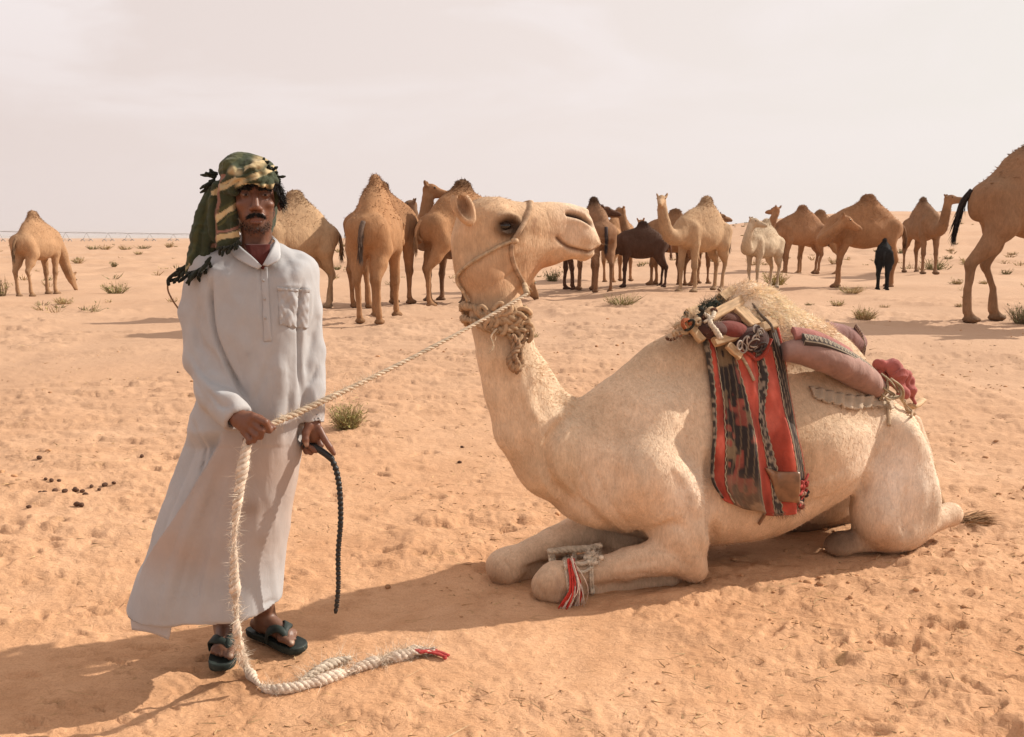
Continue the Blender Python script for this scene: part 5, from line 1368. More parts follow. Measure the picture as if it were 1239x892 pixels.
def rope(mb, path, r, lay=0.06, strands=3, col=(0.5, 0.42, 0.33), seg=6, jit=0.15, n=None):
    P = np.asarray(path, float)
    L = np.linalg.norm(np.diff(P, axis=0), axis=1).sum()
    n = n or max(12, int(L / 0.0075))
    P = spline(P, n); T, N, B = frames(P)
    s = np.linspace(0, L, n); r = np.interp(np.linspace(0, 1, n), np.linspace(0, 1, len(np.atleast_1d(r))), np.atleast_1d(r))
    j = 1 + jit * vnoise(s * 22, s * 0 + 3.1, 3)
    for k in range(strands):
        a = s / lay * 2 * math.pi + k * 2 * math.pi / strands
        c = P + (N * np.cos(a)[:, None] + B * np.sin(a)[:, None]) * (r * 0.50 * j)[:, None]
        cc = np.asarray(col)[None] * (0.9 + 0.2 * vnoise(s * 9 + k * 7, s * 0 + k, 9))[:, None]
        tube(mb, c, r * 0.60 * j, seg, col=cc)
def fuzz(mb, path, r, n, L=0.02, w=0.0013, col=(0.55, 0.46, 0.36), grav=0.0):
    P = spline(path, 200); i = RNG.integers(0, 199, n); r = np.broadcast_to(r, (200,)) if np.ndim(r) == 0 else np.interp(np.linspace(0, 1, 200), np.linspace(0, 1, len(r)), r)
    d = RNG.normal(0, 1, (n, 3)); d /= np.linalg.norm(d, axis=1)[:, None]
    ribbons(mb, P[i] + d * (r[i] * 0.8)[:, None], d + RNG.normal(0, .4, (n, 3)) + (0, 0, -grav), L * (0.4 + RNG.random(n)), w, np.asarray(col) * (0.8 + 0.35 * RNG.random((n, 1))), RNG.normal(0, 0.6, (n, 3)), seg=3)
ROPE_M = simple('jute_rope', None, rough=0.95, nscale=90, namt=0.2, bump=0.6, bscale=400, attr=True, spec=0.05)
WOOL_M = simple('frayed_wool', None, rough=0.95, nscale=120, namt=0.25, bump=0.6, bscale=300, attr=True, spec=0.05)
WEB = cloth_material('saddle_textile', weave=420, bump=1.0, wr=0.8, lo=0.66, hi=1.16)
TAN = (0.52, 0.40, 0.27); PALE_R = (0.62, 0.52, 0.40)
def T3(*p): return np.array([on_camel(x, y, o) for x, y, o in p])

# halter
halter = empty('halter', on_camel(622, 292, 0.01), 0, 'worn tan rope halter looped round the kneeling camel\'s muzzle and jaw', 'halter')
H0 = np.array(halter.location)
def strap(name, P, r, flat, col, parent=halter, org=H0, mat=ROPE_M, twist=0):
    mb = MB(); P = spline(P, max(10, int(np.linalg.norm(np.diff(P, axis=0), axis=1).sum() / 0.008)))
    cc = np.asarray(col)[None] * (0.9 + 0.25 * vnoise(np.arange(len(P)) * 0.6, np.zeros(len(P)), 3))[:, None]
    tube(mb, P - org, np.asarray(r) * 1.12, 8, flat=flat, col=cc, twist=0.0); return link(name, mb.mesh(name, mat), parent)
near_nose = T3((642, 247, .006), (640, 255, .006), (634, 268, .006), (627, 280, .006), (620, 292, .007), (618, 305, .006), (621, 320, .006), (627, 333, .006), (634, 345, .008))
def far(P, y0=0.02):                                                # the far half of a ring, mirrored in the head's middle plane
    q = P - ORG; l = np.stack([q @ AX, q @ LT, q[:, 2]], 1); l[:, 1] = 2 * y0 - l[:, 1]
    return ORG + l[:, :1] * AX + l[:, 1:2] * LT + l[:, 2:] * np.array([0, 0, 1.0])
ring = np.vstack([near_nose, [wc(641, 352, 0.02)], far(near_nose)[::-1], [wc(642, 244, 0.02)], near_nose[:1]])
strap('noseband', near_nose, np.interp(np.linspace(0, 1, 40), [0, .5, 1], [.011, .010, .008])[:max(10, int(np.linalg.norm(np.diff(near_nose, axis=0), axis=1).sum() / 0.008))] if False else 0.0095, 0.6, (0.46, 0.31, 0.20))
strap('noseband', np.vstack([near_nose[-1:], [wc(641, 352, 0.02)], far(near_nose)[::-1], [wc(642, 244, 0.02)], near_nose[:1]]), 0.0095, 0.6, (0.46, 0.31, 0.20))
strap('cheek_strap', T3((621, 291, .008), (606, 297, .007), (588, 307, .007), (572, 317, .007), (557, 330, .010), (556, 340, .012), (560, 352, .014), (566, 364, .018)), 0.0075, 0.8, (0.50, 0.35, 0.22))
strap('jaw_strap', [on_camel(632, 343, .012), wc(636, 350, -0.11), wc(638, 356, -0.15)], 0.011, 0.9, (0.50, 0.36, 0.23))
mb = MB(); ellipsoid_mesh(mb, on_camel(621, 291, 0.012) - H0, (0.016, 0.012, 0.013), 10, 8, col=(0.48, 0.33, 0.21)); fuzz(mb, [on_camel(618, 288, .01) - H0, on_camel(624, 296, .01) - H0], 0.01, 40, 0.012, 0.001, (0.5, .36, .24))
link('knot', mb.mesh('knot', ROPE_M), halter)

# plaited collar hanging on the throat
collar = empty('neck_collar', wc(605, 392, -0.1), 0, 'thick plaited rope collar with knotted pendant hanging on the kneeling camel\'s throat', 'rope collar')
C0 = np.array(collar.location)
cp = T3((577, 372, .016), (590, 384, .018), (605, 388, .018), (620, 384, .018), (634, 374, .016))
cp2 = T3((577, 388, .016), (590, 396, .018), (606, 399, .018), (620, 396, .018), (634, 384, .016))
for q, r_ in ((cp, 0.019), (cp2, 0.016)):
    mb = MB(); loop = np.vstack([q, far(q)[::-1], q[:1]]); rope(mb, loop - C0, r_, 0.075, 3, (0.40, 0.27, 0.165), seg=7, jit=0.35)
    fuzz(mb, loop - C0, r_, 260, 0.016, 0.0013, (0.46, 0.33, 0.21)); link('plait', mb.mesh('plait', ROPE_M), collar)
g5 = np.random.default_rng(3)
mb = MB()
for i in range(24):                                                 # knots and bights along the near side
    x = 582 + 54 * g5.random(); y = 372 + 40 * g5.random() * (0.55 + 0.45 * (x > 600)); c = on_camel(x, y, 0.026, -0.1) - C0
    a = g5.random() * 6.28; R1 = 0.016 + 0.014 * g5.random(); t = np.linspace(0, 5.2, 12)
    P = c + np.outer(np.cos(t), [math.cos(a), -0.15, math.sin(a)]) * R1 + np.outer(np.sin(t), [-math.sin(a) * .5, -0.3 * g5.random(), math.cos(a) * .5]) * R1 * 1.2
    tube(mb, P, 0.0095, 7, col=np.tile(np.array([0.42, 0.28, 0.17]) * (0.7 + 0.5 * g5.random()), (12, 1)))
o = link('knots', mb.mesh('knots', ROPE_M), collar); o['kind'] = 'stuff'
mb = MB()
pb = [on_camel(616, 410, 0.03, -0.08), wc(622, 425, -0.13), wc(616, 436, -0.14), wc(622, 447, -0.14), wc(631, 441, -0.13), wc(629, 424, -0.12), wc(634, 408, -0.11), wc(630, 395, -0.10)]
rope(mb, np.array(pb) - C0, 0.0125, 0.05, 3, (0.36, 0.23, 0.14), jit=0.3)
rope(mb, np.array([wc(620, 405, -.13), wc(628, 418, -.14), wc(622, 430, -.15), wc(628, 446, -.14), wc(624, 450, -.14)]) - C0, 0.012, 0.04, 2, (0.33, 0.21, 0.13), jit=0.3)
ellipsoid_mesh(mb, wc(624, 443, -0.14) - C0, (0.020, 0.016, 0.024), 10, 8, col=(0.38, 0.25, 0.15))
fuzz(mb, np.array([wc(600, 400, -.12), wc(596, 416, -.13), wc(592, 426, -.13)]) - C0, 0.004, 60, 0.02, 0.0015, (0.52, .40, .27))
tube(mb, spline(np.array([wc(601, 398, -.12), wc(594, 408, -.13), wc(597, 419, -.13), wc(592, 428, -.13)]) - C0, 14), 0.004, 5, col=np.tile((0.55, .42, .29), (14, 1)))
link('pendant', mb.mesh('pendant', ROPE_M), collar)

# lead rope: halter -> right hand -> sand
hand = at_y(325, 515, MAN_Y - 0.196); hand0 = at_y(303, 529, MAN_Y - 0.192)
st = wc(638, 356, -0.15)
def gpt(px, py, up): 
    g = ground(px, py); g[2] = gz(g[0], g[1]) + up; return g
a = st; b = hand
taut = [a + (b - a) * t + np.array([0, 0, -0.05 * 4 * t * (1 - t) * 0.35]) for t in np.linspace(0, 1, 9)]
fall = [at_y(313, 521, MAN_Y - 0.192), hand0, at_y(298, 543, MAN_Y - 0.215), at_y(290, 590, MAN_Y - 0.245), at_y(284, 640, MAN_Y - 0.26), at_y(283.5, 690, MAN_Y - 0.265), at_y(286, 740, MAN_Y - 0.26), at_y(288, 775, MAN_Y - 0.255), gpt(297, 812, 0.035), gpt(318, 832, 0.013), gpt(345, 836, 0.012), gpt(380, 829, 0.012), gpt(420, 817, 0.013), gpt(455, 806, 0.013), gpt(500, 798, 0.013)]
R0 = np.array(gpt(345, 836, 0))
lead = empty('lead_rope', R0, 0, 'pale frayed twisted lead rope running from the halter through the man\'s hand onto sand', 'rope')
mb = MB(); rope(mb, np.array(taut + fall[:2]) - R0, [0.0070, 0.0072, 0.0078, 0.0095, 0.0115], 0.055, 3, (0.56, 0.44, 0.32), jit=0.12)
link('taut_length', mb.mesh('taut_rope', ROPE_M), lead)
mb = MB(); rope(mb, np.array(fall) - R0, [0.013, 0.0145, 0.013, 0.0145, 0.012, 0.014, 0.015, 0.017], 0.055, 3, (0.66, 0.54, 0.43), seg=7, jit=0.55)
link('hanging_length', mb.mesh('hanging_rope', ROPE_M), lead)
mb = MB(); fuzz(mb, np.array(taut[5:] + fall[:2]) - R0, 0.011, 900, 0.016, 0.0010, (0.66, 0.54, 0.40)); fuzz(mb, np.array(taut[:6]) - R0, 0.009, 250, 0.008, 0.0008, (0.56, .44, .32))
fuzz(mb, np.array(fall[2:9]) - R0, 0.013, 2200, 0.016, 0.0013, (0.70, 0.60, 0.48)); fuzz(mb, np.array(fall[9:]) - R0, 0.016, 1700, 0.024, 0.0014, (0.66, 0.54, 0.42))
o = link('frayed_fibre', mb.mesh('frayed_fibre', WOOL_M), lead); o['kind'] = 'stuff'
mb = MB()
br = [gpt(362, 828, 0.013), gpt(385, 816, 0.016), gpt(405, 806, 0.018), gpt(425, 801, 0.014)]
rope(mb, np.array(br) - R0, [0.010, 0.015, 0.016, 0.008], 0.06, 3, (0.58, 0.48, 0.38), jit=0.4); fuzz(mb, np.array(br) - R0, 0.014, 500, 0.035, 0.0014, (0.62, 0.52, 0.40))
link('frayed_branch', mb.mesh('frayed_branch', ROPE_M), lead)
mb = MB()
en = [gpt(455, 806, 0.014), gpt(480, 800, 0.016), gpt(505, 796, 0.014), gpt(525, 795, 0.012)]
for k in range(7):
    o_ = RNG.normal(0, 0.010, (4, 3)) * [1, 1, .5]; rope(mb, np.array(en) + o_ - R0, 0.006, 0.05, 2, (0.68, 0.57, 0.46), jit=0.4)
fuzz(mb, np.array(en) - R0, 0.018, 500, 0.035, 0.0015, (0.66, 0.55, 0.42)); link('frayed_end', mb.mesh('frayed_end', ROPE_M), lead)
mb = MB()
for k in range(5):
    e2 = [gpt(492 + 3 * k, 800 - k, 0.020), gpt(510, 797 + k, 0.022), gpt(526, 799 - k, 0.016), gpt(541, 801 + k * .5, 0.012)]
    P = spline(np.array(e2) + RNG.normal(0, 0.005, (4, 3)) * [1, 1, .4] - R0, 26)
    tube(mb, P, 0.007 * (1 + 0.35 * vnoise(np.arange(26) * .9, np.full(26, k * 3.), 2)), 6, flat=0.6, col=(0.36, 0.045, 0.04))
link('red_rag', mb.mesh('red_rag', cloth_material('red_rag_cloth')), lead)

# whip in the left hand
W0 = at_y(379, 545, MAN_Y - 0.045)
whip = empty('riding_whip', W0, 0, 'black plaited whip dangling from the man\'s lowered hand beside his robe', 'whip')
BLK = simple('black_leather', (0.014, 0.012, 0.011), rough=0.45, nscale=60, namt=0.3, bump=0.6, bscale=300, spec=0.4)
mb = MB(); hp_ = [at_y(368, 540, MAN_Y - 0.036), at_y(380, 541, MAN_Y - 0.040), at_y(392, 548, MAN_Y - 0.048), at_y(402, 556, MAN_Y - 0.05)]
tube(mb, spline(np.array(hp_) - W0, 20), np.linspace(0.012, 0.0105, 20), 10); link('handle', mb.mesh('whip_handle', BLK), whip)
mb = MB(); lash = [at_y(401, 555, MAN_Y - 0.05), at_y(407, 570, MAN_Y - 0.055), at_y(411, 595, MAN_Y - 0.06), at_y(412, 630, MAN_Y - 0.06), at_y(409, 670, MAN_Y - 0.055), at_y(409, 710, MAN_Y - 0.05), at_y(406, 742, MAN_Y - 0.05)]
P = spline(np.array(lash) - W0, 130); rr = np.linspace(0.0095, 0.0065, 130) * (1 + 0.16 * np.sign(np.sin(np.arange(130) * 1.6)))
tube(mb, P, rr, 8); T_, N_, B_ = frames(P)
for i in range(4, 126, 2):
    ellipsoid_mesh(mb, P[i] + np.array([0.007, 0, 0]), (0.003, 0.003, 0.0026), 6, 4)
link('lash', mb.mesh('whip_lash', BLK), whip)

# hobble on the folded forelegs
K0 = on_camel(692, 700, 0.01)
hob = empty('hobble_rope', K0, 0, 'pale cotton hobble with red tassel tied below the near knee of kneeling camel', 'hobble')
def leg_ring(x0, y0, x1, y1, r, n=3, col=PALE_R, name='wrap'):
    mb = MB()
    for k in range(n):
        o = k * 2.5 - n * 1.2
        q = np.array([on_camel(x0 + (x1 - x0) * t + o, y0 + (y1 - y0) * t, 0.008) for t in np.linspace(0, 1, 7)])
        bk = q[::-1] + LT * 0.15; P = np.vstack([q, bk, q[:1]]); rope(mb, P - K0, r, 0.04, 3, col, jit=0.3); fuzz(mb, q - K0, r, 90, 0.016, 0.0012, col)
    link(name, mb.mesh(name, ROPE_M), hob)
leg_ring(686, 676, 692, 722, 0.0095)
leg_ring(717, 672, 716, 716, 0.0065, 2)
mb = MB(); rope(mb, T3((690, 684, .014), (702, 685, .016), (714, 682, .016), (724, 676, .014)) - K0, 0.009, 0.04, 3, PALE_R); rope(mb, T3((690, 692, .014), (704, 692, .016), (716, 688, .016)) - K0, 0.007, 0.04, 3, PALE_R)
for i in range(9):
    c = on_camel(718 + 5 * RNG.normal(), 677 + 4 * RNG.normal(), 0.018) - K0; ellipsoid_mesh(mb, c, (0.012, 0.010, 0.011), 8, 6, col=np.array(PALE_R) * (0.8 + .3 * RNG.random()))
fuzz(mb, T3((712, 676, .02), (724, 680, .02)) - K0, 0.012, 260, 0.028, 0.0014, (0.72, 0.62, 0.50)); o = link('knots', mb.mesh('hobble_knot', ROPE_M), hob); o['kind'] = 'stuff'
mb = MB(); rope(mb, np.array([wc(663, 668, -.05), wc(685, 665, -.06), wc(706, 664, -.08), wc(728, 660, -.10)]) - K0, 0.013, 0.06, 3, (0.48, 0.39, 0.29), jit=0.3); link('link_rope', mb.mesh('link_rope', ROPE_M), hob)
def tassel(mb, top, tips, n, col, w, L=1.0):
    for i in range(n):
        tp = tips[0] + (tips[1] - tips[0]) * RNG.random() + RNG.normal(0, 0.006, 3); s0 = top + RNG.normal(0, 0.006, 3)
        m = (s0 + tp) / 2 + RNG.normal(0, 0.008, 3) + (-LT * 0.05); P = spline([s0, m, tp], 9); tube(mb, P, w * (0.7 + .6 * RNG.random()), 5, flat=0.6, col=np.tile(np.asarray(col) * (0.75 + .45 * RNG.random()), (9, 1)))
top_ = on_camel(690, 684, 0.03) - K0
tips = [on_camel(674, 720, 0.045) - K0, on_camel(690, 720, 0.045) - K0]
tips = [t_ + np.array([0, 0, -0.03]) for t_ in tips]
mb = MB(); tassel(mb, top_, tips, 26, (0.52, 0.055, 0.04), 0.0042); link('red_tassel', mb.mesh('red_tassel', WOOL_M), hob)
mb = MB(); tassel(mb, top_ + (-LT * 0.008), [tips[0] + np.array([0.0, 0, -0.02]), tips[1] + np.array([0.02, 0, -0.012])], 22, (0.70, 0.56, 0.46), 0.0022); fuzz(mb, [top_, (tips[0] + tips[1]) / 2], 0.02, 200, 0.02, 0.001, (0.72, .6, .48)); link('white_tassel', mb.mesh('white_tassel', WOOL_M), hob)

# saddle bag hanging down the near flank
B0 = on_camel(905, 480, 0.0)
bag = empty('saddle_bag', B0, 0, 'red and black striped woven saddle bag hanging down the kneeling camel\'s flank', 'saddle bag')
EL = spline([(843, 392), (850, 430), (857, 480), (859, 530), (854, 578), (866, 602)], 60); ER = spline([(938, 398), (949, 440), (961, 500), (970, 550), (974, 585), (966, 618)], 60)
def bag_pt(u, v, out=0.0):
    i = np.clip(v, 0, 1) * 59; l = np.array([np.interp(i, np.arange(60), EL[:, k]) for k in (0, 1)]); r = np.array([np.interp(i, np.arange(60), ER[:, k]) for k in (0, 1)])
    p = l + (r - l) * u
    p[1] += 14 * math.sin(u * math.pi) * v ** 2 + 12 * u * v * 0 + 10 * math.sin(math.pi * u) * (1 - v) * 0.5
    bul = 0.020 + 0.055 * math.sin(math.pi * min(max(u, 0), 1)) ** 0.7 * (0.25 + 0.75 * v)
    bul += 0.026 * math.sin(u * 15 + v * 3.2 + 1.2 * math.sin(v * 4)) * math.sin(min(v * 1.3, 1) * math.pi / 2) + 0.012 * math.sin(u * 31 - v * 4) * (0.4 + 0.6 * v) + 0.006 * float(vnoise(np.array([u * 9.]), np.array([v * 7.]), 5)[0])
    q = on_camel(p[0], p[1], 0.0, -0.2)
    n = -LT * 0.94 + np.array([0, 0, 0.30])
    return q + n * (bul + out)
NV = 64
VV = np.linspace(0, 1, NV); UU = np.linspace(-0.03, 1.03, 75)
BG = np.array([[bag_pt(u, v) for u in UU] for v in VV])
for _ in range(3): BG[1:-1, 1:-1] = 0.4 * BG[1:-1, 1:-1] + 0.15 * (BG[2:, 1:-1] + BG[:-2, 1:-1] + BG[1:-1, 2:] + BG[1:-1, :-2])
def bag_s(u, v):
    a = (np.asarray(u) + 0.03) / 1.06 * 74; b = np.clip(np.asarray(v), 0, 1) * (NV - 1)
    i = np.clip(np.floor(b).astype(int), 0, NV - 2); j = np.clip(np.floor(a).astype(int), 0, 73); fb = (b - i)[..., None]; fa = (a - j)[..., None]
    return (BG[i, j] * (1 - fa) + BG[i, j + 1] * fa) * (1 - fb) + (BG[i + 1, j] * (1 - fa) + BG[i + 1, j + 1] * fa) * fb
BN = -LT * 0.94 + np.array([0, 0, 0.30])
def panel(name, ua, ub, va, vb, colf, out=0.0, th=0.007, nu=None, nv=None, mat=WEB, round_=1.0, label=None):
    """a strip of cloth between two edge curves given as (v, u) tables"""
    nv = nv or int(max(8, (vb - va) * 110)); v = np.linspace(va, vb, nv); u0 = np.interp(v, [p[0] for p in ua], [p[1] for p in ua]); u1 = np.interp(v, [p[0] for p in ub], [p[1] for p in ub])
    nu = nu or int(max(5, np.max(u1 - u0) * 100)); t = np.linspace(0, 1, nu)
    U_ = u0[:, None] + (u1 - u0)[:, None] * t; V_ = np.broadcast_to(v[:, None], U_.shape)
    lift = out + round_ * 0.006 * np.sqrt(np.clip(4 * t * (1 - t), 0, 1))[None, :]
    F_ = bag_s(U_, V_) + BN * lift[..., None] - B0; K_ = F_ - BN * (th + lift[..., None])
    c = colf(U_, V_); idx = np.arange(nv * nu).reshape(nv, nu); o = nv * nu
    q = np.stack([idx[:-1, :-1], idx[1:, :-1], idx[1:, 1:], idx[:-1, 1:]], -1).reshape(-1, 4)
    ring = np.concatenate([idx[:, 0], idx[-1, 1:], idx[-2::-1, -1], idx[0, -2:0:-1]]); r2 = np.roll(ring, -1)
    mb = MB(); mb.add(np.concatenate([F_.reshape(-1, 3), K_.reshape(-1, 3)]), np.concatenate([q, q[:, ::-1] + o, np.stack([ring, ring + o, r2 + o, r2], 1)]), col=np.concatenate([c.reshape(-1, 3)] * 2))
    return link(name, mb.mesh(name, mat), bag, label=label)
def red(U_, V_):
    n = fbm(U_ * 9, V_ * 6, 4, 3)[..., None]
    return np.array([0.46, 0.085, 0.055]) * (1 + 0.35 * n) + np.array([0.05, 0.04, 0.03]) * sstep(0.2, 0.9, n)
def woven(U_, V_):
    c = np.tile(np.array([0.040, 0.032, 0.030]), U_.shape + (1,))
    w = U_ + 0.02 * fbm(U_ * 4, V_ * 9, 7, 2); k = sstep(0.30, 0.38, 0.5 + 0.5 * np.sin(w * 95)) * 0
    m = sstep(0.05, 0.35, fbm(U_ * 12, V_ * 10, 31, 3))[..., None]; c = c * (1 - m) + np.array([0.20, 0.14, 0.085]) * m
    fl = (sstep(0.25, 0.5, vnoise(U_ * 34, V_ * 26, 61)) * sstep(-.1, .3, vnoise(U_ * 9, V_ * 7, 62)))[..., None]; c = c * (1 - fl) + np.array([0.27, 0.075, 0.055]) * fl
    st = (sstep(0.75, 0.95, np.sin(U_ * 140 + V_ * 6)) * 0.5)[..., None]; c = c * (1 - st) + np.array([0.28, 0.20, 0.12]) * st
    lo_ = (sstep(0.78, 0.9, V_) * 0.55)[..., None]; return c * (1 - lo_) + np.array([0.30, 0.20, 0.13]) * lo_ * (0.8 + .4 * m)
def tribal(U_, V_):
    d = sstep(0.0, 0.5, vnoise(U_ * 60, V_ * 60, 33) + 0.35 * np.sin(V_ * 130 + U_ * 40))[..., None]; return np.array([0.055, 0.045, 0.04]) * (1 - d) + np.array([0.33, 0.26, 0.19]) * d
def dark(U_, V_):
    d = sstep(0.6, 0.9, np.sin(U_ * 190 + 2 * np.sin(V_ * 9)))[..., None]; n = sstep(0, .6, fbm(U_ * 20, V_ * 30, 5, 2))[..., None] * .5
    return np.array([0.035, 0.027, 0.024]) * (1 - d) + np.array([0.22, 0.16, 0.11]) * d + np.array([.06, .03, .02]) * n
e0 = [(0, 0.00), (1, 0.0)]; e1 = [(0, 0.035), (1, 0.03)]; e2 = [(0, 0.10), (0.5, 0.13), (1, 0.155)]; e3 = [(0, 0.32), (0.25, 0.34), (0.5, 0.355), (0.8, 0.40), (1, 0.50)]
e4 = [(0, 0.62), (0.25, 0.62), (0.5, 0.49), (0.8, 0.56), (1, 0.62)]; e5 = [(0, 0.69), (0.25, 0.69), (0.5, 0.575), (0.8, 0.66), (1, 0.70)]; e6 = [(0, 0.84), (0.25, 0.81), (0.5, 0.775), (0.8, 0.79), (1, 0.86)]; e7 = [(0, 0.97), (1, 0.965)]; e8 = [(0, 1.0), (1, 1.0)]
panel('patterned_border', e0, e1, 0, 1, tribal, 0.004); panel('red_panel', e1, e2, 0, 1, red, 0.0); panel('woven_panel', e2, e3, 0.0, 1, woven, 0.003)
panel('red_panel', e3, e4, 0.12, 1, red, 0.002); panel('patterned_band', e4, e5, 0.12, 1, tribal, 0.006); panel('red_panel', e5, e6, 0.10, 1, red, 0.0)
panel('dark_panel', e6, e7, 0, 1, dark, 0.003); panel('red_border', e7, e8, 0, 1, red, 0.004)
def line(name, uv, r, col, out=0.012, mat=ROPE_M, wig=0.0, parent=None):
    uv = spline(uv, 90); P = bag_s(uv[:, 0] + wig * np.where(np.arange(90) % 4 < 2, 1, -1), uv[:, 1]) + BN * out - B0; mb = MB(); tube(mb, P, r, 5, col=np.tile(col, (90, 1))); return link(name, mb.mesh(name, mat), parent or bag)
for ed in (e1, e2, e3, e4, e5, e6, e7):
    line('trim', [(np.interp(v, [p[0] for p in ed], [p[1] for p in ed]), v) for v in np.linspace(0.03 if ed in (e1, e2, e3) else 0.13, 0.99, 9)], 0.0022, (0.40, 0.32, 0.22), 0.006, wig=0.004)
# folded pocket mouth, leather patch, cords at the lower corner
mouth = lambda U_, V_: np.tile(np.array([0.42, 0.05, 0.03]), U_.shape + (1,))
line('pocket_roll', [(0.34, 0.10), (0.48, 0.16), (0.60, 0.17), (0.72, 0.13), (0.82, 0.06)], 0.010, (0.34, 0.06, 0.04), 0.016, WEB)
line('pocket_roll', [(0.30, 0.02), (0.34, 0.10), (0.42, 0.22), (0.47, 0.30)], 0.007, (0.40, 0.30, 0.20), 0.014)
LEA = simple('worn_leather', (0.22, 0.115, 0.060), rough=0.38, nscale=25, namt=0.35, bump=0.5, bscale=80, spec=0.5)
mb = MB()
uu = np.linspace(0, 1, 14); vv = np.linspace(0, 1, 14); A, Bv = np.meshgrid(uu, vv)
U_ = 0.53 + 0.30 * A + 0.10 * Bv * (1 - A) + 0.05 * (Bv - .5); V_ = 0.755 + 0.165 * Bv + 0.03 * A
P = bag_s(U_, V_) + BN * (0.016 + 0.022 * np.sin(np.pi * A) * np.sin(np.pi * Bv) ** .6 + 0.006 * np.sin(A * 9 + Bv * 5))[..., None] - B0; Pb = P - BN * 0.016
idx = np.arange(196).reshape(14, 14); q = np.stack([idx[:-1, :-1], idx[:-1, 1:], idx[1:, 1:], idx[1:, :-1]], -1).reshape(-1, 4)[:, ::-1]; ring_ = np.concatenate([idx[:, 0], idx[-1, 1:], idx[-2::-1, -1], idx[0, -2:0:-1]]); r2 = np.roll(ring_, -1)
mb.add(np.concatenate([P.reshape(-1, 3), Pb.reshape(-1, 3)]), np.concatenate([q, q[:, ::-1] + 196, np.stack([ring_, ring_ + 196, r2 + 196, r2], 1)])); link('leather_patch', mb.mesh('leather_patch', LEA), bag)
for u0, v0, u1, v1 in ((0.78, 0.86, 1.0, 0.80), (0.76, 0.90, 1.0, 0.84), (0.80, 0.96, 0.98, 0.88)):
    line('cord', [(u0, v0), ((u0 + u1) / 2, (v0 + v1) / 2 + 0.01), (u1, v1)], 0.0055, (0.33, 0.06, 0.05), 0.024)
mb = MB()
for i in range(16):
    c = bag_s(np.array(0.80 + 0.2 * RNG.random()), np.array(0.84 + 0.14 * RNG.random())) + BN * 0.022 - B0; ellipsoid_mesh(mb, c, 0.008 + 0.008 * RNG.random(3), 7, 5, col=((0.30, 0.06, 0.05), (0.05, 0.04, 0.035), (0.36, 0.22, 0.16))[i % 3])
fuzz(mb, bag_s(np.array([0.55, 0.7, 0.85, 0.97]), np.array([0.985, 0.99, 0.985, 0.95])) + BN * 0.01 - B0, 0.008, 220, 0.03, 0.0016, (0.30, 0.18, 0.12), 1.0); link('knotted_fringe', mb.mesh('knotted_fringe', WOOL_M), bag)

# saddle frame of rough planks tied over the hump
S0 = wc(885, 395, -0.1)
saddle = empty('wooden_saddle', S0, TH, 'rough saddle frame of pale wooden planks roped together before the woolly hump', 'saddle')
WOOD = simple('bare_wood', (0.44, 0.285, 0.155), rough=0.7, nscale=14, namt=0.28, bump=0.5, bscale=60, stretch=(1, 6, 6), spec=0.2)
def lc(px, py, off): 
    p = MC(px, py, off); q = S0 - ORG; return p - np.array([q.dot(AX), q.dot(LT), q[2]])
def plank(p0, p1, w, t, up=(0, -0.5, 1), name='plank', mat=WOOD):
    p0 = np.asarray(p0); p1 = np.asarray(p1); d = p1 - p0; L = np.linalg.norm(d); d /= L; u = np.asarray(up, float); u -= d * u.dot(d); u /= np.linalg.norm(u); s = np.cross(d, u)
    nx = 6; b = 0.004; prof = [(-w / 2, -t / 2 + b), (-w / 2 + b, -t / 2), (w / 2 - b, -t / 2), (w / 2, -t / 2 + b), (w / 2, t / 2 - b), (w / 2 - b, t / 2), (-w / 2 + b, t / 2), (-w / 2, t / 2 - b)]
    V = []; 
    for i in range(nx):
        f_ = i / (nx - 1) - 0.5
        for a_, c_ in prof: V.append((f_ * L, a_ + 0.0015 * RNG.normal(), c_ + 0.0012 * RNG.normal()))
    V = np.array(V); i = np.arange(nx - 1)[:, None] * 8; j = np.arange(8)[None, :]; k = (j + 1) % 8
    Q = np.stack([i + j, i + k, i + 8 + k, i + 8 + j], -1).reshape(-1, 4); T = [(0, a_ + 1, a_) for a_ in range(1, 7)] + [((nx - 1) * 8, (nx - 1) * 8 + a_, (nx - 1) * 8 + a_ + 1) for a_ in range(1, 7)]
    me = mesh_np(name, V, Q, T, False, mat); o = link(name, me, saddle)
    o.matrix_local = Matrix.Translation((p0 + p1) / 2) @ Matrix(np.stack([d, s, u], 1).tolist()).to_4x4()
    return o
plank(lc(858, 385, -0.13), lc(910, 357, -0.04), 0.045, 0.030, (0, -1, 0.8))
plank(lc(864, 414, -0.19), lc(938, 392, -0.17), 0.040, 0.026, (0, -1, 0.7))
plank(lc(892, 372, -0.09), lc(914, 394, -0.18), 0.062, 0.024, (0, -0.8, 1))
plank(lc(829, 388, -0.10), lc(850, 413, -0.17), 0.036, 0.024, (0, -1, 0.7))
plank(lc(832, 381, -0.06), lc(848, 376, -0.04), 0.046, 0.040, (0, -1, 1))
plank(lc(872, 362, -0.02), lc(887, 352, 0.0), 0.044, 0.040, (0, -1, 1))
plank(lc(880, 417, -0.20), lc(896, 432, -0.22), 0.040, 0.022, (0, -1, 0.7))
plank(lc(905, 358, -0.05), lc(932, 392, -0.16), 0.034, 0.024, (0, -0.8, 1))
plank(lc(866, 375, 0.10), lc(925, 352, 0.14), 0.045, 0.03, (0, 1, 0.8)); plank(lc(850, 390, 0.14), lc(930, 372, 0.18), 0.045, 0.03, (0, 1, 0.8))
mb = MB()                                                            # padded pommel cloth under the planks
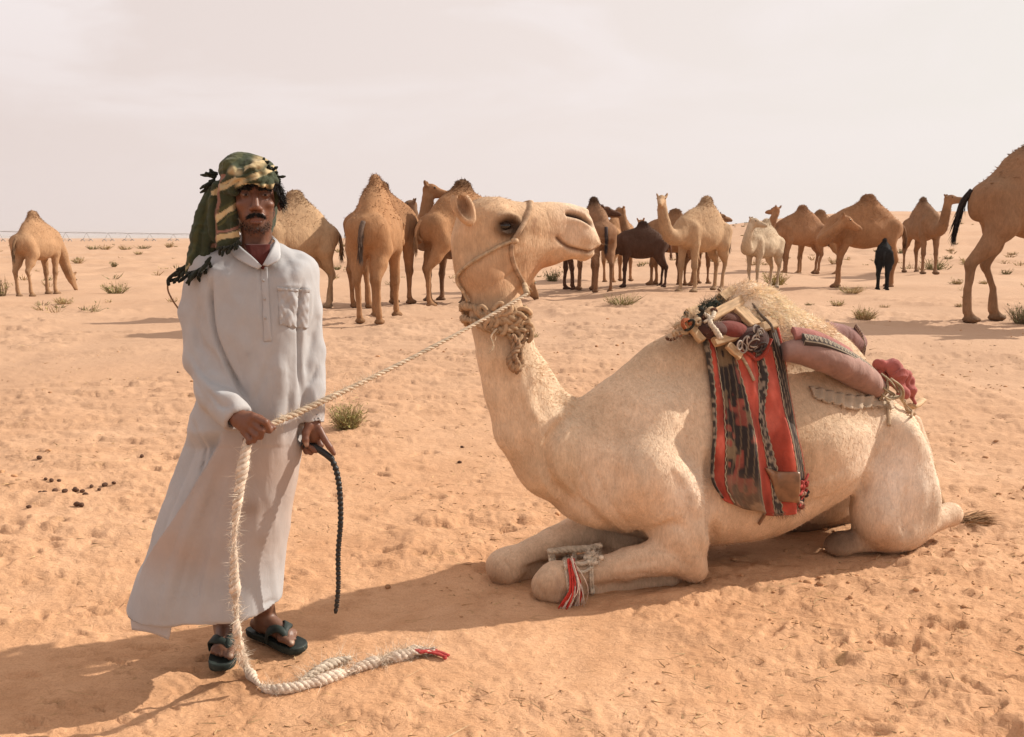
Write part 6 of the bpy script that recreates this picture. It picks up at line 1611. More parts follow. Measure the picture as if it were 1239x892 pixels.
def pad(c, r, col, mat=WEB, name='pad', rz=0):
    mb = MB(); ellipsoid_mesh(mb, c, r, 22, 14, col=col); me = mb.mesh(name, mat)
    v = np.empty(len(me.vertices) * 3); me.vertices.foreach_get('co', v); v = v.reshape(-1, 3); c = np.asarray(c); d = v - c; v = c + d * (1 + 0.10 * noise3(v, 12, 5))[:, None]; me.vertices.foreach_set('co', v.ravel()); me.update()
    return link(name, me, saddle, label=None)
pad(lc(880, 400, -0.12), (0.10, 0.09, 0.045), (0.17, 0.04, 0.03)); pad(lc(852, 398, -0.07), (0.09, 0.13, 0.045), (0.10, 0.045, 0.035)); pad(lc(905, 410, -0.16), (0.09, 0.08, 0.06), (0.07, 0.035, 0.03)); pad(lc(870, 385, 0.0), (0.13, 0.15, 0.05), (0.12, 0.05, 0.035))
mb = MB()
for i in range(26):                                                 # frayed lashings in front
    x, y = 812 + 52 * RNG.random(), 0; y = 404 - (x - 812) * 0.50 + RNG.normal(0, 5); c = lc(x, y, -0.10 + 0.04 * RNG.normal())
    t = np.linspace(0, 4.5, 9); a_ = RNG.random() * 6.28; R1 = 0.012 + 0.016 * RNG.random()
    P = c + np.outer(np.cos(t), [math.cos(a_), 0.3, math.sin(a_)]) * R1 + np.outer(np.sin(t), [-math.sin(a_), 0.2, math.cos(a_)]) * R1 * .7
    tube(mb, P, 0.005 + 0.005 * RNG.random(), 6, col=np.tile(((0.50, .38, .25), (0.10, .05, .035), (0.42, .30, .19), (0.30, .10, .05), (0.035, .035, .03))[i % 5], (9, 1)))
fuzz(mb, [lc(812, 404, -.1), lc(830, 388, -.1), lc(850, 382, -.1), lc(862, 388, -.12), lc(858, 398, -.15)], 0.022, 900, 0.030, 0.0018, (0.60, 0.46, 0.32)); o = link('lashing', mb.mesh('lashing', WOOL_M), saddle); o['kind'] = 'stuff'
mb = MB()
for i in range(22):
    c = lc(846 + 28 * RNG.random(), 374 - 8 * RNG.random(), -0.05); ellipsoid_mesh(mb, c, 0.006 + 0.010 * RNG.random(3), 7, 5, col=(0.03, 0.035, 0.028))
fuzz(mb, [lc(846, 372, -.05), lc(875, 362, -.03)], 0.015, 350, 0.025, 0.002, (0.05, 0.055, 0.04)); link('dark_netting', mb.mesh('dark_netting', WOOL_M), saddle)
mb = MB()                                                            # white wool tie
rope(mb, [lc(849, 378, -.12), lc(858, 384, -.15), lc(860, 392, -.18), lc(866, 400, -.20), lc(872, 410, -.22)], 0.010, 0.04, 3, (0.62, 0.52, 0.40), jit=0.5); rope(mb, [lc(852, 390, -.16), lc(862, 384, -.16), lc(864, 378, -.13)], 0.009, 0.04, 3, (0.62, 0.52, 0.40), jit=.5)
rope(mb, [lc(906, 362, -.08), lc(920, 380, -.15), lc(932, 392, -.2), lc(936, 402, -.22)], 0.006, 0.03, 3, (0.16, 0.12, 0.09)); o = link('wool_tie', mb.mesh('wool_tie', ROPE_M), saddle); o['kind'] = 'stuff'
mb = MB()                                                            # tangle of cord rings at the cantle
g7 = np.random.default_rng(9)
for i in range(17):
    x = 895 + 28 * g7.random(); y = 398 + 24 * g7.random(); c = lc(x, y, -0.215 - .02 * g7.random()); a_ = g7.random() * 6.28; R1 = 0.014 + 0.018 * g7.random(); t = np.linspace(0, 6.28, 15)
    P = c + np.outer(np.cos(t), [math.cos(a_), 0.2, math.sin(a_)]) * R1 + np.outer(np.sin(t), [-math.sin(a_), .3, math.cos(a_)]) * R1 * (0.5 + .5 * g7.random())
    tube(mb, P, 0.0038, 6, caps=False, col=np.tile(((0.30, .25, .21), (0.07, .055, .05), (0.42, .36, .31))[i % 3], (15, 1)))
link('cord_tangle', mb.mesh('cord_tangle', ROPE_M), saddle)

# bolster cushions and cloths behind the hump
MAUVE = (0.32, 0.19, 0.155)
Q0 = wc(1005, 440, -0.2)
def bolster(name, label, path, r, parent_loc, band=None, rest=0.75, mauve=MAUVE):
    root = empty(name, parent_loc, 0, label, 'cushion', )
    P = spline(path, 46) - parent_loc; n = 46; seg = 40
    rr = r * np.clip(np.sin(np.linspace(0.10, math.pi - 0.10, n)) ** 0.22, 0, 1) * (1 + 0.03 * vnoise(np.arange(n) * 0.5, np.zeros(n), 4))
    mb = MB(); tube(mb, P, rr, seg, flat=rest, col=np.tile(mauve, (n, 1))); me = mb.mesh('cushion', WEB)
    v = np.empty(len(me.vertices) * 3); me.vertices.foreach_get('co', v); v = v.reshape(-1, 3)
    v += RNG.normal(0, 1, 3) * 0 + 0.0035 * np.stack([noise3(v, 20, 1), noise3(v, 20, 2), noise3(v, 20, 3)], 1); me.vertices.foreach_set('co', v.ravel()); me.update()
    link('cushion_body', me, root); return root, P
bp_, P = bolster('bolster_cushion', 'mauve bolster cushion with patterned band strapped behind the hump', [wc(948, 426, -0.22), wc(972, 426, -0.25), wc(1005, 436, -0.27), wc(1035, 452, -0.24), wc(1062, 472, -0.20)], 0.088, Q0)
def band_on(parent, pts, w, name, col1, col2, org, rows=60, out=0.0):
    C = spline(pts, rows); T_ = np.gradient(C, axis=0); T_ /= np.linalg.norm(T_, axis=1)[:, None]; n_ = -V_F * 0.62 + np.array([0, 0, .78]); S = np.cross(T_, n_); S /= np.linalg.norm(S, axis=1)[:, None]
    m = 15; t = np.linspace(-1, 1, m); G = C[:, None] + S[:, None] * (t * w)[None, :, None] - n_ * (0.010 * t ** 2)[None, :, None]; K_ = G - n_ * 0.03
    s = np.arange(rows)[:, None] * 0.9; tt = t[None, :]
    pat = ((np.abs(tt) > 0.78) | (np.abs(np.hypot(((s % 4.4) - 2.2) / 2.2, tt * 1.3) - 0.62) < 0.17) | (np.hypot(((s % 4.4) - 2.2) / 2.2, tt * 1.3) < 0.2)) & ~(np.abs(tt) > 0.93)
    c = np.where(pat[..., None], col1, col2); idx = np.arange(rows * m).reshape(rows, m); o = rows * m
    q = np.stack([idx[:-1, :-1], idx[1:, :-1], idx[1:, 1:], idx[:-1, 1:]], -1).reshape(-1, 4); ring_ = np.concatenate([idx[:, 0], idx[-1, 1:], idx[-2::-1, -1], idx[0, -2:0:-1]]); r2 = np.roll(ring_, -1)
    mb = MB(); mb.add(np.concatenate([G.reshape(-1, 3), K_.reshape(-1, 3)]) - org, np.concatenate([q, q[:, ::-1] + o, np.stack([ring_, ring_ + o, r2 + o, r2], 1)]), col=np.concatenate([c.reshape(-1, 3)] * 2)); return link(name, mb.mesh(name, WEB), parent)
_d = -V_F * 0.62 + np.array([0, 0, .78]); _i = np.arange(5, 42, 6)
band_on(bp_, P[_i] + Q0 + _d * np.interp(_i, [0, 8, 38, 45], [0.078, 0.090, 0.090, 0.078])[:, None], 0.028, 'patterned_band', (0.38, 0.31, 0.22), (0.065, 0.05, 0.045), Q0, rows=110)
_e = -V_F * 0.05 + np.array([0, 0, 1.0]); _i = np.arange(3, 30, 6)
band_on(bp_, P[_i] + Q0 + _e * 0.093, 0.034, 'pink_cover', (0.34, 0.13, 0.11), (0.37, 0.15, 0.125), Q0)
q2 = wc(1025, 410, 0.18)
b2, P = bolster('bolster_cushion', 'round end of second mauve bolster on far side of the camel\'s back', [wc(985, 402, 0.12), wc(1008, 408, 0.13), wc(1030, 414, 0.14), wc(1040, 417, 0.15)], 0.072, q2, rest=1.0, mauve=(0.24, 0.125, 0.11))
band_on(b2, [wc(1036, 392, 0.10), wc(1043, 403, 0.08), wc(1046, 416, 0.08), wc(1044, 428, 0.09)], 0.012, 'patterned_band', (0.36, 0.26, 0.18), (0.10, 0.05, 0.05), q2)
# folded cloths
def blob_cloth(name, label, cat, pieces, col, org, mat=WEB, amp=0.012, fr=16, h=0.007):
    A = np.array([np.asarray(p[0]) for p in pieces] + [np.asarray(p[1]) for p in pieces]) - org; R1 = max(max(p[2], p[3]) for p in pieces) + 0.03
    lo, hi = A.min(0) - R1, A.max(0) + R1; f = Field(axis(lo[0], hi[0], h), axis(lo[1], hi[1], h), axis(lo[2], hi[2], h))
    for a_, b_, ra, rb in pieces: f.cap(np.asarray(a_) - org, np.asarray(b_) - org, ra, rb, k=0.012)
    V, Q = f.surface(); N = normals(V, Q); V = V + N * (amp * noise3(V, fr, 44) + amp * 0.7 * (1 - 2 * np.abs(noise3(V * [1, 1, .6], fr * 1.3, 45))))[:, None]
    me = mesh_np(name, V, Q, None, True, mat); c = np.asarray(col) * (1 + 0.18 * noise3(V, 25, 3))[:, None]; set_col(me, c)
    return me
r0 = wc(1085, 462, -0.05)
me = blob_cloth('red_cloth', '', '', [(wc(1062, 441, -0.02), wc(1085, 446, -0.05), 0.016, 0.022), (wc(1080, 447, -0.06), wc(1098, 462, -0.08), 0.024, 0.022), (wc(1086, 455, -0.08), wc(1094, 476, -0.12), 0.024, 0.016), (wc(1098, 466, -0.08), wc(1106, 488, -0.10), 0.018, 0.010), (wc(1066, 447, .06), wc(1095, 462, .06), .024, .024), (wc(1066, 447, .0), wc(1090, 462, .0), .03, .03)], (0.36, 0.105, 0.09), r0, amp=0.016, fr=24, h=0.005)
link('crumpled_cloth', me, label='crumpled rose red cloth tucked on the rump behind the bolster', cat='cloth', loc=r0)
w0 = wc(1030, 484, -0.3)
mb = MB(); ns, ms = 60, 9
top_e = spline([(978, 470), (1000, 474), (1030, 480), (1055, 480), (1078, 478)], ns); bot_e = spline([(984, 484), (1004, 490), (1030, 496), (1052, 494), (1080, 496)], ns) + np.stack([np.zeros(ns), 2.5 * vnoise(np.arange(ns) * 0.55, np.zeros(ns), 4)], 1)
G = np.array([[on_camel(*(top_e[i] + (bot_e[i] - top_e[i]) * j / (ms - 1)), 0.014 + 0.007 * math.sin(i * 0.9 + j * .4) + 0.004 * (j % 2), -0.25) for j in range(ms)] for i in range(ns)]) - w0
K_ = G + LT * 0.012; idx = np.arange(ns * ms).reshape(ns, ms); o = ns * ms
q = np.stack([idx[:-1, :-1], idx[1:, :-1], idx[1:, 1:], idx[:-1, 1:]], -1).reshape(-1, 4); ring_ = np.concatenate([idx[:, 0], idx[-1, 1:], idx[-2::-1, -1], idx[0, -2:0:-1]]); r2 = np.roll(ring_, -1)
mb.add(np.concatenate([G.reshape(-1, 3), K_.reshape(-1, 3)]), np.concatenate([q, q[:, ::-1] + o, np.stack([ring_, ring_ + o, r2 + o, r2], 1)]), col=(0.50, 0.38, 0.27)); fuzz(mb, G[::6, -1], 0.004, 300, 0.014, 0.0014, (0.55, 0.43, 0.31), 0.8)
link('under_cloth', mb.mesh('under_cloth', WEB), label='strip of pale frayed cloth showing below the mauve bolster', cat='cloth', loc=w0)
n0 = wc(1072, 472, -0.25)
tie = empty('leather_ties', n0, 0, 'knotted pale leather straps holding the bolster at the camel\'s rump', 'strap')
mb = MB()
for i, (a_, b_, c_) in enumerate((((1060, 458), (1070, 470), (1082, 478)), ((1066, 452), (1078, 462), (1086, 474)), ((1064, 484), (1074, 470), (1072, 456)), ((1076, 484), (1090, 478), (1084, 462)), ((1062, 470), (1074, 482), (1088, 480)), ((1078, 458), (1092, 470), (1092, 486)))):
    P = spline([wc(*a_, -0.25), wc(*b_, -0.28), wc(*c_, -0.25)], 14) - n0; tube(mb, P, 0.011, 8, flat=0.45, col=np.tile(np.array([0.34, 0.26, 0.17]) * (0.75 + 0.1 * i), (14, 1)))
o = link('knots', mb.mesh('knot', ROPE_M), tie); o['kind'] = 'stuff'
for pts in (((1070, 486), (1072, 500), (1076, 516)), ((1088, 480), (1096, 490), (1103, 498), (1100, 508)), ((1094, 484), (1098, 496), (1104, 504))):
    mb = MB(); P = spline([on_camel(x, y, 0.016, -.2) for x, y in pts], 12) - n0; tube(mb, P, 0.009, 7, flat=0.5, col=np.tile((0.40, 0.28, 0.18), (12, 1))); link('strap_end', mb.mesh('strap_end', ROPE_M), tie)
pg = wc(1112, 487, 0.0)
mb = MB(); P = spline([wc(1102, 492, -0.10), wc(1110, 489, -0.02), wc(1116, 484, 0.05)], 10) - pg; tube(mb, P, np.linspace(0.026, 0.020, 10), 10, flat=0.6)
link('crupper_peg', mb.mesh('crupper_peg', WOOD), label='worn wooden peg jutting out behind the red cloth on the rump', cat='peg', loc=pg)
mb = MB(); 
girth = spline([on_camel(930, 612, 0.006), on_camel(924, 622, 0.006), on_camel(917, 633, 0.006)], 10); tube(mb, girth - B0, 0.016, 8, flat=0.3, col=(0.38, .22, .13)); link('girth', mb.mesh('girth', WEB), bag)
# ------------------------------------------------------------------ the herd
HERD_FUR = fur_material('herd_fur', scale=0.55, bump=0.6)
NECKS = {
    'level': ([(0.66, 0, 1.26, .215), (0.90, 0, 1.12, .165), (1.14, 0, 1.08, .125), (1.36, 0, 1.12, .102), (1.50, 0, 1.20, .090)], (1, 0, -0.3)),
    'up': ([(0.66, 0, 1.30, .215), (0.92, 0, 1.16, .165), (1.14, 0, 1.28, .125), (1.28, 0, 1.58, .102), (1.34, 0, 1.88, .090)], (1, 0, -0.12)),
    'mid': ([(0.66, 0, 1.30, .215), (0.94, 0, 1.14, .165), (1.22, 0, 1.18, .125), (1.45, 0, 1.38, .102), (1.60, 0, 1.60, .090)], (1, 0, -0.2)),
    'down': ([(0.66, 0, 1.28, .215), (0.92, 0, 1.02, .160), (1.08, 0, 0.76, .120), (1.20, 0, 0.52, .100), (1.30, 0, 0.34, .085)], (0.62, 0, -0.75)),
    'low_away': ([(0.66, 0, 1.28, .215), (0.88, -0.12, 1.10, .160), (0.92, -0.38, 1.02, .120), (0.88, -0.62, 1.10, .100), (0.85, -0.78, 1.18, .085)], (0, -1, -0.3)),
    'back_near': ([(0.66, 0.02, 1.28, .215), (0.92, 0.14, 1.08, .165), (0.98, 0.36, 1.06, .125), (0.84, 0.50, 1.24, .105), (0.66, 0.52, 1.42, .095)], (-1, 0.25, -0.42)),
    'over_back': ([(0.66, 0.0, 1.28, .215), (0.92, 0.06, 1.14, .165), (1.04, 0.12, 1.34, .125), (1.00, 0.16, 1.62, .102), (0.90, 0.18, 1.84, .090)], None),
}
def camel(label, fx, fy, topy, yaw, neck, col, dark=0.5, seed=0, head_dir=None, squash=1.0, young=False, tailcol=None, scale=None, hump=1.0, stance=None, res=0.024, tail_swing=0.0, cat='camel', group='camels standing in the herd', kneecol=None, fat=1.0):
    g0 = ground(fx, fy); g = np.array([g0[0], g0[1], gz(g0[0], g0[1])])
    top = at_y(fx, topy, g[1])[2]
    s = scale or (top - g[2]) / 2.06
    rg = np.random.default_rng(seed + 100)
    ya = R_(yaw); cy, sy = math.cos(ya), math.sin(ya)
    root = empty('camel', g, ya, label, cat, group)
    pts, hd = NECKS[neck]
    if head_dir is not None:                                        # given in world terms: right, away, up
        w = np.array(head_dir, float); hd = (w[0] * cy + w[1] * sy, -w[0] * sy + w[1] * cy, w[2])
    hd = np.array(hd, float); hd /= np.linalg.norm(hd)
    B = np.array(pts[-1][:3]) + np.array([0, 0, 0.05])
    A = np.array([p[:3] for p in pts]); lo = np.minimum(A.min(0), B + hd * 0.5).clip(max=-0.0) - (0.2, 0.25, 0.15); hi = np.maximum(A.max(0), B + hd * 0.5) + (0.28, 0.25, 0.24)
    lo = np.minimum(lo, (-1.0, -0.46, -0.05)); hi = np.maximum(hi, (0.95, 0.46, 2.16))
    res = res
    f = Field(axis(lo[0], hi[0], res), axis(lo[1], hi[1], res), axis(lo[2], hi[2], res))
    f.ell((0.48, 0, 1.30), (0.40, 0.245 * fat, 0.36), k=0.05); f.ell((0.0, 0, 1.22), (0.64, 0.325 * fat, 0.37), k=0.08); f.ell((-0.48, 0, 1.27), (0.32, 0.235, 0.28), k=0.10)
    f.ell((0.36, 0, 1.58), (0.22, 0.10, 0.16), k=0.10)                 # withers
    hh = 1.0 * hump
    f.ell((-0.04, 0, 1.50), (0.56, 0.215, 0.30 * hh + 0.02), k=0.10); f.cap((-0.06, 0, 1.54), (-0.05 + 0.04 * rg.normal(), 0, 1.66 + 0.27 * hh), 0.30, 0.135, k=0.16, sq=(1.25, 0.62, 1))
    f.ell((-0.74, 0, 1.24), (0.10, 0.13, 0.18), k=0.08)
    st = stance or [(rg.normal(0, 0.05)) for _ in range(4)]
    for i, sgn in enumerate((-1, 1)):                                   # forelegs
        d = st[i]
        f.cap((0.50, sgn * 0.13, 1.36), (0.44, sgn * 0.17, 1.02), 0.15, 0.115, k=0.06)
        f.chain([(0.44, sgn * 0.17, 1.02), (0.46 + d * .4, sgn * 0.155, 0.80), (0.47 + d * .7, sgn * 0.15, 0.56)], [0.112, 0.075, 0.062], k=0.03)
        f.ell((0.475 + d * .7, sgn * 0.15, 0.54), (0.072, 0.066, 0.085), k=0.02)
        f.chain([(0.47 + d * .7, sgn * 0.15, 0.52), (0.46 + d, sgn * 0.15, 0.30), (0.46 + d, sgn * 0.15, 0.12)], [0.054, 0.041, 0.047], k=0.02)
        f.cap((0.46 + d, sgn * 0.15, 0.11), (0.52 + d, sgn * 0.15, 0.045), 0.045, 0.045, k=0.02); f.ell((0.51 + d, sgn * 0.15, 0.028), (0.115, 0.090, 0.045), k=0.02)
    for i, sgn in enumerate((-1, 1)):                                   # hind legs
        d = st[2 + i]
        f.cap((-0.60, sgn * 0.12, 1.30), (-0.50 + d * .2, sgn * 0.17, 1.02), 0.180, 0.160, k=0.07)
        f.chain([(-0.50 + d * .2, sgn * 0.17, 1.02), (-0.59 + d * .45, sgn * 0.16, 0.80), (-0.70 + d * .7, sgn * 0.15, 0.62)], [0.155, 0.102, 0.062], k=0.04)
        f.ell((-0.71 + d * .7, sgn * 0.15, 0.60), (0.062, 0.052, 0.085), k=0.02)
        f.chain([(-0.70 + d * .7, sgn * 0.15, 0.58), (-0.67 + d, sgn * 0.15, 0.34), (-0.66 + d, sgn * 0.15, 0.12)], [0.052, 0.039, 0.045], k=0.02)
        f.cap((-0.66 + d, sgn * 0.15, 0.11), (-0.60 + d, sgn * 0.15, 0.045), 0.043, 0.043, k=0.02); f.ell((-0.61 + d, sgn * 0.15, 0.028), (0.100, 0.078, 0.042), k=0.02)
    NP = [p[:3] for p in pts]; nsp = spline(NP, 12); nr = np.interp(np.linspace(0, 1, 12), np.linspace(0, 1, len(pts)), [p[3] for p in pts])
    f.chain(nsp, nr, k=0.05)
    # head
    up = np.array([0, 0, 1.0]) - hd * hd[2]; up /= np.linalg.norm(up); sd = np.cross(up, hd)
    Rm = np.stack([hd, sd, up])
    h_ = lambda a, b, c: B + hd * a + sd * b + up * c
    f.ell(h_(0.05, 0, 0.01), (0.15, 0.088, 0.105), k=0.04, rot=Rm); f.cap(h_(0.10, 0, -0.01), h_(0.34, 0, -0.035), 0.083, 0.056, k=0.03)
    f.cap(h_(0.04, 0, -0.08), h_(0.32, 0, -0.085), 0.065, 0.035, k=0.03); f.ell(h_(0.385, 0, -0.055), (0.062, 0.055, 0.050), k=0.02, rot=Rm)
    for sgn in (-1, 1):
        f.ell(h_(0.11, sgn * 0.065, 0.05), (0.05, 0.028, 0.032), k=0.02, rot=Rm); f.cap(h_(-0.03, sgn * 0.075, 0.06), h_(-0.06, sgn * 0.105, 0.125), 0.034, 0.028, k=0.015)
    V, Q = f.surface(); V = relax(V, Q, 1, 0.5); N = normals(V, Q)
    V = V + N * (0.010 * noise3(V, 5, seed) + 0.004 * noise3(V, 16, seed + 1))[:, None]
    x, y, z = V.T
    col = np.asarray(col, float); c = np.tile(col, (len(V), 1))
    def paint(m, k): 
        nonlocal c
        m = np.clip(m, 0, 1)[:, None]; c = c * (1 - m) + np.asarray(k) * m
    body = (np.abs(x) < 1.0) & (np.abs(y) < 0.5)
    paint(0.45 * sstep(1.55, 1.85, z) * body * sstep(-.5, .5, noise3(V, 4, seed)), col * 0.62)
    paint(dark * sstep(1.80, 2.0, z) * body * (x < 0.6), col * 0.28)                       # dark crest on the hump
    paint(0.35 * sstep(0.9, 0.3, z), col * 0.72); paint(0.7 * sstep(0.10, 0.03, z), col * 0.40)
    kc = kneecol if kneecol is not None else col * 0.6
    paint(0.5 * np.exp(-((z - 0.55) / 0.10) ** 2), kc)
    paint(0.45 * sstep(1.12, 0.92, z) * sstep(0.75, 0.9, z) * (np.abs(x) < .45), np.minimum(col * 1.25, 0.8))
    dn = np.linalg.norm(V[:, None, :] - nsp[None, 5:9, :], axis=2).min(1)
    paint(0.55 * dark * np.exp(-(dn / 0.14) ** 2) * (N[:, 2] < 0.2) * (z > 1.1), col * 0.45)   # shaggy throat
    hp = (V - B) @ Rm.T; inh = (hp[:, 0] > -0.12) & (hp[:, 0] < 0.5) & (np.abs(hp[:, 1]) < 0.2) & (hp[:, 2] > -0.16) & (hp[:, 2] < 0.24)
    paint(inh * 0.35, np.minimum(col * 1.15, .8)); paint(inh * 0.6 * sstep(0.06, 0.12, hp[:, 2]), col * 0.6); paint(inh * 0.5 * sstep(0.33, 0.42, hp[:, 0]), col * 0.6)
    paint(0.45 * sstep(0.1, 0.7, noise3(V, 2.6, seed + 7)), col * 0.80)
    V = V * s * np.array([squash, 1.0, 1.0])
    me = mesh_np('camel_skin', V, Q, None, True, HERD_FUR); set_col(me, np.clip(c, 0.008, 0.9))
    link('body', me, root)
    for sgn in (-1, 1):
        mb = MB(); ellipsoid_mesh(mb, h_(0.125, sgn * 0.082, 0.045) * s, np.array([0.020, 0.014, 0.018]) * s, 8, 6); link('eye', mb.mesh('herd_eye', EYE_MAT), root)
    tc = np.asarray(tailcol if tailcol is not None else col * 0.45)
    mb = MB(); ts = tail_swing
    tp = np.array([(-0.80 * squash, 0, 1.38), (-0.88 * squash - ts * .1, 0.02, 1.26), (-0.90 * squash - ts * .6, 0.03, 1.08), (-0.88 * squash - ts * 1.3, 0.03, 0.94)]) * s
    tube(mb, spline(tp, 14), np.linspace(0.038, 0.022, 14) * s, 7, col=np.tile(tc * 1.2, (14, 1)))
    to = link('tail', mb.mesh('herd_tail', HAIR_MAT), root)
    mb = MB(); n = 260; P = spline(tp, 40)[RNG.integers(8, 39, n)] + RNG.normal(0, 0.012, (n, 3)) * s
    ribbons(mb, P, np.array([-0.15 - ts * .8, 0, -1]) + RNG.normal(0, 0.10, (n, 3)), 0.18 * s, 0.010 * s, np.clip(tc * (0.7 + 0.5 * RNG.random((n, 1))), .005, 1), seg=2)
    link('tail_tuft', mb.mesh('herd_tuft', HAIR_MAT), to)
    # shaggy crest and throat
    mb = MB(); n = 1100
    w = sstep(1.72, 1.95, z) * body * (x < .5) + 0.8 * np.exp(-(dn / 0.16) ** 2) * (N[:, 2] < 0.1) * (z > 1.0) + 0.12 * body * sstep(1.3, 1.6, z)
    i = RNG.choice(len(V), n, p=w / w.sum())
    ribbons(mb, V[i], N[i] * 0.6 + np.array([-0.35, 0, -0.35]) + RNG.normal(0, .2, (n, 3)), 0.030 * s, 0.010 * s, np.clip(c[i] * (0.8 + .4 * RNG.random((n, 1))), .01, .9), RNG.normal(0, .3, (n, 3)))
    o = link('shaggy_hair', mb.mesh('shaggy_hair', HAIR_MAT), root); o['kind'] = 'stuff'
    return root
TANC = (0.36, 0.21, 0.115); LT_C = (0.41, 0.265, 0.155); DK = (0.085, 0.045, 0.030); CREAM = (0.50, 0.38, 0.26)
camel('tan camel grazing head down at far left of the plain', 50, 357, 255, 84, 'down', TANC, seed=1, dark=0.2, group='camels on the plain')
camel('light tan camel standing directly behind the robed man', 360, 377, 230, 222, 'down', LT_C, seed=2, dark=0.35, stance=[0.05, -0.05, -0.10, 0.12], group='camels on the plain')
camel('tall brown camel seen from behind with hanging dark tail', 458, 388, 211, 86, 'level', (0.326, 0.172, 0.085), seed=3, dark=0.25, stance=[0.1, 0.0, -0.02, 0.12], group='camels on the plain', tailcol=(0.09, 0.06, 0.045))
camel('brown camel looking right, its head raised beyond the tall camel seen from behind', 466, 371, 215, 62, 'up', (0.283, 0.144, 0.070), seed=4, dark=0.8, head_dir=(1, -0.1, -0.12), group='camels on the plain', hump=0.8, tailcol=(0.1, .06, .04))
camel('dark faced camel looking left between the tall camels', 545, 366, 238, 128, 'up', (0.19, 0.105, 0.06), head_dir=(-1, -0.3, -0.15), seed=5, dark=0.8, group='camels on the plain', hump=0.7)
camel('brown camel with shaggy hump, half hidden by the kneeling camel\'s ear', 562, 371, 217, 36, 'down', (0.326, 0.172, 0.085), seed=6, dark=0.9, stance=[0.05, 0.1, -0.12, 0.08], group='camels on the plain', tailcol=(.3, .17, .09))
camel('black headed camel mostly hidden behind the kneeling camel\'s muzzle', 664, 352, 248, 4, 'up', (0.114, 0.055, 0.033), seed=7, dark=0.9, hump=0.7, stance=[0.1, -0.05, -0.1, 0.08])
camel('brown camel with black hump beside the kneeling camel\'s nose', 718, 353, 238, 103, 'mid', (0.241, 0.127, 0.068), seed=8, dark=1.0, tailcol=(0.03, .02, .02), fat=0.95)
camel('camel with dark crest behind the small dark brown camel', 748, 341, 251, 60, 'mid', (0.326, 0.172, 0.085), seed=9, dark=1.0)
camel('small dark brown young camel turned left in mid herd', 775, 348, 265, 180, 'low_away', DK, seed=10, dark=0.5, young=True, hump=0.75, cat='young camel', tailcol=(.25, .13, .08))
camel('brown camel with raised pale head looking left over the small dark brown camel', 812, 345, 250, 165, 'up', (0.296, 0.155, 0.078), seed=11, dark=0.5, hump=0.8, stance=[-0.05, 0.05, 0.0, 0.1])
camel('sandy camel facing the viewer with head held high beside a rounded hump', 848, 353, 237, 219, 'up', LT_C, seed=12, dark=0.35, head_dir=(-0.25, -1, -0.1), stance=[0.05, -0.08, 0.0, 0.12])
camel('dark necked camel looking right behind the pale young camel', 840, 344, 256, 48, 'up', (0.241, 0.127, 0.065), seed=13, dark=1.0, head_dir=(0.8, 0.3, -0.1), hump=0.7)
camel('cream white young camel with curved neck in the herd', 922, 349, 262, 222, 'over_back', CREAM, seed=14, dark=0.0, head_dir=(0.9, -0.6, -0.15), hump=0.8, kneecol=(0.45, .32, .2), stance=[0.0, 0.05, 0.0, 0.1], cat='young camel')
camel('reddish brown camel standing sideways between cream camel and big camel', 967, 332, 248, 190, 'over_back', (0.313, 0.160, 0.081), seed=15, dark=0.35, head_dir=(-0.5, 0.8, 0.0), stance=[-0.05, 0.05, 0.05, 0.12])
camel('tan camel mostly hidden behind the reddish brown camel', 986, 331, 254, 160, 'low_away', (0.362, 0.199, 0.100), seed=16, dark=0.3)
camel('big brown camel with head turned back towards a black calf', 1042, 347, 234, 180, 'back_near', (0.326, 0.166, 0.081), seed=17, dark=0.4, stance=[0.0, 0.14, -0.04, 0.05], fat=1.1, hump=0.95)
camel('small black camel calf standing at the big brown camel\'s flank', 1067, 350, 282, 72, 'level', (0.016, 0.015, 0.015), squash=0.60, seed=18, dark=0, hump=0.3, fat=0.62, cat='camel calf', head_dir=(0.2, 1, 0), tailcol=(.02, .02, .02), scale=None)
camel('brown camel looking right on open ground, head raised', 1113, 333, 238, -90, 'up', (0.255, 0.14, 0.075), head_dir=(0.75, -0.65, 0.05), seed=19, dark=0.6, stance=[0.0, 0.1, -0.05, 0.05])
camel('tall brown camel with black tail cut off by right frame edge', 1262, 390, 149, -8, 'up', (0.275, 0.155, 0.086), seed=20, dark=0.8, stance=[0, .1, -0.16, 0.20], group='camels on the plain', tailcol=(0.018, .013, .012), tail_swing=0.04, res=0.02)
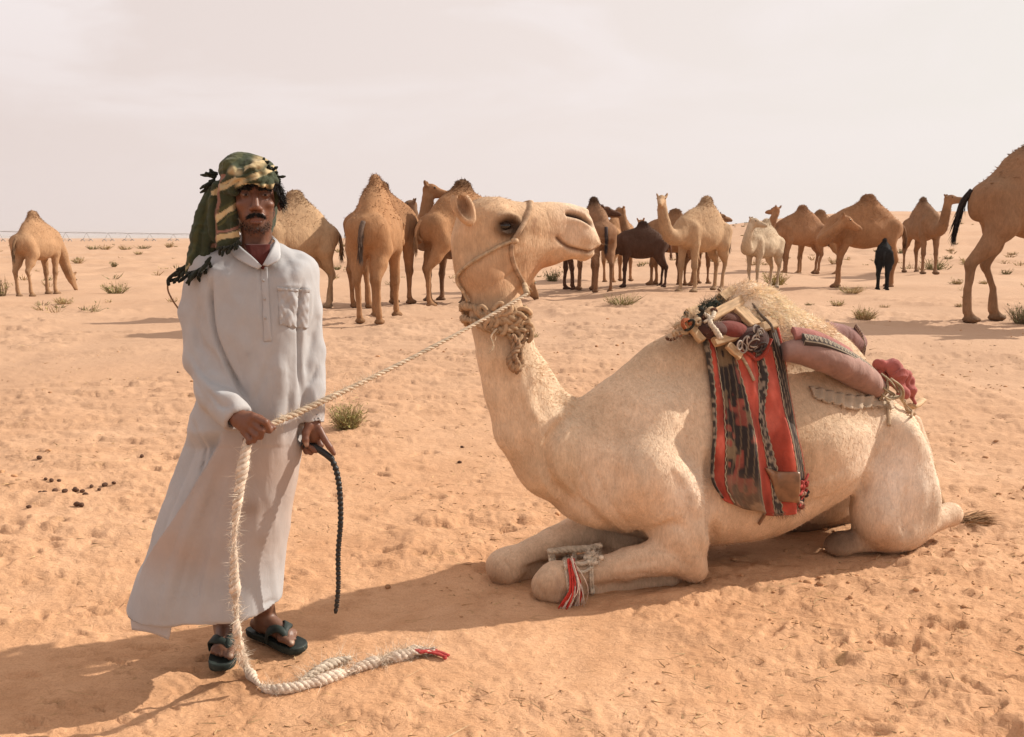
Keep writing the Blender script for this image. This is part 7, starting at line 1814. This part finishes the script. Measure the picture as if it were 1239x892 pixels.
# ------------------------------------------------------------------ scrub, litter, droppings and the far irrigation boom
def leaf_mat(name, cols):
    return simple(name, None, rough=0.85, nscale=25, namt=0.25, bump=0.1, attr=True, spec=0.1)
SCRUB = leaf_mat('scrub', None)
def bush_mesh(mb, o, w, h, n, col, lean=0.25, curl=0.4, width=0.006, leaf=0.4):
    a = RNG.random(n) * 6.283; rad = np.sqrt(RNG.random(n)); base = o + np.stack([np.cos(a) * rad * w * 0.28, np.sin(a) * rad * w * 0.28, -0.01 + 0 * a], 1)
    D = np.stack([np.cos(a) * rad * w * 0.42, np.sin(a) * rad * w * 0.42, h * (0.45 + 0.5 * RNG.random(n))], 1) + RNG.normal(0, 0.1 * h, (n, 3))
    L = np.linalg.norm(D, axis=1); col = np.asarray(col)
    ribbons(mb, base, D, L, width, col * (0.6 + 0.7 * RNG.random((n, 1))), RNG.normal(0, curl * 0.45, (n, 3)), seg=4)
    k = int(n * 2.2 * leaf)
    if k:
        i = RNG.integers(0, n, k); t = 0.3 + 0.7 * RNG.random(k); P = base[i] + D[i] * t[:, None] + RNG.normal(0, 0.012 + 0.04 * h, (k, 3)); P[:, 2] = np.maximum(P[:, 2], o[2])
        ribbons(mb, P, RNG.normal(0, 1, (k, 3)) + (0, 0, 0.6), 0.16 * h, width * 1.6, col * np.array([0.85, 1.05, 0.8]) * (0.7 + 0.6 * RNG.random((k, 1))), RNG.normal(0, .3, (k, 3)))
def shrub(name, label, px, py, wpx, hpx, n, col, cat, group=None, **k):
    g = ground(px, py); g[2] = gz(g[0], g[1]); m = g[1] / F_PX
    mb = MB(); bush_mesh(mb, np.zeros(3), wpx * m, hpx * m, n, col, width=max(0.0035, 0.6 * m), **k)
    link(name, mb.mesh(name, SCRUB), label=label, cat=cat, group=group, loc=g)
DRY = (0.38, 0.26, 0.135); OLIVE = (0.27, 0.21, 0.10); STRAW = (0.42, 0.31, 0.17)
shrub('desert_bush', 'dry olive tussock on the sand just right of the robed man', 421, 519, 34, 32, 420, (0.32, 0.235, 0.115), 'bush', leaf=0.8)
shrub('desert_shrub', 'low grey green shrub between the grazing camel and the man', 140, 356, 26, 14, 130, OLIVE, 'shrub')
shrub('desert_shrub', 'straw coloured tuft at the grazing camel\'s hind feet', 77, 370, 18, 9, 110, DRY, 'shrub')
shrub('desert_shrub', 'twiggy upright plant at left picture edge', 3, 358, 14, 26, 60, (0.25, 0.17, 0.09), 'shrub')
shrub('desert_shrub', 'green low shrub in front of the small dark brown camel', 752, 371, 40, 14, 160, OLIVE, 'shrub')
shrub('desert_shrub', 'round dry tuft standing alone below the big brown camel', 1045, 389, 24, 15, 240, DRY, 'shrub')
shrub('desert_shrub', 'dense grey tuft at the right picture edge', 1236, 392, 26, 24, 260, (0.22, 0.17, 0.10), 'shrub')
shrub('desert_shrub', 'small tuft between calf and tuft, in front of big camel', 1012, 371, 16, 8, 90, STRAW, 'shrub')
shrub('desert_shrub', 'yellowish scrub behind the pale young camel\'s legs', 938, 345, 26, 18, 170, (0.36, 0.27, 0.11), 'shrub')
shrub('desert_shrub', 'small green seedling on sand right of the camel\'s collar', 648, 409, 8, 9, 30, OLIVE, 'shrub')
shrub('desert_shrub', 'pale tuft beneath the big brown camel\'s muzzle', 1030, 355, 28, 10, 120, STRAW, 'shrub')
shrub('desert_shrub', 'green plant at the foot of the camel looking right', 1129, 327, 24, 16, 110, (0.24, .2, .09), 'shrub')
shrub('desert_shrub', 'dry tuft right of the camel looking right', 1158, 346, 12, 8, 60, DRY, 'shrub')
shrub('desert_shrub', 'dark green shrub seen under the kneeling camel\'s chin', 668, 341, 18, 16, 110, (0.15, .13, .06), 'shrub')
far_spots = [(112, 302, 12, 5), (127, 302, 14, 6), (151, 302, 14, 6), (174, 301, 16, 5), (205, 300, 9, 6), (95, 318, 12, 8), (138, 325, 7, 8), (168, 308, 10, 4), (45, 305, 10, 5), (18, 300, 9, 5), (410, 306, 9, 5), (425, 318, 12, 7), (408, 328, 8, 6), (415, 298, 7, 4),
             (740, 318, 16, 9), (865, 318, 12, 7), (912, 320, 20, 9), (1010, 322, 14, 8), (1090, 306, 10, 6), (1170, 322, 16, 9), (1200, 308, 10, 6), (1218, 331, 12, 7), (1150, 300, 8, 4), (1226, 300, 9, 5), (1147, 314, 9, 5), (600, 330, 10, 7), (1070, 372, 10, 4), (980, 372, 10, 4), (1190, 345, 10, 6), (1160, 372, 9, 5)]
for i, (px, py, w, h) in enumerate(far_spots):
    shrub('scrub_tuft', 'one of many small dry tufts dotting the distant plain', px, py, w, h, 60, DRY if i % 3 else (0.22, .17, .08), 'tuft', group='small tufts on the distant plain')
# countless far tufts
mb = MB(); g = np.random.default_rng(21)
for i in range(520):
    Y = 16 * (170 / 16) ** g.random(); X = (g.random() * 1.7 - 0.75) * Y * 1.1
    if fbm(np.array([X / 9]), np.array([Y / 14]), 7, 2)[0] < -0.15: continue
    z = gz(X, Y); m = 0.0009 * Y; w = (0.10 + 0.30 * g.random()) * (1 + Y / 90); n = 14
    bush_mesh(mb, np.array([X, Y, z]), w, w * 0.45, n, DRY if g.random() < .6 else (0.24, 0.19, 0.10), width=max(0.006, m), leaf=0.4)
o = link('scrub', mb.mesh('scrub_cover', SCRUB), kind='stuff', label='sparse dry scrub scattered over the distant desert plain')
# straw litter and clods near by
mb = MB(); n = 8000; r = 1.9 * (13 / 1.9) ** g.random(n) ** 0.85; a = R_(-36) + R_(72) * g.random(n); X = r * np.sin(a); Y = r * np.cos(a)
k = (fbm(X * 1.3, Y * 1.3, 71, 2) > -0.1 + 0.55 * g.random(n)); X, Y = X[k], Y[k]; Z = np.array([gz(x, y) for x, y in zip(X, Y)]); n = len(X)
th = g.random(n) * 6.28; D = np.stack([np.cos(th), np.sin(th), 0.10 + 0.12 * g.random(n)], 1)
ribbons(mb, np.stack([X, Y, Z + 0.002], 1), D, (0.012 + 0.045 * g.random(n) ** 2.5) * (1 + r[k] * .03), 0.0028 + 0.0006 * r[k], np.array([0.43, 0.285, 0.15]) * (0.62 + 0.6 * g.random((n, 1))), g.normal(0, .15, (n, 3)) * [1, 1, .3], seg=2)
for x0, y0, th, L in ((0.62, 2.28, 2.5, .12), (-0.35, 2.85, 0.9, .10), (0.10, 2.60, 2.2, .09), (-1.2, 3.3, 0.3, .12), (1.4, 3.0, 2.8, .1), (-0.62, 2.52, .4, .14), (-0.2, 2.46, .8, .12), (-1.35, 2.75, 2.9, .1), (0.9, 2.5, .2, .1)):
    ribbons(mb, np.array([[x0, y0, gz(x0, y0) + 0.006]]), np.array([[math.cos(th), math.sin(th), 0.04]]), L, 0.0032, (0.55, 0.42, 0.25), g.normal(0, .1, (1, 3)) * [1, 1, .1], seg=4)
o = link('straw_litter', mb.mesh('straw_litter', SCRUB), kind='stuff', label='bits of straw and dry stalk littering the sand')
mb = MB(); n = 2600; r = 1.9 * (14 / 1.9) ** g.random(n) ** 0.85; a = R_(-36) + R_(72) * g.random(n); X = r * np.sin(a); Y = r * np.cos(a)
k = fbm(X * 0.9, Y * 0.9, 88, 3) > 0.05 + 0.5 * g.random(n)
for x, y, rr in zip(X[k], Y[k], r[k]):
    s_ = (0.003 + 0.010 * g.random() ** 3) * (1 + rr * .05); ellipsoid_mesh(mb, (x, y, gz(x, y) + s_ * .3), s_ * (0.7 + .6 * g.random(3)) * [1.2, 1, .7], 6, 4, col=np.array([0.46, 0.25, 0.13]) * (0.75 + .4 * g.random()))
o = link('sand_clods', mb.mesh('sand_clods', SCRUB), kind='stuff', label='small crumbs and clods of sand strewn over the ground')
DUNG = simple('dry_dropping', (0.085, 0.040, 0.022), rough=0.8, nscale=60, namt=0.4, bump=0.5, bscale=200)
dm = []
for i in range(4):
    mb = MB(); ellipsoid_mesh(mb, (0, 0, 0.009), (0.014 + .002 * i, 0.012, 0.011), 12, 8); me = mb.mesh('dropping', DUNG); v = np.empty(len(me.vertices) * 3); me.vertices.foreach_get('co', v); v = v.reshape(-1, 3)
    v = (v - (0, 0, .009)) * (1 + .15 * noise3(v, 90, i))[:, None] + (0, 0, .009); me.vertices.foreach_set('co', v.ravel()); me.update(); dm.append(me)
for i, (px, py) in enumerate([(49, 602), (54, 601), (56, 590), (63, 591), (72, 591), (79, 605), (91, 595), (92, 597.5), (100, 598), (99, 616), (94, 615), (111, 592.5), (120, 595), (127, 591), (138, 590.5), (172, 556), (35, 617), (67, 600), (104, 606), (48, 559), (215, 452), (559, 541), (556, 560)]):
    q = ground(px, py); o = link('dropping', dm[i % 4], label='small round dark dropping lying loose on the sand', cat='dropping', group='camel droppings scattered on the sand', loc=(q[0], q[1], gz(q[0], q[1]) - 0.001)); o.rotation_euler = (0, 0, g.random() * 6); sc_ = 0.8 + 0.5 * g.random(); o.scale = (sc_,) * 3
# long irrigation boom far out on the plain, at the left
FAR_M = simple('weathered_steel', (0.34, 0.30, 0.28), rough=0.7, bump=0)
boom = empty('irrigation_boom', (-95, 260, float(terrain(-95, 260))), 0, 'long thin irrigation boom on wheeled towers along the far left horizon', 'irrigation boom')
bo = np.array(boom.location)
def far_pt(px, zz, Y=260): 
    x = (px - 619.5) / F_PX * Y; return np.array([x, Y, zz])
towers = [-40, 5, 85, 110, 136, 160, 186, 214, 240]
spans = [-60] + towers + [262]
for a, b in zip(spans[:-1], spans[1:]):
    P = [far_pt(a + (b - a) * t, 3.3 - 0.9 * ((a + (b - a) * t) / 262) + 0.12 * math.sin(math.pi * t)) - bo for t in np.linspace(0, 1, 9)]
    mb = MB(); tube(mb, P, 0.075, 6); P2 = [p - np.array([0, 0, 0.35 * math.sin(math.pi * t)]) for p, t in zip(P, np.linspace(0, 1, 9))]; tube(mb, P2, 0.03, 5)
    for t in range(1, 8, 2): tube(mb, [P[t], P2[t]], 0.05, 4)
    link('span_pipe', mb.mesh('span_pipe', FAR_M), boom)
for px in towers:
    mb = MB(); c = far_pt(px, 0.8) - bo
    for dx in (-0.9, 0.9): tube(mb, [far_pt(px, 3.3 - 0.9 * px / 262) - bo, c + (dx, 0.6 * dx, 0.0)], 0.06, 5)
    tube(mb, [c + (-0.9, -.54, 0.1), c + (0.9, .54, 0.1)], 0.06, 5); tw = link('tower_leg', mb.mesh('tower_leg', FAR_M), boom)
    for dx in (-0.9, 0.9):
        mb = MB(); t = np.linspace(0, 2 * math.pi, 15); tube(mb, np.stack([c[0] + dx + 0.5 * np.cos(t), c[1] + 0.6 * dx + 0 * t, c[2] - 0.25 + 0.5 * np.sin(t)], 1), 0.12, 5, caps=False); link('wheel', mb.mesh('boom_wheel', FAR_M), tw)
# thin dusty air
HAZE_M = bpy.data.materials.new('dusty_air'); HAZE_M.use_nodes = True; hn = HAZE_M.node_tree; hn.nodes.clear()
ho = nd(hn, 'ShaderNodeOutputMaterial'); hv = nd(hn, 'ShaderNodeVolumePrincipled'); hv.inputs['Color'].default_value = (0.93, 0.84, 0.78, 1); hv.inputs['Density'].default_value = 0.0002
hv.inputs['Anisotropy'].default_value = 0.2; hn.links.new(hv.outputs[0], ho.inputs['Volume'])
HX = 9500.0
Hb = np.array([(-HX, -HX, -4.0), (HX, -HX, -4.0), (HX, HX, -4.0), (-HX, HX, -4.0), (-HX, -HX, 12.0), (HX, -HX, 12.0), (HX, HX, 12.0), (-HX, HX, 12.0)])
link('haze', mesh_np('haze', Hb, np.array([(0, 3, 2, 1), (4, 5, 6, 7), (0, 1, 5, 4), (1, 2, 6, 5), (2, 3, 7, 6), (3, 0, 4, 7)]), None, False, HAZE_M), kind='stuff', label='thin pale dust hanging in the desert air')
